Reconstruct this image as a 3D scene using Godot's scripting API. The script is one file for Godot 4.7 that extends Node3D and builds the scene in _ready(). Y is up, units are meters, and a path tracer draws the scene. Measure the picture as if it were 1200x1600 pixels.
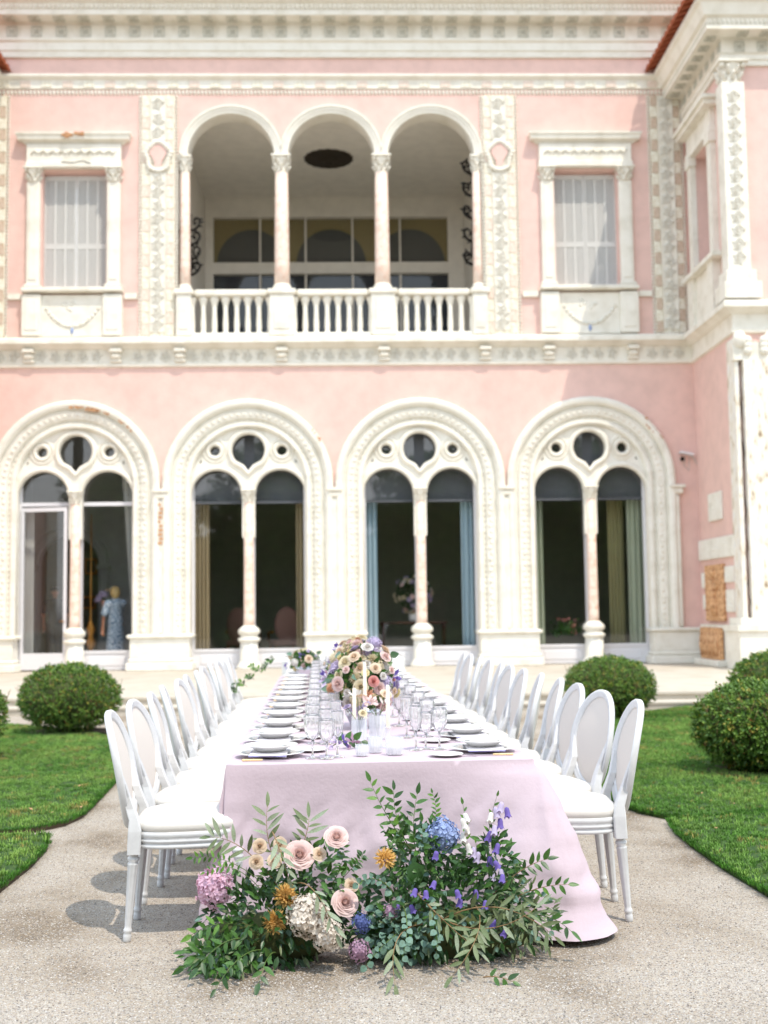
extends Node3D

var rng := RandomNumberGenerator.new()
var M := {}
var TX := {}
var V: Node3D
const CX := -0.06
const TCX := 0.27
const THW := 0.69
const TZ0 := -5.37
const TZ1 := -12.75
const ORD := ["first", "second", "third", "fourth", "fifth", "sixth", "seventh", "eighth", "ninth", "tenth", "eleventh", "twelfth"]

# ---------------------------------------------------------------- mesh builder
class MB:
	var st := SurfaceTool.new()
	func _init(sm := false):
		st.begin(Mesh.PRIMITIVE_TRIANGLES)
		st.set_smooth_group(0 if sm else -1)
	func sm(on: bool):
		st.set_smooth_group(0 if on else -1)
	func tri(a: Vector3, b: Vector3, c: Vector3):
		st.add_vertex(a)
		st.add_vertex(c)
		st.add_vertex(b)
	func quad(a: Vector3, b: Vector3, c: Vector3, d: Vector3):
		tri(a, b, c)
		tri(a, c, d)
	func rows(r: Array, closed := false):
		for j in r.size() - 1:
			var p: PackedVector3Array = r[j]
			var q: PackedVector3Array = r[j + 1]
			var n := p.size()
			for i in (n if closed else n - 1):
				var k := (i + 1) % n
				quad(p[i], p[k], q[k], q[i])
	func fan(p: PackedVector3Array, c: Vector3, flip := false):
		for i in p.size():
			var k := (i + 1) % p.size()
			if flip:
				tri(p[k], p[i], c)
			else:
				tri(p[i], p[k], c)
	func box(c: Vector3, s: Vector3, xf := Transform3D.IDENTITY):
		var h := s * 0.5
		var p := []
		for i in 8:
			p.append(xf * (c + Vector3(h.x if i & 1 else -h.x, h.y if i & 2 else -h.y, h.z if i & 4 else -h.z)))
		quad(p[4], p[5], p[7], p[6])
		quad(p[1], p[0], p[2], p[3])
		quad(p[5], p[1], p[3], p[7])
		quad(p[0], p[4], p[6], p[2])
		quad(p[6], p[7], p[3], p[2])
		quad(p[0], p[1], p[5], p[4])
	func bx(x0: float, x1: float, y0: float, y1: float, z0: float, z1: float):
		box(Vector3((x0 + x1) / 2, (y0 + y1) / 2, (z0 + z1) / 2), Vector3(absf(x1 - x0), absf(y1 - y0), absf(z1 - z0)))
	func cbox(c: Vector3, s: Vector3, b: float, xf := Transform3D.IDENTITY):
		# box with chamfered edges: three nested outlines along y
		var h := s * 0.5
		var r := []
		for lv in [[-h.y, b], [-h.y + b, 0.0], [h.y - b, 0.0], [h.y, b]]:
			var i: float = lv[1]
			var y: float = lv[0]
			var hx := h.x - i
			var hz := h.z - i
			var e := b
			var a := PackedVector3Array()
			for q in [Vector2(hx - e, hz), Vector2(hx, hz - e), Vector2(hx, -hz + e), Vector2(hx - e, -hz), Vector2(-hx + e, -hz), Vector2(-hx, -hz + e), Vector2(-hx, hz - e), Vector2(-hx + e, hz)]:
				a.append(xf * (c + Vector3(q.x, y, q.y)))
			r.append(a)
		rows(r, true)
		fan(r[3], xf * (c + Vector3(0, h.y, 0)))
		fan(r[0], xf * (c - Vector3(0, h.y, 0)), true)
	func lathe(prof: Array, seg: int, xf := Transform3D.IDENTITY, fn := 0, fd := 0.0, f0 := 0, f1 := 999):
		var r := []
		for j in prof.size():
			var a := PackedVector3Array()
			for i in seg:
				var t := TAU * i / seg
				var rr: float = prof[j].x
				if fn > 0 and j >= f0 and j <= f1:
					rr -= fd * (0.5 + 0.5 * cos(t * fn))
				a.append(xf * Vector3(cos(t) * rr, prof[j].y, -sin(t) * rr))
			r.append(a)
		rows(r, true)
		if prof[0].x > 0.002:
			fan(r[0], xf * Vector3(0, prof[0].y, 0), true)
		if prof[-1].x > 0.002:
			fan(r[-1], xf * Vector3(0, prof[-1].y, 0))
	func sheet_lathe(prof: Array, seg: int, xf := Transform3D.IDENTITY, fn := 0, fd := 0.0):
		var r := []
		for j in prof.size():
			var a := PackedVector3Array()
			for i in seg:
				var t := TAU * i / seg
				var rr: float = prof[j].x + (fd * cos(t * fn) if fn > 0 else 0.0)
				a.append(xf * Vector3(cos(t) * rr, prof[j].y, -sin(t) * rr))
			r.append(a)
		rows(r, true)
	func tube(pts: Array, rad, seg := 6, loop := false):
		var r := []
		var n := pts.size()
		var nm := Vector3.ZERO
		for j in n:
			var t: Vector3
			if loop:
				t = (pts[(j + 1) % n] - pts[(j - 1 + n) % n]).normalized()
			else:
				t = (pts[mini(j + 1, n - 1)] - pts[maxi(j - 1, 0)]).normalized()
			if nm == Vector3.ZERO:
				nm = t.cross(Vector3(0.13, 0.21, 0.97)).normalized()
			nm = (nm - t * nm.dot(t)).normalized()
			var b := t.cross(nm)
			var rr: float = rad[j] if rad is Array else rad
			var a := PackedVector3Array()
			for i in seg:
				var an := TAU * i / seg
				a.append(pts[j] + (nm * cos(an) + b * sin(an)) * rr)
			r.append(a)
		if loop:
			r.append(r[0])
		rows(r, true)
		if not loop:
			fan(r[0], pts[0], true)
			fan(r[-1], pts[-1])
	func extrude(poly: PackedVector2Array, z0: float, z1: float, xf := Transform3D.IDENTITY, cuts := []):
		if Geometry2D.is_polygon_clockwise(poly):
			poly.reverse()
		var id := Geometry2D.triangulate_polygon(poly)
		for k in range(0, id.size(), 3):
			var a := poly[id[k]]
			var b := poly[id[k + 1]]
			var c := poly[id[k + 2]]
			if (b - a).cross(c - a) < 0:
				var w := b
				b = c
				c = w
			tri(xf * Vector3(a.x, a.y, z1), xf * Vector3(b.x, b.y, z1), xf * Vector3(c.x, c.y, z1))
			tri(xf * Vector3(a.x, a.y, z0), xf * Vector3(c.x, c.y, z0), xf * Vector3(b.x, b.y, z0))
		for i in poly.size():
			var a := poly[i]
			var b := poly[(i + 1) % poly.size()]
			var skip := false
			for cx in cuts:
				if absf(a.x - cx) < 1e-4 and absf(b.x - cx) < 1e-4:
					skip = true
			if not skip:
				quad(xf * Vector3(a.x, a.y, z0), xf * Vector3(b.x, b.y, z0), xf * Vector3(b.x, b.y, z1), xf * Vector3(a.x, a.y, z1))
	# profile (out, y) swept along a polyline in plan (x, z); outward side is to the left of travel
	func course(path: Array, prof: Array):
		var n := path.size()
		var dirs := []
		for i in n:
			var d0: Vector2 = (path[i] - path[maxi(i - 1, 0)]).normalized() if i > 0 else (path[1] - path[0]).normalized()
			var d1: Vector2 = (path[mini(i + 1, n - 1)] - path[i]).normalized() if i < n - 1 else d0
			var n0 := Vector2(-d0.y, d0.x)
			var n1 := Vector2(-d1.y, d1.x)
			var m := (n0 + n1).normalized()
			dirs.append(m / maxf(0.2, m.dot(n0)))
		for i in n - 1:
			for k in prof.size() - 1:
				var a: Vector2 = path[i] + dirs[i] * prof[k].x
				var b: Vector2 = path[i + 1] + dirs[i + 1] * prof[k].x
				var c: Vector2 = path[i + 1] + dirs[i + 1] * prof[k + 1].x
				var d: Vector2 = path[i] + dirs[i] * prof[k + 1].x
				var y0: float = prof[k].y
				var y1: float = prof[k + 1].y
				quad(Vector3(a.x, y0, a.y), Vector3(b.x, y0, b.y), Vector3(c.x, y1, c.y), Vector3(d.x, y1, d.y))
	func blob(c: Vector3, r: Vector3, seg := 10, rings := 6, xf := Transform3D.IDENTITY):
		var rr := []
		for j in rings + 1:
			var ph := -PI / 2 + PI * j / rings
			var a := PackedVector3Array()
			for i in seg:
				var t := TAU * i / seg
				a.append(xf * (c + Vector3(cos(t) * cos(ph) * r.x, sin(ph) * r.y, -sin(t) * cos(ph) * r.z)))
			rr.append(a)
		rows(rr, true)
	# leaf lying along +Y of xf, blade facing +Z
	func leaf(xf: Transform3D, l: float, w: float, segs := 4, curl := 0.12, fold := 0.25, tip := 0.8):
		var p := []
		for j in segs + 1:
			var t := float(j) / segs
			var hw := w * 0.5 * pow(sin(PI * pow(t, tip)), 0.85) if j > 0 and j < segs else 0.0
			var z := -curl * l * t * t
			p.append([xf * Vector3(-hw, t * l, z + fold * hw), xf * Vector3(0, t * l, z), xf * Vector3(hw, t * l, z + fold * hw)])
		for j in segs:
			var a: Array = p[j]
			var b: Array = p[j + 1]
			if j == 0:
				tri(a[1], b[1], b[0])
				tri(a[1], b[2], b[1])
			elif j == segs - 1:
				tri(a[0], a[1], b[1])
				tri(a[1], a[2], b[1])
			else:
				quad(a[0], a[1], b[1], b[0])
				quad(a[1], a[2], b[2], b[1])
	func mesh() -> ArrayMesh:
		st.generate_normals()
		return st.commit()

func rf(a: float, b: float) -> float:
	return rng.randf_range(a, b)

func v2(l: Array) -> Array:
	var o := []
	for i in range(0, l.size(), 2):
		o.append(Vector2(l[i], l[i + 1]))
	return o

# ---------------------------------------------------------------- nodes
func free_name(parent: Node, called: String) -> String:
	if not parent.has_meta("_n"):
		parent.set_meta("_n", {})
	var d: Dictionary = parent.get_meta("_n")
	var k: int = d.get(called, 0)
	d[called] = k + 1
	return called if k == 0 else "%s_%03d" % [called, k]

func put(what, called: String, m: Material, parent: Node = null, at := Vector3.ZERO) -> MeshInstance3D:
	var o := MeshInstance3D.new()
	o.mesh = what.mesh() if what is MB else what
	o.material_override = m
	var pr: Node = parent if parent else self
	o.name = free_name(pr, called)
	pr.add_child(o, true)
	o.position = at
	return o

func group(called: String, parent: Node, at := Vector3.ZERO, turn := 0.0) -> Node3D:
	var o := Node3D.new()
	o.name = free_name(parent, called)
	parent.add_child(o, true)
	o.position = at
	o.rotation.y = turn
	return o

func tag(o: Node, label: String, category: String, grp := "") -> Node:
	o.set_meta("label", label)
	o.set_meta("category", category)
	if grp != "":
		o.set_meta("group", grp)
	return o

func kind(o: Node, k: String) -> Node:
	o.set_meta("kind", k)
	return o

func thing(called: String, label: String, category: String, at := Vector3.ZERO, turn := 0.0, grp := "") -> Node3D:
	var o := group(called, self, at, turn)
	tag(o, label, category, grp)
	return o

func copy(src: Node3D, at: Vector3, turn: float, label: String) -> Node3D:
	var o: Node3D = src.duplicate()
	o.name = free_name(self, String(src.name))
	add_child(o, true)
	o.position = at
	o.rotation = Vector3(0, turn, 0)
	o.set_meta("label", label)
	return o

func multi(called: String, me: Mesh, m: Material, xfs: Array, cols: Array, parent: Node) -> MultiMeshInstance3D:
	var mm := MultiMesh.new()
	mm.transform_format = MultiMesh.TRANSFORM_3D
	mm.use_colors = cols.size() > 0
	mm.mesh = me
	mm.instance_count = xfs.size()
	for i in xfs.size():
		mm.set_instance_transform(i, xfs[i])
		if cols.size() > 0:
			mm.set_instance_color(i, cols[i])
	var o := MultiMeshInstance3D.new()
	o.multimesh = mm
	o.material_override = m
	o.name = free_name(parent, called)
	parent.add_child(o, true)
	o.set_meta("kind", "stuff")
	return o

# ---------------------------------------------------------------- materials
func noise_tex(key: String, size: int, freq: float, type: int, octaves: int, ramp: Array, nrm := 0.0, seed_ := 1) -> NoiseTexture2D:
	var t := NoiseTexture2D.new()
	t.width = size
	t.height = size
	t.seamless = true
	t.generate_mipmaps = false
	var n := FastNoiseLite.new()
	n.noise_type = type
	n.frequency = freq
	n.fractal_octaves = octaves
	n.seed = seed_
	if octaves <= 1:
		n.fractal_type = FastNoiseLite.FRACTAL_NONE
	if type == FastNoiseLite.TYPE_CELLULAR:
		n.cellular_return_type = FastNoiseLite.RETURN_CELL_VALUE if nrm == 0.0 else FastNoiseLite.RETURN_DISTANCE
	t.noise = n
	if nrm > 0.0:
		t.as_normal_map = true
		t.bump_strength = nrm
	elif ramp.size() > 0:
		var g := Gradient.new()
		var of := PackedFloat32Array()
		var cs := PackedColorArray()
		for e in ramp:
			of.append(e[0])
			cs.append(e[1])
		g.offsets = of
		g.colors = cs
		t.color_ramp = g
	TX[key] = t
	return t

func grey(a: float) -> Color:
	return Color(a, a, a)

func mat(key: String, c: Color, rough := 0.7, o := {}) -> StandardMaterial3D:
	var m := StandardMaterial3D.new()
	m.resource_name = key
	m.albedo_color = c
	m.roughness = rough
	if o.has("tex"):
		m.albedo_texture = TX[o.tex]
		m.uv1_triplanar = true
		m.uv1_world_triplanar = o.get("world", false)
		m.uv1_scale = Vector3.ONE * float(o.get("scale", 1.0))
		if o.has("stretch"):
			m.uv1_scale = o.stretch
	if o.has("nrm"):
		m.normal_enabled = true
		m.normal_texture = TX[o.nrm]
		m.normal_scale = o.get("ns", 0.5)
		m.uv1_triplanar = true
		m.uv1_world_triplanar = o.get("world", false)
		m.uv1_scale = Vector3.ONE * float(o.get("scale", 1.0))
		if o.has("stretch"):
			m.uv1_scale = o.stretch
	if o.has("metal"):
		m.metallic = o.metal
	if o.has("spec"):
		m.metallic_specular = o.spec
	if o.has("back"):
		m.backlight_enabled = true
		m.backlight = o.back
	if o.has("alpha"):
		m.transparency = BaseMaterial3D.TRANSPARENCY_ALPHA
		m.albedo_color.a = o.alpha
	if o.has("vc"):
		m.vertex_color_use_as_albedo = true
	if o.has("rim"):
		m.rim_enabled = true
		m.rim = o.rim
	if o.has("detail"):
		m.detail_enabled = true
		m.detail_albedo = TX[o.detail]
		m.detail_blend_mode = BaseMaterial3D.BLEND_MODE_MUL
		m.detail_uv_layer = BaseMaterial3D.DETAIL_UV_2
		m.uv2_triplanar = true
		m.uv2_world_triplanar = o.get("world", false)
		m.uv2_scale = Vector3.ONE * float(o.get("dscale", 0.2))
	if o.has("sss"):
		m.subsurf_scatter_enabled = true
		m.subsurf_scatter_strength = o.sss
	m.cull_mode = BaseMaterial3D.CULL_DISABLED
	M[key] = m
	return m

func materials():
	var S := FastNoiseLite.TYPE_SIMPLEX_SMOOTH
	var K := FastNoiseLite.TYPE_CELLULAR
	noise_tex("soft", 512, 0.012, S, 5, [[0.0, grey(0.95)], [0.5, grey(0.98)], [1.0, grey(1.0)]])
	noise_tex("blotch", 512, 0.006, S, 4, [[0.0, Color(0.91, 0.90, 0.875)], [0.45, Color(0.975, 0.97, 0.96)], [1.0, grey(1.0)]], 0.0, 5)
	noise_tex("fine", 512, 0.08, S, 3, [[0.0, grey(0.78)], [0.5, grey(0.93)], [1.0, grey(1.0)]], 0.0, 9)
	noise_tex("stone", 512, 0.02, S, 5, [[0.0, Color(0.80, 0.75, 0.68)], [0.35, Color(0.94, 0.92, 0.885)], [0.6, grey(0.98)], [1.0, grey(1.0)]], 0.0, 3)
	noise_tex("decay", 512, 0.014, S, 6, [[0.0, Color(0.42, 0.35, 0.28)], [0.14, Color(0.70, 0.62, 0.51)], [0.3, Color(0.88, 0.84, 0.77)], [0.6, Color(0.93, 0.91, 0.87)], [1.0, Color(0.82, 0.82, 0.82)]], 0.0, 13)
	noise_tex("marble", 512, 0.016, S, 5, [[0.0, Color(0.90, 0.76, 0.68)], [0.4, Color(0.96, 0.88, 0.83)], [0.6, Color(0.98, 0.945, 0.915)], [1.0, Color(0.94, 0.85, 0.79)]], 0.0, 17)
	noise_tex("relief", 512, 0.018, S, 6, [[0.0, Color(0.50, 0.40, 0.32)], [0.3, Color(0.78, 0.64, 0.51)], [0.6, Color(0.92, 0.80, 0.67)], [1.0, Color(0.97, 0.92, 0.85)]], 0.0, 23)
	noise_tex("gravel", 1024, 0.11, K, 1, [[0.0, Color(0.66, 0.61, 0.57)], [0.2, Color(0.82, 0.78, 0.73)], [0.45, Color(0.90, 0.87, 0.83)], [0.7, Color(0.93, 0.91, 0.88)], [0.88, Color(0.86, 0.80, 0.73)], [1.0, Color(0.97, 0.95, 0.93)]], 0.0, 31)
	noise_tex("gravel_n", 1024, 0.11, K, 1, [], 6.0, 31)
	noise_tex("patch", 512, 0.008, S, 4, [[0.0, Color(0.70, 0.65, 0.58)], [0.35, Color(0.92, 0.90, 0.87)], [0.6, Color(0.98, 0.97, 0.955)], [1.0, grey(1.0)]], 0.0, 37)
	noise_tex("soil", 512, 0.05, S, 5, [[0.0, Color(0.10, 0.16, 0.05)], [0.5, Color(0.20, 0.34, 0.10)], [1.0, Color(0.40, 0.40, 0.18)]], 0.0, 41)
	noise_tex("fine_n", 512, 0.09, S, 3, [], 4.0, 9)
	noise_tex("coarse_n", 512, 0.02, S, 5, [], 5.0, 3)
	noise_tex("weave", 256, 0.3, S, 1, [[0.0, grey(0.90)], [1.0, grey(1.0)]], 0.0, 7)
	noise_tex("dress", 256, 0.035, S, 2, [[0.0, Color(0.10, 0.22, 0.36)], [0.42, Color(0.22, 0.40, 0.56)], [0.5, Color(0.80, 0.87, 0.92)], [1.0, Color(0.92, 0.95, 0.97)]], 0.0, 51)
	# building
	mat("pink", Color(0.925, 0.78, 0.735), 0.9, {"tex": "soft", "scale": 0.45, "nrm": "fine_n", "ns": 0.25, "detail": "soft", "dscale": 0.13})
	mat("white", Color(0.925, 0.91, 0.87), 0.85, {"tex": "blotch", "scale": 0.8, "nrm": "coarse_n", "ns": 0.25})
	mat("plaster", Color(0.93, 0.91, 0.865), 0.85, {"tex": "blotch", "scale": 0.7, "nrm": "coarse_n", "ns": 0.2})
	mat("aged", Color(0.915, 0.905, 0.87), 0.9, {"tex": "stone", "scale": 1.2})
	mat("lichen_stone", Color(0.82, 0.82, 0.78), 0.95, {"tex": "stone", "scale": 2.2})
	mat("marble_pink", Color(0.96, 0.92, 0.89), 0.5, {"tex": "marble", "scale": 0.7})
	mat("block_a", Color(0.92, 0.85, 0.80), 0.7, {"tex": "stone", "scale": 1.4})
	mat("block_b", Color(0.93, 0.91, 0.85), 0.7, {"tex": "stone", "scale": 1.1})
	mat("block_c", Color(0.82, 0.74, 0.67), 0.7, {"tex": "stone", "scale": 1.2})
	mat("decay", Color(1, 1, 1), 0.95, {"tex": "decay", "stretch": Vector3(0.9, 0.35, 0.9), "nrm": "coarse_n", "ns": 0.5})
	mat("brick_raw", Color(0.84, 0.66, 0.52), 0.95, {"tex": "decay", "scale": 1.6, "nrm": "coarse_n", "ns": 1.0})
	mat("crack", Color(0.16, 0.13, 0.10), 1.0, {"tex": "fine", "scale": 2.0})
	mat("relief", Color(0.93, 0.84, 0.74), 0.9, {"tex": "relief", "scale": 1.1, "nrm": "coarse_n", "ns": 0.35})
	mat("terracotta", Color(0.66, 0.36, 0.23), 0.9, {"tex": "stone", "scale": 1.5})
	mat("shutter", Color(0.86, 0.85, 0.83), 0.7, {"tex": "fine", "scale": 1.0})
	mat("frame", Color(0.86, 0.85, 0.86), 0.45)
	mat("glass", Color(0.03, 0.03, 0.03), 0.02, {"alpha": 0.02, "spec": 0.5})
	mat("blind", Color(0.34, 0.35, 0.37), 0.8, {"tex": "fine", "scale": 0.6})
	mat("dark_room", Color(0.55, 0.565, 0.49), 0.9, {"tex": "soft", "scale": 0.5})
	mat("grey_room", Color(0.78, 0.79, 0.78), 0.9, {"tex": "soft", "scale": 0.4})
	mat("parquet", Color(0.34, 0.24, 0.16), 0.5, {"tex": "stone", "stretch": Vector3(0.5, 0.5, 3.0)})
	mat("loggia", Color(0.93, 0.91, 0.87), 0.9, {"tex": "soft", "scale": 0.4})
	mat("slate_curtain", Color(0.22, 0.25, 0.28), 0.9)
	mat("lunette_grey", Color(0.33, 0.34, 0.33), 0.9)
	mat("ochre_blind", Color(0.60, 0.55, 0.38), 0.85, {"tex": "fine", "scale": 0.5})
	mat("iron", Color(0.10, 0.085, 0.065), 0.6, {"metal": 0.4})
	mat("bronze", Color(0.19, 0.155, 0.10), 0.6, {"tex": "fine", "scale": 3.0})
	mat("gold", Color(0.66, 0.47, 0.22), 0.35, {"metal": 0.7})
	mat("terrace", Color(0.765, 0.73, 0.675), 0.85, {"tex": "blotch", "scale": 0.5, "nrm": "fine_n", "ns": 0.3, "world": true})
	# ground
	mat("gravel", Color(0.77, 0.757, 0.738), 0.95, {"tex": "gravel", "scale": 2.0, "nrm": "gravel_n", "ns": 0.6, "detail": "patch", "dscale": 0.21, "world": true})
	mat("pebble", Color(1, 1, 1), 0.9, {"vc": true})
	mat("soil", Color(0.9, 0.9, 0.9), 1.0, {"tex": "soil", "scale": 0.9, "world": true})
	mat("grass", Color(1, 1, 1), 0.85, {"vc": true, "back": Color(0.35, 0.5, 0.12), "spec": 0.3})
	mat("edging", Color(0.30, 0.25, 0.19), 0.95, {"tex": "fine", "scale": 3.0})
	mat("leaf_vc", Color(1, 1, 1), 0.5, {"vc": true, "back": Color(0.3, 0.42, 0.1)})
	mat("bush_core", Color(0.33, 0.36, 0.20), 1.0, {"tex": "fine", "scale": 4.0})
	mat("bark", Color(0.30, 0.24, 0.18), 0.95, {"tex": "stone", "scale": 3.0})
	# table
	mat("cloth", Color(0.80, 0.725, 0.757), 0.85, {"tex": "weave", "scale": 3.5, "nrm": "coarse_n", "ns": 0.30, "rim": 0.3})
	mat("chair_paint", Color(0.83, 0.83, 0.83), 0.42, {"tex": "soft", "nrm": "fine_n", "ns": 0.10, "scale": 4.0})
	mat("seat_fabric", Color(0.88, 0.86, 0.83), 0.8, {"tex": "weave", "scale": 5.0, "nrm": "coarse_n", "ns": 0.3, "rim": 0.2})
	mat("back_fabric", Color(0.90, 0.865, 0.83), 0.8, {"tex": "weave", "scale": 9.0, "back": Color(0.5, 0.48, 0.44)})
	mat("porcelain", Color(0.94, 0.935, 0.92), 0.15)
	mat("napkin", Color(0.93, 0.915, 0.93), 0.85, {"tex": "weave", "scale": 9.0})
	mat("napkin_edge", Color(0.62, 0.60, 0.78), 0.85)
	mat("paper", Color(0.95, 0.945, 0.935), 0.8)
	mat("bamboo", Color(0.93, 0.83, 0.63), 0.5, {"tex": "stone", "scale": 12.0})
	mat("steel", Color(0.80, 0.80, 0.81), 0.2, {"metal": 1.0})
	mat("crystal", Color(1.0, 1.0, 1.0), 0.02, {"alpha": 0.10})
	M.crystal.refraction_enabled = true
	M.crystal.refraction_scale = 0.05
	mat("cut_glass", Color(0.93, 0.94, 0.96), 0.12, {"alpha": 0.38, "spec": 0.6})
	mat("wax", Color(0.95, 0.89, 0.82), 0.5, {"sss": 0.3})
	mat("silver", Color(0.82, 0.82, 0.84), 0.25, {"metal": 0.9, "nrm": "coarse_n", "ns": 0.4, "scale": 6.0})
	mat("white_sofa", Color(0.93, 0.92, 0.90), 0.85, {"tex": "weave", "scale": 6.0})
	# plants
	mat("olive_leaf", Color(0.42, 0.48, 0.33), 0.55, {"tex": "stone", "scale": 9.0, "back": Color(0.25, 0.32, 0.12)})
	mat("olive_pale", Color(0.55, 0.60, 0.50), 0.6, {"tex": "stone", "scale": 9.0, "back": Color(0.25, 0.32, 0.14)})
	mat("dark_leaf", Color(0.17, 0.31, 0.12), 0.4, {"tex": "stone", "scale": 9.0, "back": Color(0.2, 0.35, 0.08)})
	mat("mid_leaf", Color(0.27, 0.43, 0.17), 0.45, {"tex": "stone", "scale": 9.0, "back": Color(0.28, 0.42, 0.1)})
	mat("light_leaf", Color(0.38, 0.55, 0.20), 0.5, {"tex": "stone", "scale": 9.0, "back": Color(0.35, 0.5, 0.12)})
	mat("euca_leaf", Color(0.40, 0.53, 0.47), 0.6, {"tex": "stone", "scale": 9.0, "back": Color(0.22, 0.3, 0.2)})
	mat("stem_green", Color(0.33, 0.42, 0.19), 0.6)
	mat("stem_wood", Color(0.55, 0.44, 0.30), 0.8)
	var petals := {"petal_blush": Color(0.985, 0.88, 0.86), "petal_pink": Color(0.97, 0.82, 0.91), "petal_peach": Color(0.98, 0.90, 0.80), "petal_cream": Color(0.95, 0.91, 0.78), "petal_white": Color(0.95, 0.94, 0.92), "petal_blue": Color(0.69, 0.77, 0.95), "petal_deep_blue": Color(0.38, 0.44, 0.68), "petal_mauve": Color(0.76, 0.62, 0.72), "petal_purple": Color(0.50, 0.42, 0.76), "petal_lilac": Color(0.84, 0.79, 0.92), "petal_orange": Color(0.98, 0.82, 0.50), "petal_coral": Color(0.96, 0.69, 0.66), "petal_salmon": Color(0.97, 0.78, 0.64), "petal_yellow": Color(0.97, 0.93, 0.72), "petal_antique": Color(0.95, 0.915, 0.865)}
	for k in petals:
		mat(k, petals[k], 0.7, {"back": Color(0.75, 0.70, 0.66), "tex": "fine", "scale": 14.0})
	# people
	mat("skin", Color(0.80, 0.58, 0.47), 0.6, {"sss": 0.15})
	mat("hair_blonde", Color(0.88, 0.76, 0.52), 0.6, {"tex": "fine", "scale": 6.0})
	mat("hair_dark", Color(0.12, 0.09, 0.07), 0.6)
	mat("dress", Color(1, 1, 1), 0.85, {"tex": "dress", "scale": 2.2})
	mat("dark_shirt", Color(0.13, 0.13, 0.14), 0.85)
	mat("trousers", Color(0.24, 0.25, 0.27), 0.85)

# ---------------------------------------------------------------- scene
func _ready():
	rng.seed = 20240611
	# camera
	var cam := Camera3D.new()
	cam.name = "camera"
	add_child(cam)
	cam.position = Vector3(0, 1.41, 0)
	cam.rotation_order = EULER_ORDER_YXZ
	cam.rotation_degrees = Vector3(4.779, -3.177, -0.75)
	cam.near = 0.05
	cam.far = 400.0
	var lens := CameraAttributesPhysical.new()
	lens.frustum_focal_length = 40.47
	lens.frustum_focus_distance = 4.95
	lens.exposure_aperture = 2.5
	cam.attributes = lens
	cam.fov = 46.77
	cam.current = true
	# sky and sun
	var we := WorldEnvironment.new()
	we.name = "world_environment"
	var e := Environment.new()
	e.background_mode = Environment.BG_SKY
	var sky := Sky.new()
	var sm := ProceduralSkyMaterial.new()
	sm.sky_top_color = Color(0.69, 0.75, 0.82)
	sm.sky_horizon_color = Color(0.93, 0.93, 0.92)
	sm.sky_curve = 0.16
	sm.ground_horizon_color = Color(0.80, 0.78, 0.75)
	sm.ground_bottom_color = Color(0.55, 0.53, 0.50)
	sm.sky_energy_multiplier = 1.58
	sky.sky_material = sm
	e.sky = sky
	e.tonemap_mode = Environment.TONE_MAPPER_LINEAR
	e.tonemap_exposure = 1.04
	e.sdfgi_enabled = true
	e.ssao_enabled = true
	e.ssil_enabled = true
	we.environment = e
	add_child(we)
	var sun := DirectionalLight3D.new()
	sun.name = "sun"
	sun.light_energy = 1.1
	sun.light_color = Color(1.0, 0.965, 0.91)
	sun.light_angular_distance = 0.5
	sun.shadow_enabled = true
	add_child(sun)
	var el := deg_to_rad(62.0)
	var az := deg_to_rad(30.0)
	var to_sun := Vector3(sin(az) * cos(el), sin(el), cos(az) * cos(el))
	sun.look_at_from_position(Vector3.ZERO, -to_sun, Vector3.UP)
	materials()
	ground()
	villa()
	interiors()
	lawns()
	topiaries()
	garden_trees()
	table_and_chairs()
	settings()
	centrepieces()
	floor_flowers()
	people()

# ---------------------------------------------------------------- ground, terrace, lawns
func ground():
	var g := MB.new()
	g.quad(Vector3(-150, 0, 150), Vector3(150, 0, 150), Vector3(150, 0, -150), Vector3(-150, 0, -150))
	kind(put(g, "ground", M.gravel), "structure")
	# loose pebbles over the near gravel
	var pm := MB.new()
	for t in [[Vector3(1, 0, 0), Vector3(0, 0, 1)], [Vector3(0, 0, 1), Vector3(-1, 0, 0)], [Vector3(-1, 0, 0), Vector3(0, 0, -1)], [Vector3(0, 0, -1), Vector3(1, 0, 0)]]:
		pm.tri(t[1], t[0], Vector3(0.15, 0.62, 0.1))
	var me := pm.mesh()
	var xs := []
	var cs := []
	var pal := [Color(0.70, 0.66, 0.62), Color(0.76, 0.72, 0.68), Color(0.80, 0.77, 0.73), Color(0.64, 0.60, 0.56), Color(0.74, 0.66, 0.57), Color(0.84, 0.82, 0.79), Color(0.44, 0.41, 0.39), Color(0.74, 0.71, 0.69)]
	for i in 240000:
		var d := 3.9 + 5.6 * pow(rng.randf(), 1.7)
		var x := rf(-1.9, 2.3) * d / 5.0
		var s := rf(0.0016, 0.0042) * (0.8 + 0.06 * d)
		var b := Basis(Vector3.UP, rf(0, TAU)).rotated(Vector3.RIGHT, rf(-0.35, 0.35)).scaled_local(Vector3(s * rf(0.8, 1.5), s * rf(0.6, 1.1), s))
		xs.append(Transform3D(b, Vector3(x, 0.0, -d)))
		var c: Color = pal[rng.randi() % pal.size()]
		cs.append((c * rf(0.74, 0.98)).srgb_to_linear())
	var o := multi("gravel", me, M.pebble, xs, cs, self)
	o.set_meta("label", "fine beige loose gravel covering the path around the table")
	o.set_meta("category", "gravel")
	# raised terrace before the villa
	var t := MB.new()
	var A := Vector2(-14, -18.35)
	var B := Vector2(12, -16.0)
	var out := v2([0.0, -0.1, 0.34, -0.1, 0.34, 0.075, 0.36, 0.08, 0.36, 0.105, 0.33, 0.115, 0.02, 0.115, 0.02, 0.185, 0.05, 0.19, 0.05, 0.225, 0.03, 0.235, -9.6, 0.235])
	t.course([A, B], out)
	kind(put(t, "terrace", M.terrace), "structure")

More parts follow.
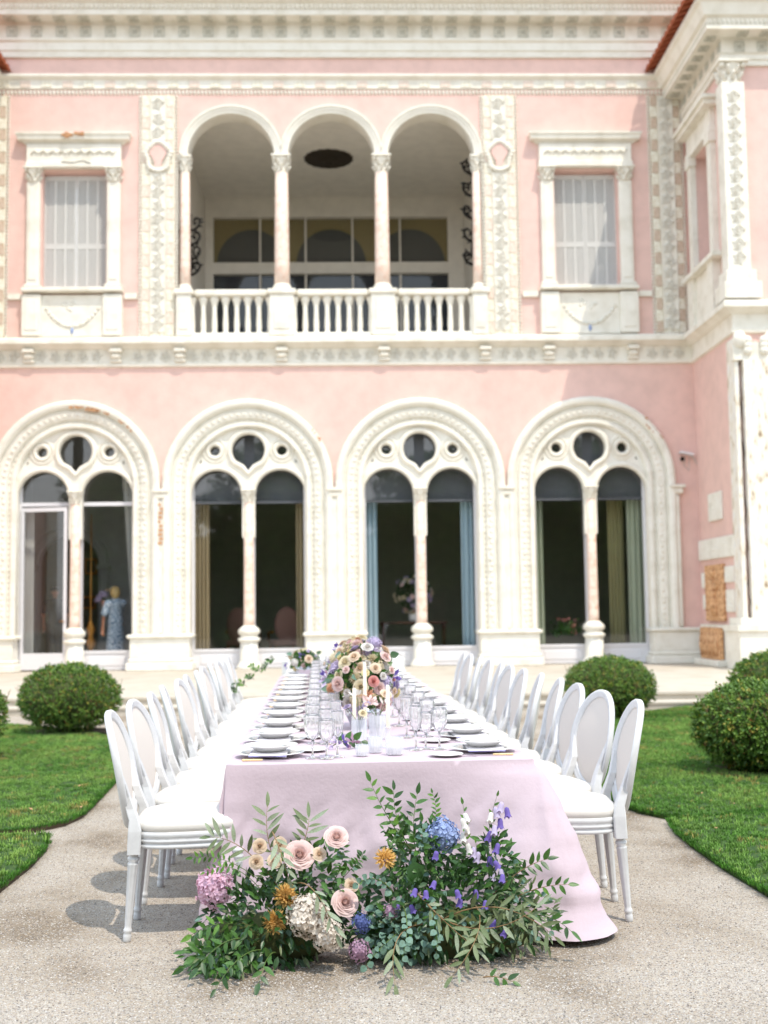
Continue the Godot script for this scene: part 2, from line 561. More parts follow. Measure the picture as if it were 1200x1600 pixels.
func grass_patch(poly: PackedVector2Array, called: String, label: String, count: int):
	var base := MB.new()
	var p2 := PackedVector2Array()
	for q in poly:
		p2.append(Vector2(q.x, -q.y))
	base.extrude(p2, 0.002, 0.035, Transform3D(Basis(Vector3(1, 0, 0), -PI / 2), Vector3.ZERO))
	var lawn := put(base, called, M.soil)
	kind(lawn, "structure")
	var ed := MB.new()
	for i in poly.size():
		var a := poly[i]
		var b := poly[(i + 1) % poly.size()]
		var n := Vector2(b.y - a.y, a.x - b.x).normalized() * 0.006
		ed.quad(Vector3(a.x + n.x, 0, a.y + n.y), Vector3(b.x + n.x, 0, b.y + n.y), Vector3(b.x + n.x, 0.034, b.y + n.y), Vector3(a.x + n.x, 0.034, a.y + n.y))
	put(ed, "earth_edging", M.edging, lawn)
	var tuft := MB.new()
	for k in 9:
		var an := TAU * k / 9.0 + rf(-0.3, 0.3)
		var r := rf(0.0, 0.022)
		var lean := rf(0.1, 0.75)
		var d := Vector3(cos(an), 0, sin(an))
		var h := rf(0.014, 0.028)
		var o0 := d * r
		var side := Vector3(-d.z, 0, d.x) * rf(0.0016, 0.0026)
		var mid := o0 + Vector3.UP * h * 0.6 + d * h * lean * 0.35
		tuft.quad(o0 - side, o0 + side, mid + side * 0.8, mid - side * 0.8)
		tuft.tri(mid - side * 0.8, mid + side * 0.8, o0 + Vector3.UP * h + d * h * lean)
	var me := tuft.mesh()
	var lo := poly[0]
	var hi := poly[0]
	for q in poly:
		lo = lo.min(q)
		hi = hi.max(q)
	var fn := FastNoiseLite.new()
	fn.frequency = 0.9
	fn.fractal_octaves = 3
	var xs := []
	var cs := []
	var tries := 0
	while xs.size() < count and tries < count * 6:
		tries += 1
		var q := Vector2(rf(lo.x, hi.x), rf(lo.y, hi.y))
		if not Geometry2D.is_point_in_polygon(q, poly):
			continue
		var nz := fn.get_noise_2d(q.x, q.y)
		var s := rf(0.8, 1.25) * (1.0 + 0.3 * nz)
		xs.append(Transform3D(Basis(Vector3.UP, rf(0, TAU)).scaled_local(Vector3(1.4, s, 1.4)), Vector3(q.x, 0.034, q.y)))
		var c := Color(0.37, 0.52, 0.24).lerp(Color(0.53, 0.64, 0.33), clampf(0.5 + nz * 1.1 + rf(-0.3, 0.3), 0, 1))
		if rng.randf() < 0.03 + 0.55 * smoothstep(0.28, 0.5, fn.get_noise_2d(q.x * 1.7 + 60.0, q.y * 1.7)):
			c = Color(0.62, 0.57, 0.33)
		cs.append((c * rf(0.8, 1.15)).srgb_to_linear())
	# a ragged fringe of blades along the cut edge
	for i in poly.size():
		var a := poly[i]
		var b := poly[(i + 1) % poly.size()]
		for k in int(a.distance_to(b) / 0.012):
			var q := a.lerp(b, rng.randf()) + Vector2(rf(-0.015, 0.015), rf(-0.015, 0.015))
			xs.append(Transform3D(Basis(Vector3.UP, rf(0, TAU)).scaled_local(Vector3(1.2, rf(0.7, 1.3), 1.2)), Vector3(q.x, 0.026, q.y)))
			cs.append((Color(0.29, 0.47, 0.17) * rf(0.7, 1.15)).srgb_to_linear())
	var g := multi("grass", me, M.grass, xs, cs, lawn)
	# fallen leaves
	var lf := MB.new()
	for k in int(count / 500.0):
		var q := Vector2(rf(lo.x, hi.x), rf(lo.y, hi.y))
		if Geometry2D.is_point_in_polygon(q, poly):
			lf.leaf(Transform3D(Basis(Vector3.UP, rf(0, TAU)) * Basis(Vector3.RIGHT, rf(-1.9, -1.2)), Vector3(q.x, 0.065, q.y)), rf(0.02, 0.05), rf(0.012, 0.025), 2)
	kind(put(lf, "fallen_leaves", M.brick_raw, lawn), "stuff")
	lawn.set_meta("label", label)

func lawns():
	grass_patch(PackedVector2Array([Vector2(-9, -15.7), Vector2(-4.1, -15.6), Vector2(-3.3, -14.9), Vector2(-2.5, -13.9), Vector2(-2.02, -13.0), Vector2(-1.85, -12.0), Vector2(-1.74, -10.7), Vector2(-1.68, -9.2), Vector2(-1.66, -8.5), Vector2(-1.72, -8.18), Vector2(-1.86, -7.98), Vector2(-2.1, -7.88), Vector2(-9, -7.88)]), "lawn", "long mown lawn beside the round clipped bush near the open door", 30000)
	grass_patch(PackedVector2Array([Vector2(-9, -7.70), Vector2(-2.0, -7.70), Vector2(-1.72, -7.73), Vector2(-1.65, -7.35), Vector2(-1.63, -6.9), Vector2(-1.645, -6.3), Vector2(-1.75, -5.3), Vector2(-9, -5.3)]), "lawn", "small corner of lawn cut off by a thin gravel strip", 9000)
	grass_patch(PackedVector2Array([Vector2(10, -17.0), Vector2(5.7, -17.0), Vector2(5.2, -16.5), Vector2(4.5, -15.8), Vector2(3.4, -15.0), Vector2(2.75, -14.0), Vector2(2.4, -12.5), Vector2(2.2, -10.5), Vector2(2.12, -8.9), Vector2(2.14, -8.35), Vector2(2.18, -8.15), Vector2(2.29, -7.93), Vector2(2.52, -7.83), Vector2(3.0, -8.0), Vector2(10, -8.0)]), "lawn", "large lawn around the three clipped bushes beside the plaque wall", 44000)
	grass_patch(PackedVector2Array([Vector2(10, -7.9), Vector2(3.0, -7.9), Vector2(2.27, -7.77), Vector2(2.2, -7.4), Vector2(2.17, -7.0), Vector2(2.15, -6.4), Vector2(2.16, -5.77), Vector2(2.2, -5.0), Vector2(10, -4.8)]), "lawn", "lawn with a sharp curved point behind the front chair", 16000)

func topiary(at: Vector3, r: Vector3, label: String, n0: int, seed_: int):
	rng.seed = seed_
	var n := int(n0 * 1.35)
	var t := thing("topiary_bush", label, "bush", at, 0.0, "round clipped box bushes")
	var nz := FastNoiseLite.new()
	nz.seed = seed_
	nz.frequency = 2.6
	nz.fractal_octaves = 3
	var core := MB.new(true)
	var rr := []
	for j in 17:
		var ph := -PI / 2 + PI * j / 16
		var a := PackedVector3Array()
		for i in 28:
			var th := TAU * i / 28
			var d := Vector3(cos(th) * cos(ph), sin(ph), -sin(th) * cos(ph))
			a.append(Vector3(0, r.y, 0) + d * r * (0.82 + 0.13 * nz.get_noise_3dv(d * 1.5)))
		rr.append(a)
	core.rows(rr, true)
	put(core, "inner_twigs", M.bush_core, t)
	var soil := MB.new()
	var ring := PackedVector3Array()
	for i in 26:
		var th := TAU * i / 26
		ring.append(Vector3(cos(th) * r.x, 0.012, -sin(th) * r.z) * Vector3(1, 1, 1) * (0.82 + 0.16 * nz.get_noise_2d(cos(th) * 2.0, sin(th) * 2.0)))
	soil.fan(ring, Vector3(0, 0.02, 0))
	put(soil, "bare_soil", M.edging, t)
	var tuft := MB.new()
	for k in 6:
		var b := Basis(Vector3.UP, TAU * k / 6.0) * Basis(Vector3.RIGHT, rf(0.3, 1.25))
		tuft.leaf(Transform3D(b, Vector3(0, 0.006 * k - 0.015, 0)), rf(0.018, 0.026), rf(0.011, 0.015), 2, 0.1, 0.15)
	var me := tuft.mesh()
	var xs := []
	var cs := []
	for i in n:
		var d := Vector3(rng.randfn(), rng.randfn(), rng.randfn()).normalized()
		var lump := nz.get_noise_3dv(d * 1.5)
		var p := Vector3(0, r.y, 0) + d * r * (0.945 + 0.13 * lump + rf(-0.07, 0.035))
		if p.y < 0.02:
			continue
		# thin, hollow places between the shoots
		if nz.get_noise_3dv(d * 3.1 + Vector3(9, 4, 2)) < -0.12 - 0.1 * d.y and rng.randf() < 0.72:
			continue
		var up := (d / r).normalized()
		up = (up + Vector3(rf(-0.5, 0.5), rf(-0.2, 0.6), rf(-0.5, 0.5))).normalized()
		var bx := up.cross(Vector3(0.3, 0.2, 0.9)).normalized()
		xs.append(Transform3D(Basis(bx, up, bx.cross(up)).rotated(up, rf(0, TAU)).scaled_local(Vector3.ONE * rf(0.8, 1.35)), p))
		var mix := clampf(0.45 + 0.9 * nz.get_noise_3dv(d * 4.0) + rf(-0.35, 0.35), 0, 1)
		var c := Color(0.25, 0.39, 0.12).lerp(Color(0.48, 0.59, 0.22), mix)
		if rng.randf() < 0.07:
			c = Color(0.66, 0.62, 0.26)
		elif rng.randf() < 0.03:
			c = Color(0.45, 0.30, 0.14)
		cs.append(c.srgb_to_linear())
	multi("foliage", me, M.leaf_vc, xs, cs, t)
	var tw := MB.new()
	for k in 46:
		var th := rf(0, TAU)
		var ph := rf(-0.75, 0.5)
		var d := Vector3(cos(th) * cos(ph), sin(ph), -sin(th) * cos(ph))
		var p := Vector3(0, r.y, 0) + d * r * 0.97
		var q := p + Vector3(rf(-0.05, 0.05), rf(0.05, 0.14), rf(-0.05, 0.05)) + d * 0.015
		tw.tube([p, (p + q) / 2 + d * 0.012, q], 0.0022, 4)
	kind(put(tw, "dry_twigs", M.stem_wood, t), "stuff")
	var trunk := MB.new(true)
	trunk.tube([Vector3(0, -0.0, 0), Vector3(0.01, 0.2, 0)], [0.04, 0.03], 7)
	put(trunk, "trunk", M.bark, t)

func topiaries():
	topiary(Vector3(-2.97, 0.03, -14.4), Vector3(0.60, 0.405, 0.60), "round clipped bush on the lawn in front of the open glass door", 5200, 101)
	topiary(Vector3(3.67, 0.03, -15.0), Vector3(0.575, 0.385, 0.575), "round clipped bush with yellowing leaves behind the row of chairs", 5200, 102)
	topiary(Vector3(3.70, 0.03, -9.9), Vector3(0.56, 0.375, 0.55), "largest looking clipped bush standing on the lawn near the gravel edge", 6500, 103)
	topiary(Vector3(5.36, 0.03, -13.8), Vector3(0.53, 0.43, 0.53), "clipped bush peeking out behind the largest looking bush", 4500, 104)
	topiary(Vector3(-3.62, 0.03, -11.8), Vector3(0.58, 0.43, 0.58), "clipped bush cut off by the picture edge beside the long lawn", 4000, 105)
	rng.seed = 77

func garden_trees():
	# the park opposite the villa, mirrored in its windows
	var at := [[Vector3(-13, 0, 15), 10.0, 4.6, "dense dark evergreen tree opposite the open door"], [Vector3(-4.5, 0, 18), 12.0, 5.2, "tall dark tree opposite the tan curtains"], [Vector3(4.5, 0, 16), 11.0, 4.8, "dark park tree opposite the blue curtains"], [Vector3(13.5, 0, 18), 12.5, 5.4, "broad park tree opposite the plaque wall"], [Vector3(22, 0, 15), 10.0, 4.6, "last dark tree of the park row beyond the plaque wall"]]
	var cl := MB.new()
	rng.seed = 555
	for k in 10:
		var b := Basis(Vector3.UP, rf(0, TAU)) * Basis(Vector3.RIGHT, rf(0.2, 1.6))
		cl.leaf(Transform3D(b, Vector3(rf(-0.15, 0.15), rf(-0.15, 0.15), rf(-0.15, 0.15))), rf(0.2, 0.34), rf(0.12, 0.18), 2)
	var me := cl.mesh()
	for a in at:
		var t := thing("park_tree", a[3], "tree", a[0], 0.0, "trees of the park across from the villa")
		var tr := MB.new(true)
		var h: float = a[1]
		var r: float = a[2]
		tr.tube([Vector3(0, -0.1, 0), Vector3(0.1, h * 0.25, 0.1), Vector3(-0.1, h * 0.5, 0), Vector3(0, h * 0.8, 0)], [0.38, 0.3, 0.2, 0.06], 9)
		for k in 7:
			var th := TAU * k / 7.0
			tr.tube([Vector3(0, h * 0.28 + 0.3 * k, 0), Vector3(cos(th) * r * 0.4, h * 0.42 + 0.3 * k, sin(th) * r * 0.4), Vector3(cos(th) * r * 0.8, h * 0.5 + 0.3 * k, sin(th) * r * 0.8)], [0.13, 0.09, 0.03], 6)
		put(tr, "trunk", M.bark, t)
		var xs := []
		var cs := []
		for i in 4200:
			var d := Vector3(rng.randfn(), rng.randfn(), rng.randfn()).normalized()
			var q := pow(rng.randf(), 0.45)
			var lump := 0.82 + 0.25 * sin(d.x * 5.0 + r) * cos(d.z * 4.0) + 0.1 * sin(d.y * 9.0)
			var p := Vector3(d.x * r, d.y * h * 0.44, d.z * r) * q * lump + Vector3(0, h * 0.54, 0)
			xs.append(Transform3D(Basis(Vector3.UP, rf(0, TAU)).rotated(Vector3.RIGHT, rf(-1, 1)).scaled_local(Vector3.ONE * rf(0.8, 1.5)), p))
			cs.append((Color(0.28, 0.40, 0.16).lerp(Color(0.46, 0.56, 0.27), rng.randf()) * rf(0.8, 1.1)).srgb_to_linear())
		multi("crown", me, M.leaf_vc, xs, cs, t)
	# tall clipped hedge between the trunks
	var hg := thing("tall_hedge", "tall dark hedge closing the garden opposite the villa", "hedge", Vector3(4, 0, 17.5))
	var hc := MB.new()
	hc.cbox(Vector3(0, 2.6, 0), Vector3(52, 5.2, 1.8), 0.4)
	put(hc, "inner_twigs", M.bush_core, hg)
	var hx := []
	var hcs := []
	for i in 9000:
		var side := rng.randf() < 0.75
		var p := Vector3(rf(-26, 26), rf(0.1, 5.3), -0.92 - rf(0.0, 0.25)) if side else Vector3(rf(-26, 26), 5.2 + rf(0, 0.4), rf(-0.9, 0.9))
		hx.append(Transform3D(Basis(Vector3.UP, rf(0, TAU)).rotated(Vector3.RIGHT, rf(-1, 1)).scaled_local(Vector3.ONE * rf(0.7, 1.2)), p))
		hcs.append((Color(0.26, 0.38, 0.15).lerp(Color(0.42, 0.52, 0.24), rng.randf()) * rf(0.8, 1.1)).srgb_to_linear())
	multi("foliage", me, M.leaf_vc, hx, hcs, hg)
	rng.seed = 78

# ---------------------------------------------------------------- villa
func arch_pts(cx: float, cy: float, r: float, n: int, a0 := PI, a1 := 0.0) -> PackedVector2Array:
	var o := PackedVector2Array()
	for i in n + 1:
		var t := lerpf(a0, a1, float(i) / n)
		o.append(Vector2(cx + cos(t) * r, cy + sin(t) * r))
	return o

func arch_sweep(mb: MB, cy: float, y0: float, prof: Array, n := 28):
	# prof: (radius, z); follows jamb, half circle, jamb
	var rw := []
	for p in prof:
		var a := PackedVector3Array()
		if y0 < cy:
			a.append(Vector3(-p.x, y0, p.y))
		for i in n + 1:
			var t := PI - PI * i / n
			a.append(Vector3(cos(t) * p.x, cy + sin(t) * p.x, p.y))
		if y0 < cy:
			a.append(Vector3(p.x, y0, p.y))
		rw.append(a)
	rw.reverse()
	mb.rows(rw)

func to3(p: PackedVector2Array, z: float) -> Array:
	var o := []
	for q in p:
		o.append(Vector3(q.x, q.y, z))
	return o

func scroll_mesh(r: float, turn := 1.0) -> ArrayMesh:
	var mb := MB.new(true)
	var pts := []
	var rad := []
	for i in 25:
		var t := i / 24.0
		var an := turn * (t * 4.2 * PI)
		var rr := r * (1.0 - 0.82 * t)
		pts.append(Vector3(cos(an) * rr, sin(an) * rr * 1.1, 0.008 + 0.012 * t))
		rad.append(r * 0.17 * (1.0 - 0.4 * t))
	mb.tube(pts, rad, 5)
	mb.blob(Vector3(0, 0, 0.018), Vector3(r * 0.26, r * 0.26, r * 0.2), 7, 4)
	for k in 5:
		var an := turn * (k * 1.15 + 0.4)
		mb.blob(Vector3(cos(an) * r * 1.12, sin(an) * r * 1.15, 0.006), Vector3(r * 0.2, r * 0.26, r * 0.14), 6, 4)
	return mb.mesh()

func rosette_mesh(h: float) -> ArrayMesh:
	var mb := MB.new()
	for s in [[-h, h, -h, -h * 0.78], [-h, h, h * 0.78, h], [-h, -h * 0.78, -h * 0.78, h * 0.78], [h * 0.78, h, -h * 0.78, h * 0.78]]:
		mb.bx(s[0], s[1], s[2], s[3], 0.0, 0.022)
	mb.sm(true)
	for k in 4:
		var an := PI / 4 + PI / 2 * k
		mb.blob(Vector3(cos(an) * h * 0.42, sin(an) * h * 0.42, 0.006), Vector3(h * 0.27, h * 0.27, 0.02), 7, 4)
	mb.blob(Vector3(0, 0, 0.01), Vector3(h * 0.2, h * 0.2, 0.028), 7, 4)
	return mb.mesh()

func capital_mesh(r: float, h: float) -> ArrayMesh:
	# bell with two rows of leaves, corner volutes and a square top slab
	var mb := MB.new(true)
	mb.lathe(v2([r * 0.95, 0, r * 1.02, 0.02 * h, r * 0.9, 0.1 * h, r * 0.95, 0.5 * h, r * 1.3, 0.86 * h, r * 1.3, 0.88 * h]), 16)
	for row in 2:
		for k in 8:
			var an := TAU * (k + 0.5 * row) / 8
			var d := Vector3(cos(an), 0, sin(an))
			var y := h * (0.1 + 0.3 * row)
			mb.tube([d * r * 0.95 + Vector3(0, y, 0), d * r * 1.12 + Vector3(0, y + h * 0.22, 0), d * r * 1.42 + Vector3(0, y + h * 0.3, 0), d * r * 1.46 + Vector3(0, y + h * 0.23, 0)], [r * 0.2, r * 0.22, r * 0.16, r * 0.08], 5)
	for k in 4:
		var an := PI / 4 + PI / 2 * k
		mb.blob(Vector3(cos(an) * r * 1.5, h * 0.78, sin(an) * r * 1.5), Vector3(r * 0.28, h * 0.13, r * 0.28), 8, 5)
	mb.sm(false)
	mb.cbox(Vector3(0, h * 0.94, 0), Vector3(r * 3.0, h * 0.12, r * 3.0), h * 0.02)
	return mb.mesh()

func bead_line(mb: MB, a: Vector3, b: Vector3, pitch: float, s: Vector3):
	var n := int(a.distance_to(b) / pitch)
	for i in n:
		var p := a.lerp(b, (i + 0.5) / n)
		mb.blob(p, s, 6, 4)

func ornament_pilaster(called: String, x0: float, x1: float, y0: float, y1: float, medal: float, units: ArrayMesh, units2: ArrayMesh, tints: Array):
	var g := group(called, V, Vector3((x0 + x1) / 2, 0, 0))
	var hw := (x1 - x0) / 2
	var pl := MB.new()
	pl.bx(-hw + 0.07, hw - 0.07, y0, y1, 0.003, 0.03)
	put(pl, "backing_panel", M.block_b, g)
	# coloured marble blocks on each side of the carved strip
	var sw := 0.165
	var bw := hw - 0.09 - sw
	var bm := MB.new()
	bm.cbox(Vector3.ZERO, Vector3(bw - 0.012, 0.238, 0.03), 0.006)
	var me := bm.mesh()
	var n := int((y1 - y0) / 0.25)
	for i in n:
		for s in [-1, 1]:
			var m: Material = tints[(i + (0 if s > 0 else 1)) % tints.size()]
			put(me, "marble_block", m, g, Vector3(s * (sw + bw / 2 + 0.004), y0 + (i + 0.5) * (y1 - y0) / n, 0.032))
	var st := MB.new()
	for seg in ([[y0 + 0.08, medal - 0.36], [medal + 0.36, y1 - 0.03]] if medal > 0 else [[y0 + 0.08, y1 - 0.03]]):
		st.bx(-sw, sw, seg[0], seg[1], 0.004, 0.05)
		st.bx(-sw, -sw + 0.025, seg[0], seg[1], 0.0505, 0.068)
		st.bx(sw - 0.025, sw, seg[0], seg[1], 0.0505, 0.068)
		var c := int((seg[1] - seg[0]) / 0.27)
		for i in c:
			put(units if i % 2 == 0 else units2, "scroll_ornament", M.aged, g, Vector3(0.012 * (1 if i % 2 else -1), seg[0] + (i + 0.5) * (seg[1] - seg[0]) / c, 0.052))
	put(st, "carved_strip", M.plaster, g)
	var bd := MB.new(true)
	for s in [-1, 1]:
		bead_line(bd, Vector3(s * (hw - 0.035), y0, 0.02), Vector3(s * (hw - 0.035), y1, 0.02), 0.075, Vector3(0.034, 0.03, 0.035))
	bead_line(bd, Vector3(-hw, y0 - 0.02, 0.02), Vector3(hw, y0 - 0.02, 0.02), 0.075, Vector3(0.03, 0.034, 0.035))
	kind(put(bd, "bead_border", M.plaster, g), "stuff")
	if medal > 0:
		var sh := MB.new()
		sh.extrude(PackedVector2Array([Vector2(-0.19, 0.24), Vector2(0, 0.28), Vector2(0.19, 0.24), Vector2(0.18, 0.05), Vector2(0.08, -0.12), Vector2(0.07, -0.28), Vector2(-0.07, -0.28), Vector2(-0.08, -0.12), Vector2(-0.18, 0.05)]), 0.04, 0.075, Transform3D(Basis.IDENTITY, Vector3(0, medal, 0)))
		put(sh, "shield", M.pink, g)
		var wr := MB.new(true)
		for k in 26:
			var an := TAU * k / 26
			wr.blob(Vector3(cos(an) * (0.25 + 0.03 * sin(an * 5.0)), medal + sin(an) * 0.32, 0.07), Vector3(0.07, 0.055, 0.05), 7, 4)
		put(wr, "wreath", M.plaster, g)

func shuttered_window(x: float, broken: bool):
	var g := group("shuttered_window", V, Vector3(x, 0, 0))
	# reveal lintel is the wall itself; shutters stand back in the opening
	for s in [-1, 1]:
		var sh := group("shutter_leaf", g, Vector3(s * 0.345, 0, -0.2))
		var f := MB.new()
		f.bx(-0.34, 0.34, 8.36, 10.9, -0.03, -0.012)
		put(f, "backing", M.shutter, sh)
		# stiles and rails, three louvred strips above and three below
		var r := MB.new()
		for xx in [-0.335, -0.125, 0.095, 0.305]:
			r.bx(xx, xx + (0.04 if absf(xx) > 0.3 else 0.05), 8.36, 10.9, -0.011, 0.02)
		for yy in [[8.36, 8.46], [9.28, 9.40], [10.80, 10.9]]:
			for q in [[-0.294, -0.126], [-0.074, 0.094], [0.146, 0.304]]:
				r.bx(q[0], q[1], yy[0], yy[1], -0.011, 0.018)
		put(r, "shutter_frame", M.shutter, sh)
		var sl := MB.new()
		for q in [[-0.294, -0.126], [-0.074, 0.094], [0.146, 0.304]]:
			for sp in [[8.47, 9.27], [9.41, 10.79]]:
				var n := int((sp[1] - sp[0]) / 0.042)
				for i in n:
					sl.box(Vector3.ZERO, Vector3(q[1] - q[0], 0.007, 0.044), Transform3D(Basis(Vector3.RIGHT, 1.12), Vector3((q[0] + q[1]) / 2, sp[0] + (i + 0.5) * (sp[1] - sp[0]) / n, 0.002)))
		kind(put(sl, "louvre_slats", M.shutter, sh), "stuff")
	# flanking pilasters
	for s in [-1, 1]:
		var p := group("window_pilaster", g, Vector3(s * 0.855, 0, 0))
		var sh := MB.new()
		sh.cbox(Vector3(0, 9.55, 0.05), Vector3(0.28, 2.26, 0.12), 0.02)
		sh.cbox(Vector3(0, 9.55, 0.115), Vector3(0.17, 2.05, 0.03), 0.01)
		put(sh, "pilaster_shaft", M.plaster, p)
		var bs := MB.new()
		bs.cbox(Vector3(0, 8.39, 0.06), Vector3(0.36, 0.08, 0.2), 0.02)
		put(bs, "pilaster_base", M.plaster, p)
		put(capital_mesh(0.13, 0.3), "pilaster_capital", M.plaster, p, Vector3(0, 10.68, 0.03))
		var pd := MB.new()
		pd.cbox(Vector3(0, 7.75, 0.08), Vector3(0.40, 0.90, 0.2), 0.015)
		pd.cbox(Vector3(0, 7.75, 0.18), Vector3(0.26, 0.66, 0.03), 0.01)
		put(pd, "pedestal", M.plaster, p)
	var en := MB.new()
	en.cbox(Vector3(0, 11.05, 0.06), Vector3(2.06, 0.13, 0.17), 0.015)
	en.cbox(Vector3(0, 11.31, 0.045), Vector3(2.02, 0.40, 0.12), 0.01)
	put(en, "entablature", M.plaster, g)
	var fr := MB.new(true)
	for k in 9:
		var xx := -0.8 + 0.2 * k
		fr.tube([Vector3(xx - 0.1, 11.27, 0.115), Vector3(xx - 0.04, 11.36, 0.12), Vector3(xx + 0.04, 11.30, 0.12), Vector3(xx + 0.1, 11.37, 0.115)], 0.022, 5)
		fr.blob(Vector3(xx, 11.34, 0.11), Vector3(0.05, 0.05, 0.025), 7, 4)
	put(fr, "carved_frieze", M.aged, g)
	var co := MB.new()
	co.course([Vector2(-1.03, -0.0), Vector2(-1.03, 0.02), Vector2(1.03, 0.02), Vector2(1.03, 0.0)].map(func(q): return q), v2([0.0, 11.51, 0.04, 11.53, 0.08, 11.57, 0.16, 11.59, 0.17, 11.66, 0.20, 11.70, 0.20, 11.73, -0.02, 11.76]))
	put(co, "cornice_hood", M.plaster, g)
	if broken:
		var br := MB.new()
		for k in 16:
			br.box(Vector3(rf(-0.25, 0.28), 11.66 + rf(-0.03, 0.05), 0.20 + rf(-0.01, 0.02)), Vector3(rf(0.05, 0.12), rf(0.03, 0.06), 0.05), Transform3D.IDENTITY)
		kind(put(br, "broken_stucco", M.brick_raw, g), "stuff")
		var ck := MB.new()
		ck.tube([Vector3(-0.25, 11.10, 0.15), Vector3(0.0, 11.08, 0.15), Vector3(0.2, 11.12, 0.148), Vector3(0.38, 11.06, 0.15)], 0.009, 4)
		put(ck, "crack", M.crack, g)
	var si := MB.new()
	si.cbox(Vector3(0, 8.29, 0.10), Vector3(2.14, 0.09, 0.28), 0.02)
	put(si, "sill", M.plaster, g)
	var pn := MB.new()
	pn.cbox(Vector3(0, 7.75, 0.05), Vector3(1.32, 0.90, 0.1), 0.01)
	put(pn, "apron_panel", M.plaster, g)
	var ga := MB.new(true)
	for s in [-1, 1]:
		for k in 9:
			var t := k / 8.0
			ga.blob(Vector3(s * (0.05 + 0.5 * t), 7.52 + 0.38 * t * t, 0.105), Vector3(0.04, 0.045, 0.03), 7, 4)
	for k in 10:
		ga.blob(Vector3(rf(-0.2, 0.2), 7.85 + rf(0, 0.2), 0.1), Vector3(0.04, 0.04, 0.02), 6, 4)
	put(ga, "garland_relief", M.aged, g)
	var dr := MB.new(true)
	dr.blob(Vector3(0, 7.42, 0.11), Vector3(0.035, 0.07, 0.025), 8, 5)
	put(dr, "blue_pendant", M.petal_blue, g)

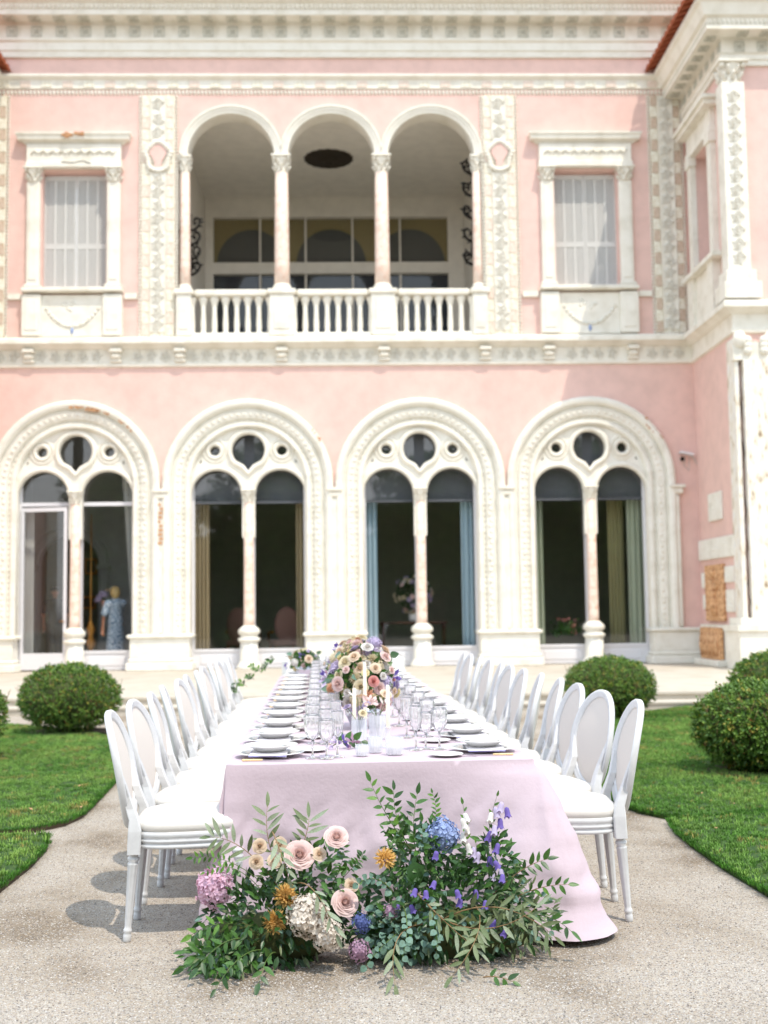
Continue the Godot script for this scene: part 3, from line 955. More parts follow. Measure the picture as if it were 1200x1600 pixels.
func arched_window(bay: int, x: float):
	var g := group("arched_window", V, Vector3(x, 0, 0))
	var cy := 4.13
	var mb := MB.new()
	arch_sweep(mb, cy, 0.985, v2([1.22, -0.36, 1.22, -0.02, 1.25, 0.02, 1.31, 0.02, 1.34, -0.04, 1.39, -0.04, 1.41, 0.03, 1.555, 0.07, 1.575, 0.02, 1.62, 0.02, 1.64, 0.10, 1.69, 0.14, 1.75, 0.145, 1.80, 0.10, 1.80, -0.02]))
	put(mb, "archivolt", M.white, g)
	var od := MB.new(true)
	for i in 34:
		var t := PI * (i + 0.5) / 34
		od.blob(Vector3(cos(t) * 1.48, cy + sin(t) * 1.48, 0.055), Vector3(0.042, 0.032, 0.017), 6, 4)
		od.blob(Vector3(cos(t) * 1.365, cy + sin(t) * 1.365, -0.035), Vector3(0.022, 0.022, 0.02), 6, 4)
	for s in [-1, 1]:
		for i in 26:
			od.blob(Vector3(s * 1.48 + 0.014 * (1 if i % 2 else -1), 1.06 + i * 0.118, 0.052), Vector3(0.036, 0.045, 0.017), 6, 4)
			od.blob(Vector3(s * 1.365, 1.06 + i * 0.118, -0.035), Vector3(0.02, 0.03, 0.02), 6, 4)
	kind(put(od, "leaf_ornament", M.plaster, g), "stuff")
	# pierced tracery
	var shape := arch_pts(0, cy, 1.24, 32)
	shape.append(Vector2(1.24, 3.0))
	shape.append(Vector2(-1.24, 3.0))
	var holes: Array = []
	for s in [-1.0, 1.0]:
		var lt := arch_pts(s * 0.675, 3.91, 0.54, 18)
		lt.append(Vector2(s * 0.675 + 0.54, 2.9))
		lt.append(Vector2(s * 0.675 - 0.54, 2.9))
		holes.append(lt)
		holes.append(arch_pts(s * 0.71, 4.85, 0.11, 14, 0.0, TAU * 13.0 / 14.0))
		holes.append(PackedVector2Array([Vector2(s * 0.99, 4.60), Vector2(s * 0.99 + s * 0.06, 4.58), Vector2(s * 0.99, 4.68)]))
	var td := arch_pts(0, 4.86, 0.355, 20, -0.75, PI + 0.75)
	td.append(Vector2(-0.11, 4.53))
	td.append(Vector2(0, 4.41))
	td.append(Vector2(0.11, 4.53))
	holes.append(td)
	var cuts := [-1.3, -1.0, -0.69, 0.0, 0.69, 1.0, 1.3]
	var tr := MB.new()
	for i in cuts.size() - 1:
		var slab := PackedVector2Array([Vector2(cuts[i], 2.0), Vector2(cuts[i + 1], 2.0), Vector2(cuts[i + 1], 6.5), Vector2(cuts[i], 6.5)])
		var ps: Array = Geometry2D.intersect_polygons(shape, slab)
		for h in holes:
			var nx := []
			for p in ps:
				nx.append_array(Geometry2D.clip_polygons(p, h))
			ps = nx
		for p in ps:
			if p.size() >= 3:
				tr.extrude(p, -0.26, -0.10, Transform3D.IDENTITY, cuts)
	put(tr, "tracery", M.white, g)
	var md := MB.new(true)
	for s in [-1.0, 1.0]:
		var lt := [Vector3(s * 0.675 - 0.575, 2.9 if s > 0 else 0.66, -0.1)]
		if s > 0:
			lt[0].y = 3.9
		lt.append_array(to3(arch_pts(s * 0.675, 3.91, 0.575, 20), -0.1))
		lt.append(Vector3(s * 0.675 + 0.575, 3.9 if s < 0 else 0.66, -0.1))
		md.tube(lt, 0.055, 7)
		md.tube(to3(arch_pts(s * 0.71, 4.85, 0.155, 18, 0.0, TAU * 17.0 / 18.0), -0.1), 0.05, 7, true)
		md.tube(to3(arch_pts(s * 0.71, 4.85, 0.24, 22, 0.0, TAU * 21.0 / 22.0), -0.1), 0.028, 6, true)
	var ring := to3(arch_pts(0, 4.86, 0.40, 24, -0.72, PI + 0.72), -0.09)
	ring.append(Vector3(-0.13, 4.50, -0.09))
	ring.append(Vector3(0, 4.36, -0.09))
	ring.append(Vector3(0.13, 4.50, -0.09))
	md.tube(ring, 0.058, 7, true)
	put(md, "tracery_moulding", M.plaster, g)
	# central column
	var sh := MB.new(true)
	sh.lathe(v2([0.115, 1.14, 0.112, 1.3, 0.105, 2.5, 0.095, 3.74]), 18, Transform3D(Basis.IDENTITY, Vector3(0, 0, -0.12)))
	put(sh, "column_shaft", M.marble_pink, g)
	put(capital_mesh(0.105, 0.28), "column_capital", M.plaster, g, Vector3(0, 3.74, -0.12))
	var bs := MB.new(true)
	bs.lathe(v2([0.20, 0.80, 0.235, 0.83, 0.235, 0.87, 0.19, 0.90, 0.17, 0.93, 0.21, 0.96, 0.235, 1.0, 0.22, 1.06, 0.17, 1.10, 0.13, 1.14]), 18, Transform3D(Basis.IDENTITY, Vector3(0, 0, -0.12)))
	put(bs, "column_base", M.white, g)
	var pd := MB.new(true)
	pd.lathe(v2([0.28, 0.236, 0.27, 0.30, 0.22, 0.36, 0.20, 0.42, 0.195, 0.80]), 8, Transform3D(Basis(Vector3.UP, PI / 8), Vector3(0, 0, -0.12)))
	put(pd, "column_pedestal", M.white, g)
	# glazing: outer frame, transoms, kick panels, panes
	for s in [-1, 1]:
		var open: bool = bay == 0 and s < 0
		var x0 := 0.06 if s > 0 else -1.22
		var x1 := 1.22 if s > 0 else -0.06
		var fr := MB.new()
		fr.bx(x0, x0 + 0.06, 0.25, 4.3, -0.34, -0.28)
		fr.bx(x1 - 0.06, x1, 0.25, 4.3, -0.34, -0.28)
		if bay == 0:
			fr.bx(x0 + 0.06, x1 - 0.06, 3.72, 3.80, -0.345, -0.275)
		else:
			var tb := MB.new()
			tb.bx(x0 + 0.06, x1 - 0.06, 3.735, 3.785, -0.335, -0.285)
			put(tb, "transom", M.blind, g)
		put(fr, "glazing_frame", M.frame, g)
		if open:
			# glazed door leaf standing ajar, hinged at the outer jamb
			var lf := group("door_leaf", g, Vector3(x0 + 0.07, 0, -0.27), -0.16)
			var w := x1 - x0 - 0.16
			var b := MB.new()
			b.bx(0, 0.055, 0.27, 3.68, 0, 0.05)
			b.bx(w - 0.06, w, 0.27, 3.68, 0, 0.05)
			b.bx(0.055, w - 0.06, 3.60, 3.68, 0, 0.05)
			b.bx(0.055, w - 0.06, 0.27, 0.62, 0.005, 0.045)
			put(b, "leaf_frame", M.frame, lf)
			var pz := MB.new()
			pz.bx(0.05, w - 0.05, 0.61, 3.61, 0.022, 0.028)
			put(pz, "pane", M.glass, lf)
			var hd := MB.new(true)
			hd.tube([Vector3(w - 0.03, 1.28, 0.05), Vector3(w - 0.03, 1.28, 0.1), Vector3(w - 0.12, 1.28, 0.1)], 0.012, 6)
			put(hd, "door_handle", M.gold, lf)
		else:
			var kp := MB.new()
			kp.bx(x0 + 0.06, x1 - 0.06, 0.25, 0.60, -0.335, -0.285)
			kp.bx(x0 + 0.06, x1 - 0.06, 0.60, 0.655, -0.345, -0.26)
			kp.cbox(Vector3((x0 + x1) / 2, 0.43, -0.285), Vector3(0.8, 0.2, 0.03), 0.01)
			put(kp, "kick_panel", M.frame, g)
			var pz := MB.new()
			pz.bx(x0 + 0.05, x1 - 0.05, 0.65, 3.73, -0.313, -0.307)
			put(pz, "pane", M.glass, g)
		var up := MB.new()
		up.bx(x0 + 0.05, x1 - 0.05, 3.79, 5.3, -0.315, -0.309)
		put(up, "pane", M.glass, g)
	if bay > 0:
		var bl := MB.new()
		bl.bx(-1.3, 1.3, 3.86, 5.45, -0.40, -0.395)
		bl.bx(-1.3, 1.3, 3.80, 3.859, -0.405, -0.39)
		put(bl, "roller_blind", M.blind, g)

func villa():
	V = thing("villa", "pink stucco villa with white arched windows and a balustraded loggia", "villa", Vector3(0.4, 0, -25), deg_to_rad(-1.5))
	var cw := 7.76
	var bays := [CX - 5.475, CX - 1.825, CX + 1.825, CX + 5.475]
	# --- ground-floor walls
	for b in bays:
		var p := PackedVector2Array([Vector2(b - 1.825, 0.2), Vector2(b - 1.74, 0.2)])
		p.append_array(arch_pts(b, 4.13, 1.74, 24))
		p.append_array(PackedVector2Array([Vector2(b + 1.74, 0.2), Vector2(b + 1.825, 0.2), Vector2(b + 1.825, 6.7), Vector2(b - 1.825, 6.7)]))
		var w := MB.new()
		w.extrude(p, -0.45, 0.0)
		put(w, "wall", M.pink, V)
	for s in [-1, 1]:
		var w := MB.new()
		w.bx(CX + s * 7.30, CX + s * (cw + 0.4), 0.2, 6.7, -0.45, 0.0)
		put(w, "wall", M.pink, V)
	# --- upper walls round the windows
	for s in [-1, 1]:
		var xw: float = CX + s * 5.53
		var w := MB.new()
		var xa: float = CX + s * 3.42
		var xb: float = CX + s * (cw + 0.4)
		w.bx(minf(xa, xw - s * 0.685), maxf(xa, xw - s * 0.685), 6.7, 13.5, -0.45, 0.0)
		w.bx(minf(xb, xw + s * 0.685), maxf(xb, xw + s * 0.685), 6.7, 13.5, -0.45, 0.0)
		w.bx(xw - 0.685, xw + 0.685, 6.7, 8.34, -0.45, 0.0)
		w.bx(xw - 0.685, xw + 0.685, 10.95, 13.5, -0.45, 0.0)
		put(w, "wall", M.pink, V)
		shuttered_window(xw, s < 0)
	var lg := PackedVector2Array([Vector2(CX - 3.42, 11.26)])
	for k in [-1, 0, 1]:
		lg.append_array(arch_pts(CX + k * 2.17, 11.26, 0.96, 22))
	lg.append_array(PackedVector2Array([Vector2(CX + 3.42, 11.26), Vector2(CX + 3.42, 13.5), Vector2(CX - 3.42, 13.5)]))
	var lw := MB.new()
	lw.extrude(lg, -0.40, 0.0)
	put(lw, "wall", M.pink, V)
	var lb := MB.new()
	lb.bx(CX - 3.42, CX + 3.42, 6.7, 7.2, -0.45, 0.0)
	put(lb, "wall", M.pink, V)
	# attic block above
	var at := MB.new()
	at.bx(CX - cw - 4, CX + cw + 4, 13.5, 15.2, -8.0, 0.0)
	put(at, "attic_wall", M.pink, V)
	# --- arched windows and piers
	for i in 4:
		arched_window(i, bays[i])
	for i in 5:
		var x := CX + (i - 2) * 3.65
		var g := group("pier", V, Vector3(x, 0, 0))
		var hw0 := 0.63
		var x0 := -hw0 if i > 0 else -0.4
		var x1 := hw0 if i < 4 else 0.42
		var pl := MB.new()
		pl.cbox(Vector3((x0 + x1) / 2, 0.32, -0.02), Vector3(x1 - x0 + 0.12, 0.17, 0.62), 0.02)
		pl.cbox(Vector3((x0 + x1) / 2, 0.45, -0.02), Vector3(x1 - x0 + 0.04, 0.09, 0.52), 0.03)
		pl.cbox(Vector3((x0 + x1) / 2, 0.70, -0.02), Vector3(x1 - x0 - 0.02, 0.41, 0.44), 0.01)
		pl.cbox(Vector3((x0 + x1) / 2, 0.945, -0.02), Vector3(x1 - x0 + 0.10, 0.08, 0.56), 0.025)
		put(pl, "plinth", M.white, g)
		var cp := MB.new()
		cp.cbox(Vector3(0, 3.98, 0.08), Vector3(0.34, 0.07, 0.2), 0.015)
		cp.cbox(Vector3(0, 3.88, 0.07), Vector3(0.26, 0.13, 0.16), 0.03)
		put(cp, "pier_capital", M.plaster, g)
		var cs := MB.new()
		cs.cbox(Vector3(0, 2.40, 0.03), Vector3(0.10, 2.82, 0.16), 0.03)
		put(cs, "pier_shaft", M.decay if i == 1 else M.white, g)
		if i == 1:
			var br := MB.new()
			for k in 10:
				br.box(Vector3(rf(-0.03, 0.03), 3.7 - 0.09 * k, 0.10), Vector3(rf(0.05, 0.11), 0.055, 0.05), Transform3D.IDENTITY)
			kind(put(br, "exposed_brick", M.brick_raw, g), "stuff")
	# flaked patches on the arch mouldings
	for f in [[0, 1.45, 1.66, 0.22, 15], [1, 0.62, 1.74, 0.12, 9], [3, 0.68, 1.74, 0.17, 12], [0, 0.95, 1.70, 0.22, 12]]:
		var fl := MB.new()
		for k in f[4]:
			var t: float = f[1] + rf(-f[3], f[3])
			var rr: float = f[2] + rf(-0.05, 0.04)
			fl.box(Vector3(bays[f[0]] + cos(t) * rr, 4.13 + sin(t) * rr, 0.115), Vector3(rf(0.03, 0.09), rf(0.02, 0.05), 0.05), Transform3D.IDENTITY)
		kind(put(fl, "flaked_stucco", M.brick_raw, V), "stuff")
	# --- mouldings that run round the court
	var court := [Vector2(CX - 12, 2.75), Vector2(CX - cw, 2.75), Vector2(CX - cw, 0), Vector2(CX + cw, 0), Vector2(CX + cw, 2.75), Vector2(CX + 12, 2.75)]
	var sc := MB.new()
	sc.course(court, v2([0, 6.64, 0.06, 6.66, 0.07, 6.72, 0.035, 6.74, 0.035, 7.02, 0.10, 7.04, 0.20, 7.10, 0.26, 7.12, 0.26, 7.21, 0.23, 7.25, -0.3, 7.27]))
	put(sc, "string_course", M.plaster, V)
	var br_x := [-6.5, -4.66, -3.31, -1.15, 1.03, 3.2, 4.57, 6.38]
	var bm := MB.new()
	bm.cbox(Vector3(0, 6.98, 0.11), Vector3(0.26, 0.09, 0.2), 0.02)
	bm.cbox(Vector3(0, 6.87, 0.095), Vector3(0.22, 0.13, 0.16), 0.04)
	bm.cbox(Vector3(0, 6.77, 0.075), Vector3(0.24, 0.07, 0.1), 0.02)
	var bme := bm.mesh()
	for x in br_x:
		put(bme, "console_bracket", M.plaster, V, Vector3(x, 0, 0))
	var sf := scroll_mesh(0.10, 1.0)
	var sf2 := scroll_mesh(0.10, -1.0)
	var xx := -7.4
	var q := 0
	while xx < 7.5:
		var clear := true
		for x in br_x:
			if absf(x - xx) < 0.25:
				clear = false
		if clear:
			put(sf if q % 2 == 0 else sf2, "frieze_scroll", M.aged, V, Vector3(xx, 6.88, 0.036))
		q += 1
		xx += 0.29
	var ml := MB.new()
	ml.course([court[1], court[2], court[3], court[4]], v2([0, 12.76, 0.045, 12.77, 0.045, 12.95, 0.11, 13.0, 0.13, 13.02, 0.13, 13.065, 0, 13.09]))
	put(ml, "upper_moulding", M.plaster, V)
	var dn := MB.new(true)
	bead_line(dn, Vector3(CX - cw, 12.69, 0.0), Vector3(CX + cw, 12.69, 0.0), 0.082, Vector3(0.034, 0.06, 0.045))
	kind(put(dn, "dentil_row", M.plaster, V), "stuff")
	var tb := MB.new()
	tb.cbox(Vector3.ZERO, Vector3(0.22, 0.14, 0.02), 0.004)
	var tbm := tb.mesh()
	for i in 34:
		put(tbm, "marble_block", M.block_a if i % 2 == 0 else M.block_b, V, Vector3(CX - 7.5 + i * 0.455, 12.865, 0.05))
	# --- main cornice
	var mc := group("main_cornice", V)
	var cm := MB.new()
	cm.course([court[2], court[3]], v2([0, 13.47, 0.06, 13.47, 0.06, 13.60, 0.09, 13.61, 0.09, 13.78, 0.14, 13.82, 0.14, 13.87, 0.06, 13.885, 0.06, 14.2, 0.10, 14.205, 0.10, 14.23, 0.44, 14.235, 0.44, 14.33, 0.40, 14.34, 0.43, 14.50, 0.50, 14.52, 0.62, 14.66, 0.80, 14.72, 0.82, 14.75, 0.82, 14.85, -0.2, 14.9]))
	put(cm, "cornice_body", M.plaster, mc)
	var ro := rosette_mesh(0.115)
	for i in 29:
		var x := CX + (i - 14) * 0.53
		put(ro, "rosette", M.lichen_stone, mc, Vector3(x, 14.04, 0.061))
		var cf := put(ro, "soffit_rosette", M.lichen_stone, mc, Vector3(x, 14.232, 0.27))
		cf.rotation.x = PI / 2
	var eg := MB.new(true)
	bead_line(eg, Vector3(CX - cw, 14.42, 0.42), Vector3(CX + cw, 14.42, 0.42), 0.10, Vector3(0.04, 0.065, 0.04))
	kind(put(eg, "egg_and_dart", M.plaster, mc), "stuff")
	# --- carved pilaster strips
	var ua := scroll_mesh(0.115, 1.0)
	var ub := scroll_mesh(0.115, -1.0)
	ornament_pilaster("carved_pilaster", CX - 4.16, CX - 3.30, 7.32, 12.62, 11.25, ua, ub, [M.block_b, M.block_a, M.block_b])
	ornament_pilaster("carved_pilaster", CX + 3.24, CX + 4.08, 7.32, 12.62, 11.25, ua, ub, [M.block_b, M.block_a, M.block_b])
	ornament_pilaster("carved_pilaster", CX + 6.91, CX + 7.72, 7.32, 12.62, 0.0, ua, ub, [M.block_b, M.block_c])
	ornament_pilaster("carved_pilaster", CX - 7.72, CX - 6.91, 7.32, 12.62, 0.0, ua, ub, [M.block_b, M.block_c])
	# narrow moulding at sill height between the pilasters
	for r in [[CX - 6.9, CX - 6.62], [CX - 4.44, CX - 4.17], [CX + 4.10, CX + 4.44], [CX + 6.62, CX + 6.9]]:
		var sm := MB.new()
		sm.bx(r[0], r[1], 8.12, 8.24, 0.0, 0.08)
		put(sm, "sill_moulding", M.plaster, V)
	loggia()
	wing(1)
	wing(-1)
	# security light beside the last arch
	var sl := thing("security_light", "small white floodlight with cables on pink wall by the last arch", "floodlight", V.position + V.basis * Vector3(7.45, 4.62, 0.0), V.rotation.y)
	var a := MB.new()
	a.cbox(Vector3(0.0, 0.06, 0.10), Vector3(0.30, 0.05, 0.16), 0.01, Transform3D(Basis(Vector3(0, 0, 1), -0.2), Vector3.ZERO))
	put(a, "housing", M.frame, sl)
	var a2 := MB.new(true)
	a2.blob(Vector3(-0.08, -0.06, 0.1), Vector3(0.05, 0.05, 0.05), 8, 6)
	put(a2, "sensor", M.crack, sl)
	var a3 := MB.new(true)
	a3.tube([Vector3(0.1, 0.05, 0.05), Vector3(0.2, -0.05, 0.03), Vector3(0.27, -0.2, 0.02)], 0.012, 5)
	a3.tube([Vector3(0, 0, 0.0), Vector3(-0.02, -0.2, 0.012), Vector3(0.08, -0.3, 0.012), Vector3(0.1, 0, 0.012)], 0.006, 5)
	put(a3, "cable", M.shutter, sl)

func loggia():
	# arch mouldings
	for k in [-1, 0, 1]:
		var g := group("loggia_arch", V, Vector3(CX + k * 2.17, 0, 0))
		var mb := MB.new()
		arch_sweep(mb, 11.28, 11.28, v2([0.935, -0.42, 0.935, 0.01, 0.95, 0.03, 1.0, 0.035, 1.01, 0.055, 1.06, 0.06, 1.075, 0.085, 1.115, 0.085, 1.125, 0.0]), 30)
		put(mb, "archivolt", M.plaster, g)
	var cols := [-3.17, -1.085, 1.085, 3.17]
	for i in 4:
		var c := group("loggia_column", V, Vector3(CX + cols[i], 0, -0.10))
		var rr := 0.155 if i in [1, 2] else 0.11
		var sh := MB.new(true)
		sh.lathe(v2([rr * 1.08, 8.44, rr * 1.04, 8.9, rr, 9.7, rr * 0.9, 10.92]), 20)
		put(sh, "column_shaft", M.marble_pink, c)
		put(capital_mesh(rr * 0.92, 0.37), "column_capital", M.plaster, c, Vector3(0, 10.92, 0))
		var bs := MB.new(true)
		bs.lathe(v2([rr * 1.5, 8.30, rr * 1.5, 8.345, rr * 1.25, 8.37, rr * 1.32, 8.40, rr * 1.1, 8.445]), 18)
		put(bs, "column_base", M.plaster, c)
	# balustrade
	var ba := group("balustrade", V, Vector3(CX, 0, 0))
	for i in 4:
		var hw := 0.26 if i in [1, 2] else 0.16
		var pd := MB.new()
		pd.cbox(Vector3(cols[i], 7.74, -0.06), Vector3(hw * 2, 0.90, 0.42), 0.015)
		pd.cbox(Vector3(cols[i], 7.74, 0.152), Vector3(hw * 1.3, 0.62, 0.03), 0.01)
		pd.cbox(Vector3(cols[i], 8.245, -0.06), Vector3(hw * 2 + 0.1, 0.11, 0.50), 0.02)
		put(pd, "pedestal", M.plaster, ba)
	var bl := MB.new(true)
	bl.lathe(v2([0.066, 7.36, 0.066, 7.40, 0.052, 7.42, 0.056, 7.46, 0.062, 7.54, 0.060, 7.62, 0.053, 7.76, 0.048, 7.88, 0.056, 7.93, 0.046, 7.96, 0.066, 8.0, 0.07, 8.05, 0.10, 8.10, 0.105, 8.16]), 12)
	var bme := bl.mesh()
	for k in 3:
		var a: float = cols[k] + (0.26 if k > 0 else 0.16)
		var b: float = cols[k + 1] - (0.26 if k < 2 else 0.16)
		var r := MB.new()
		r.cbox(Vector3((a + b) / 2, 8.24, -0.06), Vector3(b - a - 0.1, 0.14, 0.30), 0.03)
		put(r, "rail", M.plaster, ba)
		var f := MB.new()
		f.cbox(Vector3((a + b) / 2, 7.325, -0.06), Vector3(b - a, 0.085, 0.28), 0.01)
		put(f, "bottom_rail", M.plaster, ba)
		for i in 8:
			put(bme, "baluster", M.plaster, ba, Vector3(a + (b - a) * i / 7.0, 0, -0.06))
	# room of the loggia
	var rm := MB.new()
	rm.bx(CX - 3.55, CX + 3.55, 12.34, 12.5, -5.8, -0.40)
	put(rm, "loggia_ceiling", M.loggia, V)
	var fl := MB.new()
	fl.bx(CX - 3.55, CX + 3.55, 7.05, 7.24, -5.8, -0.45)
	put(fl, "loggia_floor", M.terrace, V)
	for s in [-1, 1]:
		var w := MB.new()
		w.bx(CX + s * 3.43, CX + s * 3.75, 7.24, 12.34, -5.8, -0.45)
		put(w, "loggia_wall", M.loggia, V)
	# back wall with its band of windows
	var bw := group("loggia_screen", V, Vector3(CX, 0, -5.6))
	var w := MB.new()
	w.bx(-3.42, 3.42, 11.82, 12.34, -0.2, 0)
	w.bx(-3.42, -3.2, 7.24, 11.82, -0.2, 0)
	w.bx(3.0, 3.42, 7.24, 11.82, -0.2, 0)
	w.bx(-3.2, 3.0, 10.30, 10.60, -0.2, 0)
	put(w, "screen_wall", M.loggia, bw)
	var lk := MB.new()
	for x in [-1.97, -0.77, 0.47, 1.73]:
		lk.bx(x - 0.025, x + 0.025, 7.24, 10.30, -0.12, -0.04)
		lk.bx(x - 0.025, x + 0.025, 10.60, 11.82, -0.12, -0.04)
	lk.bx(-1.42, -1.34, 7.24, 11.82, -0.1, -0.03)
	lk.bx(1.13, 1.23, 7.24, 11.82, -0.1, -0.03)
	put(lk, "mullions", M.loggia, bw)
	for k in 3:
		var x := -2.3 + k * 2.1
		var ar := MB.new()
		ar.extrude(arch_pts(0, 10.62, 0.92, 20), -0.19, -0.16)
		put(ar, "lunette", M.lunette_grey, bw, Vector3(x + 0.1, 0, -0.02))
	var oc := MB.new()
	oc.bx(-3.4, 3.4, 10.45, 12.3, -0.30, -0.21)
	put(oc, "ochre_blind", M.ochre_blind, bw)
	var dk := MB.new()
	dk.bx(-3.4, 3.4, 7.24, 10.449, -0.30, -0.21)
	put(dk, "slate_curtain", M.slate_curtain, bw)
	for r in [[7.24, 10.30], [10.60, 11.82]]:
		var pz := MB.new()
		pz.quad(Vector3(-3.2, r[0], -0.15), Vector3(3.0, r[0], -0.15), Vector3(3.0, r[1], -0.15), Vector3(-3.2, r[1], -0.15))
		put(pz, "pane", M.glass, bw)
	# ceiling medallion
	var md := MB.new(true)
	var xf := Transform3D(Basis(Vector3.RIGHT, PI), Vector3(CX - 0.1, 12.34, -2.85))
	md.lathe(v2([0.60, 0.0, 0.60, 0.03, 0.56, 0.05, 0.50, 0.03, 0.44, 0.06, 0.30, 0.04, 0.22, 0.08, 0.10, 0.09, 0.05, 0.16, 0.001, 0.17]), 36, xf, 18, 0.03, 0, 5)
	put(md, "ceiling_medallion", M.bronze, V)
	# wrought iron brackets on both side walls
	for s in [-1, 1]:
		var b := thing("iron_bracket", "dark scrolled wrought iron lantern bracket at the %s" % ("loggia end by the cracked window hood" if s < 0 else "loggia end by the taller black scroll"), "bracket", V.position + V.basis * Vector3(CX + s * 3.36, 8.5, -0.75), V.rotation.y, "iron brackets in the loggia")
		var st := MB.new(true)
		var top := 1.75 if s < 0 else 2.75
		st.tube([Vector3(-s * 0.03, 0, 0), Vector3(-s * 0.20, top * 0.3, 0), Vector3(-s * 0.16, top * 0.7, 0), Vector3(-s * 0.22, top, 0)], [0.06, 0.08, 0.07, 0.03], 7)
		st.tube([Vector3(-s * 0.02, 0.1, 0), Vector3(-s * 0.02, top * 0.8, 0)], 0.05, 6)
		put(st, "stem", M.iron, b)
		for k in (4 if s < 0 else 5):
			var cu := MB.new(true)
			var pts := []
			var rd := []
			for i in 18:
				var t := i / 17.0
				var an := t * 4.4
				var r := 0.27 * (1.0 - 0.75 * t)
				pts.append(Vector3(-s * (0.14 + 0.24 * t + r * sin(an)), r * (1 - cos(an)) + 0.05 * t, 0.03 * sin(k)))
				rd.append(0.034 * (1.1 - 0.6 * t))
			cu.tube(pts, rd, 5)
			for i in 8:
				cu.leaf(Transform3D(Basis(Vector3(0, 0, 1), rf(0, TAU)), pts[2 + i * 2 if 2 + i * 2 < 18 else 17]), 0.10, 0.05, 3)
			put(cu, "scroll", M.iron, b, Vector3(0, top * (0.2 + 0.19 * k), 0))

func wing(s: int):
	var X := CX + s * 7.76
	var g := group("wing", V)
	var f := func(a: float) -> float: return X + s * a
	# walls: side wall facing the court, front wall facing the garden
	var w := MB.new()
	w.bx(f.call(0.0), f.call(0.4), 0.2, 8.6, 0.0, 2.75)
	w.bx(f.call(0.0), f.call(0.4), 10.92, 13.0, 0.0, 2.75)
	w.bx(f.call(0.0), f.call(0.4), 8.6, 10.92, 0.0, 0.68)
	w.bx(f.call(0.0), f.call(0.4), 8.6, 10.92, 1.78, 2.75)
	w.bx(f.call(0.4), f.call(5.0), 0.2, 13.0, 2.35, 2.75)
	put(w, "wing_wall", M.pink, g)
	var bk := MB.new()
	bk.bx(f.call(0.30), f.call(0.34), 8.6, 10.92, 0.68, 1.78)
	bk.bx(f.call(0.26), f.call(0.30), 8.6, 10.92, 1.2, 1.26)
	put(bk, "wing_shutter", M.shutter, g)
	# window surround on the side wall
	var su := MB.new()
	for z in [0.57, 1.95]:
		su.bx(f.call(-0.12), f.call(0.0), 8.42, 10.75, z - 0.12, z + 0.12)
		su.bx(f.call(-0.16), f.call(0.0), 10.751, 10.95, z - 0.16, z + 0.16)
		su.bx(f.call(-0.18), f.call(0.0), 7.28, 8.30, z - 0.18, z + 0.18)
	su.bx(f.call(-0.10), f.call(0.0), 7.28, 8.30, 0.751, 1.769)
	su.bx(f.call(-0.14), f.call(0.0), 10.951, 11.08, 0.40, 2.12)
	su.bx(f.call(-0.11), f.call(0.0), 11.081, 11.44, 0.42, 2.10)
	su.bx(f.call(-0.28), f.call(0.0), 11.441, 11.54, 0.28, 2.30)
	su.bx(f.call(-0.34), f.call(0.0), 11.541, 11.62, 0.22, 2.36)
	su.bx(f.call(-0.26), f.call(0.0), 8.301, 8.40, 0.30, 2.42)
	put(su, "wing_window_surround", M.plaster, g)
	# corner pilaster with carved face
	var pl := MB.new()
	pl.bx(f.call(-0.10), f.call(0.34), 7.86, 11.62, 2.50, 2.88)
	pl.bx(f.call(-0.16), f.call(0.42), 7.62, 7.859, 2.44, 2.94)
	pl.bx(f.call(-0.22), f.call(0.50), 7.29, 7.619, 2.38, 3.0)
	put(pl, "corner_pilaster", M.plaster, g)
	var un := scroll_mesh(0.11, s)
	for i in 13:
		put(un, "scroll_ornament", M.aged, g, Vector3(f.call(0.12), 8.1 + i * 0.268, 2.882))
	put(capital_mesh(0.2, 0.42), "pilaster_capital", M.plaster, g, Vector3(f.call(0.12), 11.62, 2.69))
	# decayed lower corner column with its scrolled capital
	var dc := MB.new()
	dc.bx(f.call(0.10), f.call(0.62), 1.20, 6.10, 2.751, 2.93)
	dc.bx(f.call(-0.05), f.call(0.03), 1.0, 6.55, 2.40, 2.84)
	put(dc, "corner_column", M.decay, g)
	var cr := MB.new()
	var cp := []
	var cw_ := []
	for i in 34:
		cp.append(Vector3(f.call(0.065 + rf(-0.03, 0.03)), 1.2 + i * 0.155, 2.80 + rf(-0.01, 0.02)))
		cw_.append(rf(0.003, 0.014))
	cr.tube(cp, cw_, 5)
	put(cr, "open_crack", M.crack, g)
	var cc := MB.new(true)
	for k in [-1, 1]:
		cc.blob(Vector3(f.call(0.35) + k * 0.30, 6.5, 2.9), Vector3(0.14, 0.17, 0.12), 10, 6)
		for i in 3:
			cc.blob(Vector3(f.call(0.35) + k * 0.16, 6.28 + 0.1 * i, 2.93), Vector3(0.09, 0.09, 0.07), 8, 5)
	cc.sm(false)
	cc.bx(f.call(-0.08), f.call(0.72), 6.105, 6.45, 2.751, 2.90)
	put(cc, "scrolled_capital", M.plaster, g)
	# plinth
	var pt := MB.new()
	pt.bx(f.call(-0.10), f.call(0.0), 0.2, 0.98, 0.34, 2.3)
	pt.bx(f.call(-0.14), f.call(0.0), 0.981, 1.05, 0.34, 2.3)
	pt.bx(f.call(-0.22), f.call(1.4), 0.2, 0.95, 2.301, 3.1)
	pt.bx(f.call(-0.27), f.call(1.45), 0.951, 1.06, 2.25, 3.16)
	pt.bx(f.call(-0.16), f.call(1.35), 1.061, 1.195, 2.32, 3.02)
	put(pt, "wing_plinth", M.white, g)
	# cornice
	var path := [Vector2(f.call(0), -0.0), Vector2(f.call(0), 2.75), Vector2(f.call(5), 2.75)]
	if s < 0:
		path.reverse()
	var cm := MB.new()
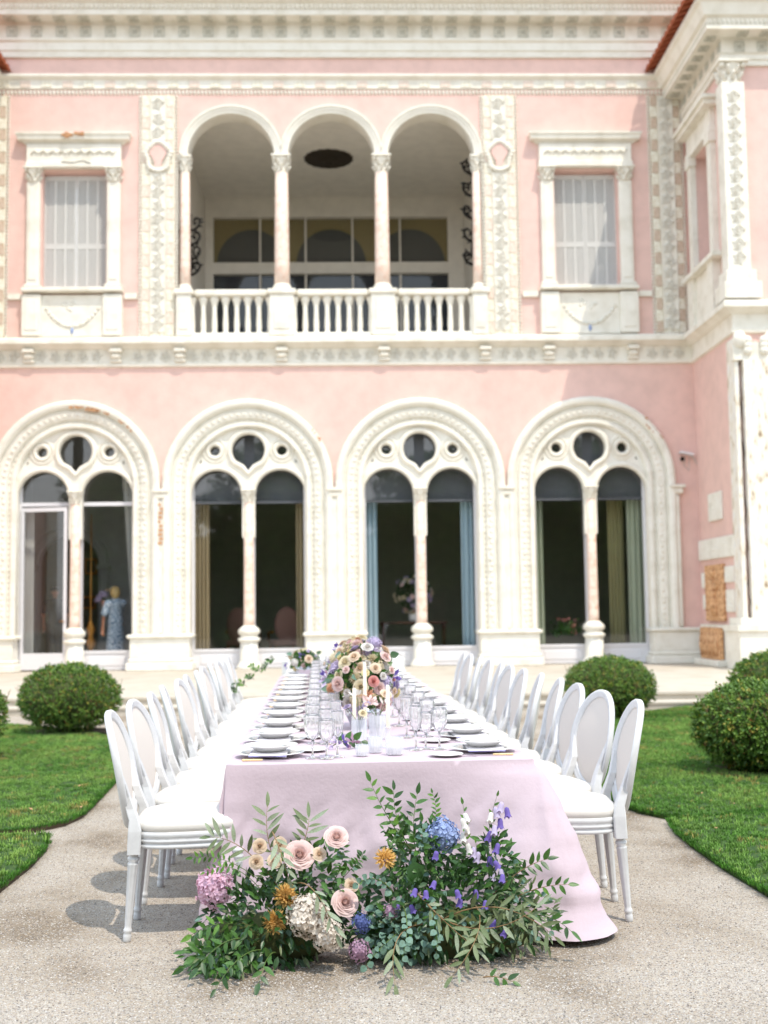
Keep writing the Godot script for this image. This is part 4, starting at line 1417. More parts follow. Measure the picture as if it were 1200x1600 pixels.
	cm.course(path, v2([0, 11.98, 0.06, 11.98, 0.06, 12.08, 0.09, 12.09, 0.09, 12.18, 0.13, 12.21, 0.06, 12.225, 0.06, 12.5, 0.10, 12.505, 0.10, 12.52, 0.46, 12.525, 0.46, 12.60, 0.42, 12.61, 0.45, 12.75, 0.52, 12.78, 0.60, 12.98, 0.66, 13.02, 0.66, 13.12, -0.4, 13.14]))
	put(cm, "wing_cornice", M.plaster, g)
	var ro := rosette_mesh(0.10)
	for i in 7:
		var o := put(ro, "rosette", M.lichen_stone, g, Vector3(f.call(-0.061), 12.36, 0.3 + i * 0.4))
		o.rotation.y = -s * PI / 2
		var o2 := put(ro, "soffit_rosette", M.lichen_stone, g, Vector3(f.call(-0.28), 12.522, 0.3 + i * 0.42))
		o2.rotation.x = PI / 2
	for i in 6:
		put(ro, "rosette", M.lichen_stone, g, Vector3(f.call(0.30 + i * 0.45), 12.36, 2.812))
		var o3 := put(ro, "soffit_rosette", M.lichen_stone, g, Vector3(f.call(0.30 + i * 0.45), 12.522, 3.03))
		o3.rotation.x = PI / 2
	var eg := MB.new(true)
	bead_line(eg, Vector3(f.call(-0.435), 12.68, 0.0), Vector3(f.call(-0.435), 12.68, 3.2), 0.09, Vector3(0.035, 0.055, 0.035))
	bead_line(eg, Vector3(f.call(-0.435), 12.68, 3.18), Vector3(f.call(4.8), 12.68, 3.18), 0.09, Vector3(0.035, 0.055, 0.035))
	kind(put(eg, "egg_and_dart", M.plaster, g), "stuff")
	# roof of barrel tiles
	var rf_ := group("tiled_roof", V)
	var sl := MB.new()
	sl.quad(Vector3(f.call(-0.66), 13.15, -0.2), Vector3(f.call(-0.66), 13.15, 3.41), Vector3(f.call(3.0), 14.4, 3.41), Vector3(f.call(3.0), 14.4, -0.2))
	put(sl, "roof_bed", M.terracotta, rf_)
	var tm := MB.new(true)
	var rr := []
	for j in 3:
		var a := PackedVector3Array()
		for i in 7:
			var t := PI * i / 6
			a.append(Vector3(s * 0.25 * j, 0.085 * j + sin(t) * (0.115 - 0.012 * j), cos(t) * (0.115 - 0.012 * j)))
		rr.append(a)
	tm.rows(rr)
	var cap := []
	for i in 7:
		var t := PI * i / 6
		cap.append(Vector3(0.0, sin(t) * 0.09, cos(t) * 0.09))
	for i in 6:
		tm.tri(Vector3.ZERO, cap[i], cap[i + 1])
	var tme := tm.mesh()
	for row in 3:
		for i in 15:
			put(tme, "roof_tile", M.terracotta, rf_, Vector3(f.call(-0.84 + row * 0.42), 13.13 + row * 0.143, -0.05 + i * 0.245))

# ---------------------------------------------------------------- rooms, curtains, plaques
func vpos(x: float, y: float, z: float) -> Vector3:
	return V.position + V.basis * Vector3(x, y, z)

func curtain(x0: float, x1: float, y0: float, y1: float, z: float, m: Material, label: String, gather := 0.0, n := 7):
	# gather: how far the free edge is pulled back at the bottom
	var t := thing("curtain", label, "curtain", vpos((x0 + x1) / 2, y0, z), V.rotation.y, "curtains inside the arched windows")
	var mb := MB.new(true)
	var rr := []
	for j in 13:
		var v := j / 12.0
		var a := PackedVector3Array()
		for i in n * 8 + 1:
			var u := float(i) / (n * 8)
			var x := lerpf(x0, x1, u) - (x0 + x1) / 2
			x += gather * pow(1.0 - v, 0.8) * (1.0 - u)
			a.append(Vector3(x, v * (y1 - y0), 0.035 * sin(u * n * TAU) + 0.01 * sin(u * 23.0 + v * 5.0)))
		rr.append(a)
	mb.rows(rr)
	put(mb, "fabric", m, t)
	var rod := MB.new(true)
	rod.tube([Vector3(x0 - (x0 + x1) / 2, y1 - y0 - 0.02, 0), Vector3(x1 - (x0 + x1) / 2, y1 - y0 - 0.02, 0)], 0.015, 6)
	put(rod, "rod", M.gold, t)

func interiors():
	mat("curtain_tan", Color(0.62, 0.56, 0.44), 0.9)
	mat("curtain_blue", Color(0.66, 0.75, 0.79), 0.9)
	mat("curtain_green", Color(0.66, 0.69, 0.60), 0.9)
	mat("curtain_olive", Color(0.60, 0.58, 0.42), 0.9)
	mat("curtain_white", Color(0.82, 0.82, 0.80), 0.9, {"back": Color(0.5, 0.5, 0.5)})
	mat("dark_wood", Color(0.26, 0.15, 0.09), 0.4)
	# shell of the two ground-floor rooms
	var a := CX - 7.7
	var b := CX - 3.65
	var c := CX + 7.7
	for r in [[a, b - 0.1, M.grey_room, -5.0], [b + 0.1, c, M.dark_room, -6.0]]:
		var fl := MB.new()
		fl.bx(r[0], r[1], 0.1, 0.30, r[3], -0.451)
		put(fl, "room_floor", M.parquet, V)
		var ce := MB.new()
		ce.bx(r[0], r[1], 6.3, 6.5, r[3], -0.451)
		put(ce, "room_ceiling", r[2], V)
		var sw := MB.new()
		sw.bx(r[0] - 0.1, r[0], 0.1, 6.5, r[3], -0.451)
		sw.bx(r[1], r[1] + 0.1, 0.1, 6.5, r[3], -0.451)
		put(sw, "room_wall", r[2], V)
	var bw := MB.new()
	bw.bx(b + 0.1, c, 0.1, 6.5, -6.2, -6.001)
	put(bw, "room_wall", M.dark_room, V)
	# back wall of the grey room pierced by an arch
	var ax := -6.80
	var p := PackedVector2Array([Vector2(a, 0.3), Vector2(ax - 0.75, 0.3)])
	p.append_array(arch_pts(ax, 2.65, 0.75, 18))
	p.append_array(PackedVector2Array([Vector2(ax + 0.75, 0.3), Vector2(b - 0.1, 0.3), Vector2(b - 0.1, 6.5), Vector2(a, 6.5)]))
	var gw := MB.new()
	gw.extrude(p, -5.2, -5.001)
	put(gw, "room_wall", M.grey_room, V)
	var am := MB.new()
	arch_sweep(am, 2.65, 0.31, v2([0.74, -0.1, 0.74, 0.06, 0.80, 0.09, 0.94, 0.09, 1.0, 0.04, 1.0, -0.01]), 20)
	put(am, "inner_arch", M.grey_room, V, Vector3(ax, 0, -5.0))
	for s in [-1, 1]:
		var ic := MB.new()
		ic.cbox(Vector3(ax + s * 0.87, 2.60, -4.93), Vector3(0.34, 0.14, 0.2), 0.03)
		put(ic, "inner_capital", M.grey_room, V)
	var hb := MB.new()
	hb.bx(ax - 1.4, ax + 1.4, 0.1, 4.5, -8.4, -8.2)
	hb.bx(ax - 1.6, ax - 1.4, 0.1, 4.5, -8.2, -5.201)
	hb.bx(ax + 1.4, ax + 1.6, 0.1, 4.5, -8.2, -5.201)
	hb.bx(ax - 1.6, ax + 1.6, 4.3, 4.5, -8.2, -5.201)
	hb.bx(ax - 1.4, ax + 1.4, 0.1, 0.3, -8.2, -5.201)
	put(hb, "hall_wall", M.dark_room, V)
	for q in [[-6.95, 2.75, 0.34, 0.45], [-7.0, 1.75, 0.4, 0.36]]:
		var fr := thing("picture_frame", "small %s picture hanging in the dark hall behind the inner arch" % ("upper" if q[1] > 2 else "lower"), "picture", vpos(q[0], q[1], -8.2), V.rotation.y)
		var f := MB.new()
		f.cbox(Vector3(0, 0, 0.03), Vector3(q[2], q[3], 0.05), 0.012)
		put(f, "frame", M.gold, fr)
		var cv := MB.new()
		cv.cbox(Vector3(0, 0, 0.056), Vector3(q[2] - 0.1, q[3] - 0.1, 0.012), 0.003)
		put(cv, "canvas", M.dark_wood, fr)
	var b1 := CX - 1.825
	var b2 := CX + 1.825
	var b3 := CX + 5.475
	var b0 := CX - 5.475
	curtain(b0 - 1.18, b0 - 0.98, 0.32, 3.7, -0.6, M.curtain_white, "thin white curtain behind the hinge of the open glass door", 0.0, 4)
	curtain(b0 + 0.80, b0 + 1.25, 0.32, 5.2, -0.6, M.curtain_white, "white curtain drawn back beside the person in the patterned dress", 0.36, 5)
	curtain(b1 - 1.2, b1 - 0.88, 0.32, 5.0, -0.6, M.curtain_tan, "tan curtain at the hinge side of the second arched window", 0.0, 4)
	curtain(b1 + 0.98, b1 + 1.25, 0.32, 5.0, -0.6, M.curtain_tan, "narrow tan curtain on the blue curtains' side of second arched window", 0.0, 3)
	curtain(b2 - 1.22, b2 - 0.92, 0.32, 5.0, -0.6, M.curtain_blue, "pale blue curtain next to the second arched window", 0.0, 3)
	curtain(b2 + 0.90, b2 + 1.22, 0.32, 5.0, -0.6, M.curtain_blue, "pale blue curtain next to the green curtained window", 0.0, 3)
	curtain(b3 - 1.22, b3 - 0.96, 0.32, 5.0, -0.6, M.curtain_green, "sage green curtain in the last arched window", 0.0, 3)
	curtain(b3 + 0.88, b3 + 1.22, 0.32, 5.0, -0.6, M.curtain_green, "sage green curtain by the edge of the last window near the wing", 0.0, 3)
	curtain(b3 + 0.52, b3 + 0.86, 0.32, 5.0, -0.9, M.curtain_olive, "olive curtain hanging behind the sage curtain of the last window", 0.0, 4)
	# console table with a large white bouquet behind the third window
	var t := thing("console_table", "dark wooden console table behind the blue curtained window", "table", vpos(1.66, 0.30, -1.6), V.rotation.y)
	var tt := MB.new()
	tt.cbox(Vector3(0, 0.84, 0), Vector3(1.5, 0.05, 0.5), 0.01)
	put(tt, "table_top", M.dark_wood, t)
	for x in [-0.68, 0.68]:
		for z in [-0.2, 0.2]:
			var lg := MB.new(true)
			lg.lathe(v2([0.03, 0, 0.025, 0.1, 0.035, 0.75, 0.04, 0.81]), 8, Transform3D(Basis.IDENTITY, Vector3(x, 0, z)))
			put(lg, "leg", M.dark_wood, t)
	var bq := thing("bouquet", "large round bouquet of pale flowers behind the blue curtained window", "bouquet", vpos(1.66, 1.165, -1.6), V.rotation.y)
	var vs := MB.new(true)
	vs.lathe(v2([0.07, 0, 0.10, 0.04, 0.11, 0.14, 0.07, 0.22, 0.09, 0.25]), 14)
	put(vs, "vase", M.porcelain, bq)
	var leaves := MB.new()
	for k in 420:
		var d := Vector3(rng.randfn(), rng.randfn(), rng.randfn()).normalized()
		var bb := Basis(Vector3.UP, rf(0, TAU)) * Basis(Vector3.RIGHT, rf(0.2, 1.5))
		leaves.leaf(Transform3D(bb, Vector3(0, 0.62, 0) + d * Vector3(0.42, 0.42, 0.36) * rf(0.6, 1.0)), rf(0.07, 0.13), rf(0.04, 0.06), 2)
	kind(put(leaves, "foliage", M.dark_leaf, bq), "stuff")
	var ms := [rose_mesh(0.055, 4, 3), pom_mesh(0.07, 60)]
	for k in 46:
		var d := Vector3(rng.randfn(), rng.randfn(), absf(rng.randfn()) + 0.1).normalized()
		var fl := put(ms[k % 2], "flower", [M.petal_white, M.petal_cream, M.petal_blush, M.petal_lilac][k % 4], bq, Vector3(0, 0.62, 0) + d * Vector3(0.42, 0.42, 0.36))
		fl.basis = facing(d)
	# small upholstered armchairs behind the second window
	mat("rose_velvet", Color(0.62, 0.47, 0.42), 0.85)
	for d in [[-1.30, -2.9, 0.3, "rose upholstered armchair in the room between the tan curtains"], [-2.30, -3.3, -0.4, "rose upholstered armchair deeper in the room behind the tan curtain"]]:
		var ac := thing("armchair", d[3], "armchair", vpos(d[0], 0.30, d[1]), V.rotation.y + d[2], "rose armchairs in the dark room")
		var sa := MB.new()
		sa.cbox(Vector3(0, 0.40, 0), Vector3(0.62, 0.14, 0.60), 0.04)
		put(sa, "seat", M.rose_velvet, ac)
		var bk := MB.new(true)
		bk.blob(Vector3(0, 0.82, 0.26), Vector3(0.30, 0.42, 0.07), 16, 10)
		put(bk, "backrest", M.rose_velvet, ac)
		for s in [-1, 1]:
			var arm_ := MB.new(true)
			arm_.tube([Vector3(s * 0.31, 0.45, -0.26), Vector3(s * 0.33, 0.64, -0.22), Vector3(s * 0.32, 0.66, 0.22)], 0.03, 7)
			put(arm_, "armrest", M.gold, ac)
			for z in [-0.25, 0.25]:
				var lg := MB.new(true)
				lg.lathe(v2([0.018, 0, 0.028, 0.33]), 8, Transform3D(Basis.IDENTITY, Vector3(s * 0.27, 0, z)))
				put(lg, "leg", M.gold, ac)
	var rp := thing("red_flowers", "red flowers in a pot low behind the last arched window", "flowers", vpos(5.0, 0.30, -1.2), V.rotation.y)
	var po := MB.new(true)
	po.lathe(v2([0.12, 0, 0.16, 0.3, 0.18, 0.32, 0.15, 0.32]), 14)
	put(po, "pot", M.terracotta, rp)
	var rl := MB.new()
	for k in 160:
		var q := Vector3(rng.randfn(), absf(rng.randfn()), rng.randfn()) * 0.13 + Vector3(0, 0.5, 0)
		rl.leaf(Transform3D(facing(Vector3(rf(-1, 1), rf(0, 1), rf(-1, 1))), q), 0.12, 0.05, 2)
	kind(put(rl, "foliage", M.mid_leaf, rp), "stuff")
	for k in 12:
		flower(rp, "bloom", pom_mesh(0.05, 30), M.petal_coral, Vector3(rf(-0.25, 0.25), rf(0.55, 0.9), rf(-0.1, 0.25)), Vector3(0, 0.6, 1))
	# gilded stand just inside the first window
	var gs := thing("gilded_stand", "gilded turned stand just inside the first arched window", "stand", vpos(-5.37, 0.30, -0.9), V.rotation.y)
	var gp := MB.new(true)
	gp.lathe(v2([0.16, 0, 0.16, 0.05, 0.06, 0.1, 0.10, 0.25, 0.05, 0.35, 0.12, 0.5, 0.05, 0.65, 0.10, 0.8, 0.02, 1.0, 0.014, 1.3, 0.012, 3.3]), 14)
	put(gp, "turned_stem", M.gold, gs)
	plaques()

func plaques():
	var X := CX + 7.76
	var g := "antique stone fragments set in the wing wall"
	# [z0, z1, y0, y1, material, label, thickness]
	var L := [[0.85, 1.70, 3.15, 3.72, M.white, "small square stone plaque set highest on the pink wing wall", 0.05], [0.10, 2.42, 2.38, 2.80, M.white, "long narrow carved stone slab on the pink wing wall", 0.06], [0.55, 1.70, 1.12, 2.26, M.relief, "tall orange stone relief with a carved standing figure", 0.08], [0.20, 0.52, 1.80, 2.12, M.white, "small pale stone block beside the relief near the arch", 0.05], [1.76, 2.30, 1.88, 2.20, M.white, "pale carved block level with the relief's top near the wing corner", 0.05], [0.26, 0.46, 1.36, 1.66, M.white, "narrow pale fragment low beside the orange relief", 0.05], [1.80, 2.28, 1.30, 1.74, M.white, "pale rounded fragment under the carved block near the wing corner", 0.05]]
	for d in L:
		var t := thing("stone_plaque", d[5], "plaque", V.position + V.basis * Vector3(X, d[2], (d[0] + d[1]) / 2), V.rotation.y, g)
		var w: float = d[1] - d[0]
		var h: float = d[3] - d[2]
		var mb := MB.new()
		mb.cbox(Vector3(-d[6] / 2, h / 2, 0), Vector3(d[6], h, w), 0.012)
		put(mb, "slab", d[4], t)
		var r := MB.new(true)
		if h > 1.0:
			# standing figure in low relief
			r.tube([Vector3(-d[6], 0.12, -0.02), Vector3(-d[6] - 0.02, 0.35, 0.04), Vector3(-d[6] - 0.03, 0.6, 0.0), Vector3(-d[6] - 0.03, 0.82, 0.02)], [0.06, 0.09, 0.12, 0.07], 8)
			r.tube([Vector3(-d[6], 0.10, 0.16), Vector3(-d[6] - 0.02, 0.35, 0.1), Vector3(-d[6] - 0.02, 0.5, 0.03)], [0.05, 0.07, 0.08], 8)
			r.tube([Vector3(-d[6] - 0.02, 0.76, 0.08), Vector3(-d[6] - 0.02, 0.66, 0.24), Vector3(-d[6] - 0.02, 0.84, 0.3)], [0.05, 0.04, 0.03], 7)
			r.tube([Vector3(-d[6] - 0.02, 0.76, -0.08), Vector3(-d[6] - 0.02, 0.58, -0.2)], [0.05, 0.03], 7)
			r.blob(Vector3(-d[6] - 0.02, 0.96, 0.02), Vector3(0.05, 0.09, 0.08), 10, 6)
			for k in 12:
				r.blob(Vector3(-d[6], rf(0.1, 1.0), rf(-0.5, 0.5)), Vector3(0.03, rf(0.03, 0.07), rf(0.03, 0.07)), 7, 4)
		else:
			for k in int(w * 7) + 2:
				r.blob(Vector3(-d[6], h / 2 + rf(-0.25, 0.25) * h, -w / 2 + 0.08 + (w - 0.16) * k / (int(w * 7) + 1)), Vector3(0.014, rf(0.02, 0.05), rf(0.02, 0.05)), 7, 4)
		put(r, "carving", d[4], t)
	var pn := thing("leaning_relief", "square weathered orange stone panel leaning against the wing plinth", "relief", V.position + V.basis * Vector3(X - 0.16, 0.235, 1.15), V.rotation.y)
	var st := MB.new()
	st.cbox(Vector3(-0.02, 0.06, 0), Vector3(0.26, 0.12, 1.6), 0.015)
	put(st, "stone_base", M.white, pn)
	var sb := MB.new()
	sb.cbox(Vector3(0, 0.12 + 0.32, 0), Vector3(0.08, 0.64, 1.3), 0.015)
	put(sb, "slab", M.relief, pn)
	var cv := MB.new(true)
	for k in 5:
		cv.tube([Vector3(-0.045, 0.2, -0.5 + 0.24 * k), Vector3(-0.06, 0.4, -0.46 + 0.24 * k), Vector3(-0.045, 0.66, -0.5 + 0.24 * k)], [0.04, 0.06, 0.04], 7)
	put(cv, "carving", M.relief, pn)

# ---------------------------------------------------------------- flower and leaf shapes
func facing(d: Vector3) -> Basis:
	# basis whose +Y points along d
	var y := d.normalized()
	var x := y.cross(Vector3(0.21, 0.35, 0.91)).normalized()
	return Basis(x, y, x.cross(y))

func petal(mb: MB, base: Basis, r0: float, l: float, w: float, open: float, cup: float):
	# petal growing from the axis: open = 0 upright, PI/2 flat
	var rr := []
	for j in 5:
		var t := j / 4.0
		var an := open * (0.35 + 0.65 * t)
		var a := PackedVector3Array()
		var y := l * t * cos(an)
		var z := r0 + l * t * sin(an) * 0.9
		var hw := w * sin(PI * (0.12 + 0.74 * t)) * 0.5
		for i in 5:
			var u := i / 2.0 - 1.0
			a.append(base * Vector3(hw * u, y + 0.06 * l * (1.0 - absf(u)) * t, z - cup * hw * u * u))
		rr.append(a)
	mb.rows(rr)

func rose_mesh(r: float, given := 6, seed_ := 1) -> ArrayMesh:
	var layers := given + 2
	# petals wrap round the axis, the outer ones opening and rolling back at the rim
	var mb := MB.new(true)
	var g := RandomNumberGenerator.new()
	g.seed = seed_
	for k in layers + 2:
		var f := float(k) / (layers + 1.0)
		var n := 3 + int(k * 0.55)
		for i in n:
			var a0 := TAU * (i + 0.5 * (k % 2)) / n + k * 0.7 + g.randf_range(-0.12, 0.12)
			var half := (PI / n) * g.randf_range(1.2, 1.45)
			var rt := r * (0.10 + 0.86 * pow(f, 1.15)) * g.randf_range(0.95, 1.05)
			var h := r * (0.86 - 0.42 * f * f) * g.randf_range(0.95, 1.05)
			var rr := []
			for j in 6:
				var t := j / 5.0
				var row := PackedVector3Array()
				for q in 7:
					var u := q / 3.0 - 1.0
					var an := a0 + u * half * (0.35 + 0.65 * sin(PI * minf(0.5, 0.15 + t * 0.5)))
					var rad := r * 0.08 + (rt - r * 0.08) * pow(t, 0.75) + r * 0.13 * f * pow(maxf(0.0, t - 0.6) / 0.4, 2.0)
					rad *= (1.0 - 0.05 * (1.0 - u * u) * (1.0 - f) + 0.04 * u) * (1.0 - 0.75 * pow(1.0 - f, 2.0) * t * t)
					var y := h * t * (1.0 - 0.22 * u * u * t) - r * 0.12 * f * pow(maxf(0.0, t - 0.72) / 0.28, 2.0)
					row.append(Vector3(cos(an) * rad, y, -sin(an) * rad))
				rr.append(row)
			mb.rows(rr)
	return mb.mesh()

func pom_mesh(r: float, n: int, long := 0.5, wide := 0.26) -> ArrayMesh:
	# many narrow petals radiating from the middle
	var mb := MB.new()
	for i in n:
		var f := (i + 0.5) / n
		var ph := f * 1.55
		var an := i * 2.39996
		var d := Vector3(cos(an) * sin(ph), cos(ph), sin(an) * sin(ph))
		var b := facing(d) * Basis(Vector3.UP, i * 1.7)
		mb.leaf(Transform3D(b, d * r * 0.25), r * (0.45 + long * 0.6 * f + 0.1), r * wide, 3, -0.35, 0.5, 1.2)
	return mb.mesh()

func hydrangea_mesh(r: float, n: int, seed_: int) -> ArrayMesh:
	var mb := MB.new()
	var g := RandomNumberGenerator.new()
	g.seed = seed_
	for i in n:
		var f := (i + 0.5) / n
		var ph := acos(1.0 - 1.45 * f)
		var an := i * 2.39996
		var d := Vector3(cos(an) * sin(ph), cos(ph), sin(an) * sin(ph))
		var b := facing((d + Vector3(g.randf_range(-0.5, 0.5), g.randf_range(-0.5, 0.5), g.randf_range(-0.5, 0.5))).normalized())
		var c := d * r * g.randf_range(0.80, 1.0) * (1.0 + 0.13 * sin(d.x * 5.0 + seed_) * cos(d.z * 4.0 + seed_) + 0.06 * sin(d.y * 9.0)) * Vector3(1.06, 0.86, 1.0)
		var sp := g.randf_range(0, TAU)
		var pr := r * g.randf_range(0.13, 0.19)
		for k in 4:
			var pb := b * Basis(Vector3.UP, sp + PI / 2 * k) * Basis(Vector3.RIGHT, g.randf_range(0.75, 1.5))
			mb.leaf(Transform3D(pb, c), pr, pr * 1.0, 4, -0.12, 0.12, 0.7)
	mb.sm(true)
	mb.blob(Vector3.ZERO, Vector3(r * 0.72, r * 0.60, r * 0.68), 10, 7)
	return mb.mesh()

func bell_mesh(r: float, l: float) -> ArrayMesh:
	# hanging bell, mouth down
	var mb := MB.new(true)
	var rr := []
	var pf := v2([0.12, 0.0, 0.62, -0.08, 0.85, -0.35, 0.86, -0.65, 1.0, -0.85, 1.25, -1.0])
	for p in pf:
		var a := PackedVector3Array()
		for i in 15:
			var t := TAU * i / 15
			var k := 1.0 + 0.07 * cos(t * 5)
			var dip := 0.14 * l * cos(t * 5) if p.y < -0.9 else 0.0
			a.append(Vector3(cos(t) * p.x * r * k, p.y * l - dip, -sin(t) * p.x * r * k))
		rr.append(a)
	rr.reverse()
	mb.rows(rr, true)
	return mb.mesh()

func leaf_mesh(l: float, w: float, curl: float, tip := 0.8) -> ArrayMesh:
	var mb := MB.new(true)
	mb.leaf(Transform3D.IDENTITY, l, w, 5, curl, 0.22, tip)
	return mb.mesh()

func curve3(a: Vector3, b: Vector3, sag: Vector3, n: int) -> Array:
	var o := []
	for i in n + 1:
		var t := float(i) / n
		o.append(a.lerp(b, t) + sag * (4.0 * t * (1.0 - t)))
	return o

# a leafy branch; its leaves are children of the stem
func branch(parent: Node, called: String, a: Vector3, b: Vector3, sag: Vector3, leaves: Array, lm: Array, n: int, spread: float, stem: Material, from := 0.15, thick := 0.003):
	var pts := curve3(a, b, sag, 10)
	var rad := []
	for i in 11:
		rad.append(thick * (1.0 - 0.75 * i / 10.0))
	var mb := MB.new(true)
	mb.tube(pts, rad, 5)
	var o := put(mb, called, stem, parent)
	for k in n:
		var t := from + (1.0 - from) * (k + 0.5) / n
		var f := t * 10.0
		var i := mini(int(f), 9)
		var p: Vector3 = pts[i].lerp(pts[i + 1], f - i)
		var d: Vector3 = (pts[i + 1] - pts[i]).normalized()
		var side := d.cross(Vector3(rf(-0.4, 0.4), rf(-0.2, 0.5), 1)).normalized() * (1.0 if k % 2 else -1.0)
		var dir := (d * (1.0 - spread) + side * spread + Vector3(0, -0.1, rf(-0.1, 0.35))).normalized()
		if k == n - 1:
			dir = d
		var x := dir.cross(Vector3(rf(-0.5, 0.5), rf(0.1, 1.0), rf(0.5, 1.0))).normalized()
		var lf := put(leaves[rng.randi() % leaves.size()], "leaf", lm[rng.randi() % lm.size()], o, p)
		lf.basis = Basis(x, dir, x.cross(dir)).scaled_local(Vector3.ONE * rf(0.8, 1.15))
	return o

func flower(parent: Node, called: String, me: Mesh, m: Material, at: Vector3, dir: Vector3, label := "") -> MeshInstance3D:
	var o := put(me, called, m, parent, at)
	o.basis = facing(dir)
	if label != "":
		o.set_meta("label", label)
	return o

func floor_flowers():
	rng.seed = 4141
	var t := thing("floor_flower_arrangement", "wide floral arrangement of roses, hydrangeas and olive branches at the table foot", "flower arrangement", Vector3(0, 0, 0))
	var F := t
	# hidden moss base
	var bs := MB.new(true)
	bs.blob(Vector3(-0.2, 0.09, -4.98), Vector3(0.28, 0.10, 0.10), 14, 8)
	bs.blob(Vector3(0.52, 0.09, -4.98), Vector3(0.38, 0.11, 0.11), 14, 8)
	put(bs, "moss_base", M.bush_core, F)
	# filling foliage, many small leaves through the volume
	var cl := [[Vector3(-0.22, 0.16, -4.93), Vector3(0.27, 0.20, 0.17), 620, 0], [Vector3(-0.05, 0.30, -4.97), Vector3(0.20, 0.16, 0.11), 380, 1], [Vector3(-0.40, 0.06, -4.84), Vector3(0.15, 0.07, 0.13), 260, 1], [Vector3(0.50, 0.18, -4.93), Vector3(0.36, 0.21, 0.17), 820, 0], [Vector3(0.42, 0.38, -4.99), Vector3(0.17, 0.17, 0.09), 420, 1], [Vector3(0.72, 0.34, -4.98), Vector3(0.11, 0.14, 0.08), 200, 1], [Vector3(0.80, 0.16, -4.90), Vector3(0.16, 0.14, 0.13), 300, 2], [Vector3(0.30, 0.14, -4.84), Vector3(0.16, 0.12, 0.09), 260, 3], [Vector3(0.17, 0.13, -4.93), Vector3(0.14, 0.10, 0.11), 220, 0]]
	var fm := [MB.new(), MB.new(), MB.new(), MB.new()]
	for c in cl:
		for k in c[2]:
			var d := Vector3(rng.randfn(), rng.randfn(), rng.randfn()).normalized()
			var p: Vector3 = c[0] + d * c[1] * pow(rng.randf(), 0.4)
			if p.y < 0.012:
				p.y = rf(0.012, 0.05)
			var dir := (d * 0.7 + Vector3(rf(-0.6, 0.6), rf(-0.7, 0.5), rf(-0.2, 0.6))).normalized()
			var x := dir.cross(Vector3(rf(-0.6, 0.6), rf(0.2, 1.0), rf(0.2, 1.0))).normalized()
			var kd: int = c[3] if rng.randf() < 0.75 else rng.randi() % 4
			var l := rf(0.035, 0.065)
			var w := l * (0.38 if kd < 2 else (0.24 if kd == 2 else 0.85))
			fm[kd].leaf(Transform3D(Basis(x, dir, x.cross(dir)), p), l * (1.0 if kd != 3 else 0.6), w * (1.0 if kd != 3 else 0.6), 3, rf(0.0, 0.25), 0.2)
	for k in 4:
		kind(put(fm[k], ["dark_foliage", "green_foliage", "olive_foliage", "eucalyptus_foliage"][k], [M.dark_leaf, M.mid_leaf, M.olive_leaf, M.euca_leaf][k], F), "stuff")
	# branches with single leaves
	var olive := [leaf_mesh(0.075, 0.017, 0.10, 0.9), leaf_mesh(0.09, 0.019, -0.12, 0.9), leaf_mesh(0.066, 0.018, 0.2, 0.9)]
	var rusc := [leaf_mesh(0.045, 0.018, 0.15, 0.75), leaf_mesh(0.055, 0.021, 0.05, 0.75)]
	var small := [leaf_mesh(0.026, 0.011, 0.1, 0.75), leaf_mesh(0.03, 0.012, 0.2, 0.75)]
	var euca := [leaf_mesh(0.026, 0.024, 0.1, 0.8), leaf_mesh(0.032, 0.028, 0.15, 0.8)]
	var OL := [M.olive_leaf, M.olive_pale, M.olive_leaf]
	var GR := [M.dark_leaf, M.mid_leaf]
	var LG := [M.mid_leaf, M.light_leaf]
	# left side
	branch(F, "olive_branch", Vector3(-0.18, 0.30, -4.95), Vector3(-0.45, 0.51, -4.90), Vector3(0, 0.06, 0.04), olive, OL, 13, 0.62, M.stem_wood, 0.35)
	branch(F, "olive_branch", Vector3(-0.14, 0.30, -4.97), Vector3(-0.22, 0.62, -4.97), Vector3(-0.03, 0, 0.03), olive, OL, 11, 0.5, M.stem_wood, 0.4)
	branch(F, "olive_branch", Vector3(-0.12, 0.34, -4.97), Vector3(-0.05, 0.57, -4.95), Vector3(0.02, 0.04, 0.03), olive, OL, 10, 0.55, M.stem_wood, 0.35)
	branch(F, "olive_branch", Vector3(-0.20, 0.52, -4.94), Vector3(-0.13, 0.36, -4.80), Vector3(0, 0.03, 0.05), olive, [M.olive_pale], 8, 0.5, M.stem_wood, 0.2)
	branch(F, "olive_branch", Vector3(-0.10, 0.32, -4.90), Vector3(0.06, 0.16, -4.68), Vector3(0, 0.07, 0.04), olive, [M.olive_pale], 8, 0.4, M.stem_wood, 0.4)
	branch(F, "pistachio_sprig", Vector3(-0.22, 0.30, -4.92), Vector3(-0.51, 0.45, -4.80), Vector3(0, 0.05, 0.03), small, LG, 16, 0.7, M.stem_green, 0.45, 0.002)
	branch(F, "pistachio_sprig", Vector3(-0.22, 0.26, -4.92), Vector3(-0.46, 0.40, -4.76), Vector3(0, 0.07, 0.03), small, LG, 14, 0.7, M.stem_green, 0.4, 0.002)
	branch(F, "pistachio_sprig", Vector3(0.04, 0.30, -4.95), Vector3(0.09, 0.50, -4.93), Vector3(0.02, 0, 0.02), small, GR, 14, 0.7, M.stem_green, 0.3, 0.002)
	branch(F, "pistachio_sprig", Vector3(0.06, 0.30, -4.95), Vector3(0.17, 0.43, -4.90), Vector3(0.02, 0.02, 0.02), small, GR, 14, 0.7, M.stem_green, 0.3, 0.002)
	branch(F, "ruscus_branch", Vector3(-0.25, 0.12, -4.88), Vector3(-0.51, 0.17, -4.72), Vector3(0, 0.05, 0), rusc, LG, 11, 0.6, M.stem_green, 0.3)
